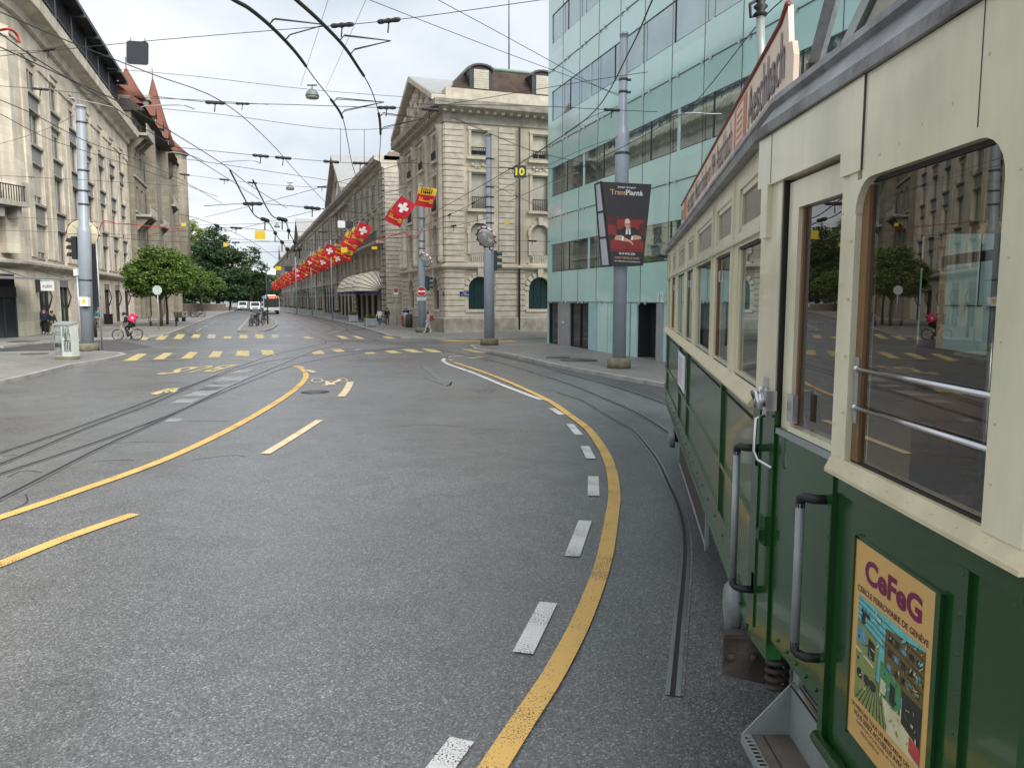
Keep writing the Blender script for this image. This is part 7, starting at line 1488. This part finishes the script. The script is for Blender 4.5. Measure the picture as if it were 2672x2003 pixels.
def van(label, p, rz, h=2.0, pickup=False):
    v_ = thing('van', label, 'van', p, rz); F_ = WM[v_.name]; M_VW = bpy.data.materials.get('van_white') or mat('van_white', (.66, .67, .68), .3, coat=.5)
    b = MB(F_); side = [(0, .3), (0, .85), (.25, 1.05), (.95, 1.15), (1.55, h - .1), (1.8, h), (4.7, h), (4.8, .3)] if not pickup else [(0, .35), (0, .95), (.3, 1.1), (.6, 1.15), (1.15, h - .1), (1.4, h), (2.4, h), (2.45, 1.15), (4.8, 1.1), (4.8, .35)]
    b.extrude([(-.9, y, z) for y, z in side], (1.8, 0, 0), M_VW); b.build('body', v_)
    b = MB(F_); (y0, z0), (y1, z1) = ((.98, 1.18), (1.53, h - .14)) if not pickup else ((.62, 1.18), (1.13, h - .14)); b.quad((-.78, y0 - .02, z0), (.78, y0 - .02, z0), (.72, y1 - .02, z1), (-.72, y1 - .02, z1), M_DKGL); b.build('windscreen', v_)
    b = MB(F_); b.box(-.92, .92, -.05, .05, .28, .5, M_BLACK); b.box(-.5, .5, -.02, .02, .62, .8, M_BLACK); b.build('bumper', v_)
    for s_ in (-1, 1):
        b = MB(F_); b.box(s_ * .7 - .14, s_ * .7 + .14, -.02, .05, .66, .84, M_LAMP); b.build('headlight', v_)
        b = MB(F_); b.box(s_ * .902 - .01, s_ * .902 + .01, y1 - .1, y1 + .9, 1.2, h - .2, M_DKGL); b.build('side_window', v_)
        b = MB(F_); b.box(s_ * 1.0 - .08, s_ * 1.0 + .08, y0 + .2, y0 + .3, 1.15, 1.35, M_BLACK); b.build('side_mirror', v_)
        for y in (.9, 3.8):
            b = MB(F_ @ Matrix.Translation((s_ * .84, y, .33)) @ Matrix.Rotation(math.pi / 2, 4, 'Y')); b.lathe((0, 0, -.09), [(.18, 0), (.32, .01), (.33, .03), (.33, .16), (.18, .18)], M_TYRE, 16); b.build('wheel', v_)
    return v_
p = AT(631, YH, 166); van('white panel van far up the street left of the bus', (p.x, p.y, 0), math.radians(12)); p = AT(665, YH, 150); van('white pickup van half hidden behind the island bicycles', (p.x, p.y, 0), math.radians(17), 1.95, True)
# ---- planters
M_PLB = mat('planter_blue_grey_wood', (.27, .31, .34), .7, var=.15, scale=6, streak=.3); LP = leafmat('planter_leaf', (.05, .07, .01), (.22, .20, .04))
pl = thing('planter', 'x', 'planter', (0, 0, 0)); b = MB(); w_ = .43
b.box(-w_, w_, -w_, w_, .08, .70, M_PLB)
for x in (-w_, w_):
    for y in (-w_, w_): b.box(x - .05, x + .05, y - .05, y + .05, 0, .76, M_PLB)
for rz in range(4):
    T = Matrix.Rotation(rz * math.pi / 2, 4, 'Z'); b.M = T; b.box(-w_, w_, -w_ - .02, -w_, .62, .72, M_PLB); b.box(-w_, w_, -w_ - .02, -w_, .1, .2, M_PLB)
    for sg in (-1, 1): b.obox((0, -w_ - .011, .41), (1.0, .016, .05), 0, M_PLB, sg * math.radians(27))
b.M = None; local(b, 'box', pl)
b = MB(); rr = random.Random(3)
for i in range(420):
    a = rr.uniform(0, 6.28); r = rr.uniform(0, .45); c = Vector((r * math.cos(a), r * math.sin(a), .7)); t_ = c + Vector((rr.gauss(0, .14), rr.gauss(0, .14), rr.uniform(.1, .42))); s = Vector((rr.gauss(0, 1), rr.gauss(0, 1), 0)).normalized() * .03; b.add([c - s, c + s, t_], [(0, 1, 2)], LP)
local(b, 'plants', pl)
pls = [(967, 852), (921, 840), (880, 830.5), (835, 822.5), (810.5, 819.5), (790, 816), (773, 814), (759, 812), (745, 810), (732, 808.5)]
for i, (u, v) in enumerate(pls):
    lb_ = 'blue grey planter box, ' + ['nearest to the woman in the white coat', 'second along the kerb from the woman in the white coat', 'third along the kerb, before the small pale awning', 'fourth along the kerb, below the arched windows', 'fifth along the kerb from the woman in the white coat', 'sixth along the kerb, one of the small far ones', 'seventh along the kerb, among the small far ones', 'eighth along the kerb, near the bus', 'ninth along the kerb, close to the bus side', 'last along the kerb, right beside the bus'][i]
    p = G(u, v, ZK)
    if i == 0: o = pl; o.location = p; o.rotation_euler = (0, 0, .33); o['label'] = lb_
    else: o = clone(pl, p, .33 + R.uniform(-.05, .05), lb_)
    o['group'] = 'blue grey planters along the kerb'
# ---- potted bushes by the stone building, bench and chair
for k, (u, v) in enumerate([(381, 827), (392, 826)]):
    p = G(u, v, ZK); th = thing('potted_bush', ['clipped bush in tall dark pot, left of two by the stone building', 'clipped bush in tall dark pot, right of two by the stone building'][k], 'plant', p); b = MB(); b.lathe(p, [(.22, 0), (.3, 1.0), (.27, 1.0), (.27, .95)], mat('slate_pot', (.06, .07, .09), .6) if 'slate_pot' not in bpy.data.materials else bpy.data.materials['slate_pot'], 12); b.build('pot', th)
    b = MB(); rr = random.Random(k)
    for i in range(500):
        d = Vector((rr.gauss(0, 1), rr.gauss(0, 1), rr.gauss(0, 1))).normalized() * rr.uniform(.25, .5); c = Vector((p.x, p.y, p.z + 1.35)) + d; u_ = Vector((rr.gauss(0, 1), rr.gauss(0, 1), rr.gauss(0, 1))).normalized() * .09; v_ = u_.cross(Vector((rr.gauss(0, 1), rr.gauss(0, 1), rr.gauss(0, 1)))).normalized() * .06; b.add([c - u_, c + v_, c + u_, c - v_], [(0, 1, 2, 3)], LF['dark'])
    b.build('foliage', th)
p = G(427, 851, ZK); th = thing('bench', 'long metal bench round the trunks of the round trees', 'bench', p, math.radians(8)); F_ = WM[th.name]
b = MB(F_); b.box(-1.15, 1.15, -.25, .2, .42, .46, M_WOODDK); b.build('seat', th)
for x in (-1.1, 1.05): b = MB(F_); b.box(x, x + .05, -.25, .2, 0, .42, M_DKMET); b.build('leg', th)
for x in (-1.15, 1.1): b = MB(F_); b.tube([(x, .2, .42), (x, .2, .8), (x, -.2, .8), (x, -.25, .42)], .025, M_DKMET, 5); b.build('armrest', th)
p = G(471, 839, ZK); th = thing('street_chair', 'slatted metal chair alone between the bench and the bicycles', 'chair', p, math.radians(60)); F_ = WM[th.name]
b = MB(F_); b.box(-.5, .5, -.25, .25, .42, .46, M_WOODDK); b.build('seat', th); b = MB(F_); b.extrude([(-.5, .25, .46), (.5, .25, .46), (.5, .42, 1.0), (-.5, .42, 1.0)], (0, .03, 0), M_WOODDK); b.build('backrest', th)
for x in (-.45, .4):
    b = MB(F_); b.box(x, x + .05, -.25, .3, 0, .42, M_DKMET); b.build('leg', th)
# ---- bins and kiosks
p = G(176, 938, ZK); th = thing('newspaper_stand', 'white and black printed metal stand beside the thick left pole', 'stand', p, math.radians(-8)); F_ = WM[th.name] @ Matrix.Diagonal((.76, .76, 1.12, 1))
M_PRB = mat('stand_print_pale', (.52, .56, .53), .5, var=.12); M_PRD = mat('stand_print_dark', (.05, .055, .055), .5, var=.6, scale=9, streak=.15)
b = MB(F_); b.box(-.48, .48, -.25, .3, .12, 1.22, M_PRB); b.build('cabinet', th)
b = MB(F_); b.box(-.50, .50, -.27, .32, 0, .12, M_MOSS); b.build('base', th)
b = MB(F_); b.extrude([(-.52, -.3, 1.22), (.52, -.3, 1.22), (.52, .34, 1.3), (-.52, .34, 1.3)], (0, 0, .04), M_GALV); b.build('lid', th)
b = MB(F_)
b.box(-.47, -.09, -.2545, -.25, .14, 1.2, mat('stand_print_grey', (.2, .22, .21), .5, var=.5, scale=7)); b.box(-.46, -.1, -.256, -.25, .62, .82, M_PRD); b.box(-.45, -.12, -.258, -.256, 1.0, 1.12, M_ZINC); b.extrude([(-.44, -.26, .6), (-.12, -.26, .62), (-.05, -.26, .84), (-.4, -.26, .86)], (0, .004, 0), M_ZINC); b.box(-.46, -.08, -.256, -.25, .44, .58, M_PRD)
rr = random.Random(9)
for i in range(16):
    x = .0 + .028 * i; z = .75 + .45 * rr.random(); b.box(x, x + .012 + .012 * rr.random(), -.256, -.25, z - .45 * rr.random() - .1, min(z + .12, 1.2), M_PRD)
for x in (.06, .14, .24, .33, .4): b.box(x, x + .045, -.257, -.25, .28 + .08 * rr.random(), .62, M_PRD); b.ball((x + .02, -.25, .66), .03, M_PRD, 6, (1, .3, 1))
b.box(-.09, -.07, -.256, -.25, .14, 1.2, M_ZINC); b.build('printed_panel', th)
for k, (u, v) in enumerate([(273, 845), (284, 846)]):
    p = G(u, v, ZK); b = MB(); b.box(p.x - .28, p.x + .28, p.y - .25, p.y + .25, .14, 1.0, M_BLACK); b.box(p.x - .31, p.x + .31, p.y - .28, p.y + .28, 1.0, 1.1, M_DKMET); b.box(p.x - .15, p.x + .15, p.y - .26, p.y - .25, .75, .9, M_DKMET); tag(b.build('litter_bin'), ['dark litter bin right of the man in the teal jacket, left of two', 'dark litter bin, right of two beside the man in the teal jacket'][k], 'bin')
p = G(1052, 851, ZK); b = MB(); b.lathe(p, [(.13, 0), (.13, .12), (.1, .15), (.1, .75), (.14, .8), (.08, 1.0)], M_RED, 12); b.box(p.x - .2, p.x + .2, p.y - .05, p.y + .05, .7, .8, M_RED); tag(b.build('fire_hydrant'), 'red hydrant by the gap between hotel and corner building', 'hydrant')
p = G(1060, 852, ZK); th = thing('waste_bin', 'grey waste bin with blue lid beside the red hydrant', 'bin', p); b = MB(); b.lathe(p, [(.2, 0), (.27, .9), (.27, 1.25)], M_GALV, 14); b.build('body', th); b = MB(); b.lathe((p.x, p.y, 1.37), [(.29, 0), (.29, .12), (.15, .2)], M_BLUE, 14); b.build('lid', th)
p = G(1068, 854, ZK); b = MB(); b.lathe(p, [(.3, 0), (.3, 1.05), (.27, 1.1)], M_UND, 14); b.lathe(p, [(.31, .3), (.31, .34)], M_UND, 14); tag(b.build('stone_post'), 'brown round post right of the blue lidded bin', 'post')
p = G(1046, 851, ZK) + E1 * 2; b = MB(); b.tube([p, p + Vector((0, 0, 3.6))], .035, M_GALV, 6); b.box(p.x - .2, p.x + .2, p.y - .05, p.y - .03, 2.9, 3.5, M_WSIG); b.box(p.x - .17, p.x + .17, p.y - .06, p.y - .05, 3.1, 3.45, M_RED); tag(b.build('side_street_sign'), 'narrow red and white sign in the gap between hotel and corner building', 'road sign')
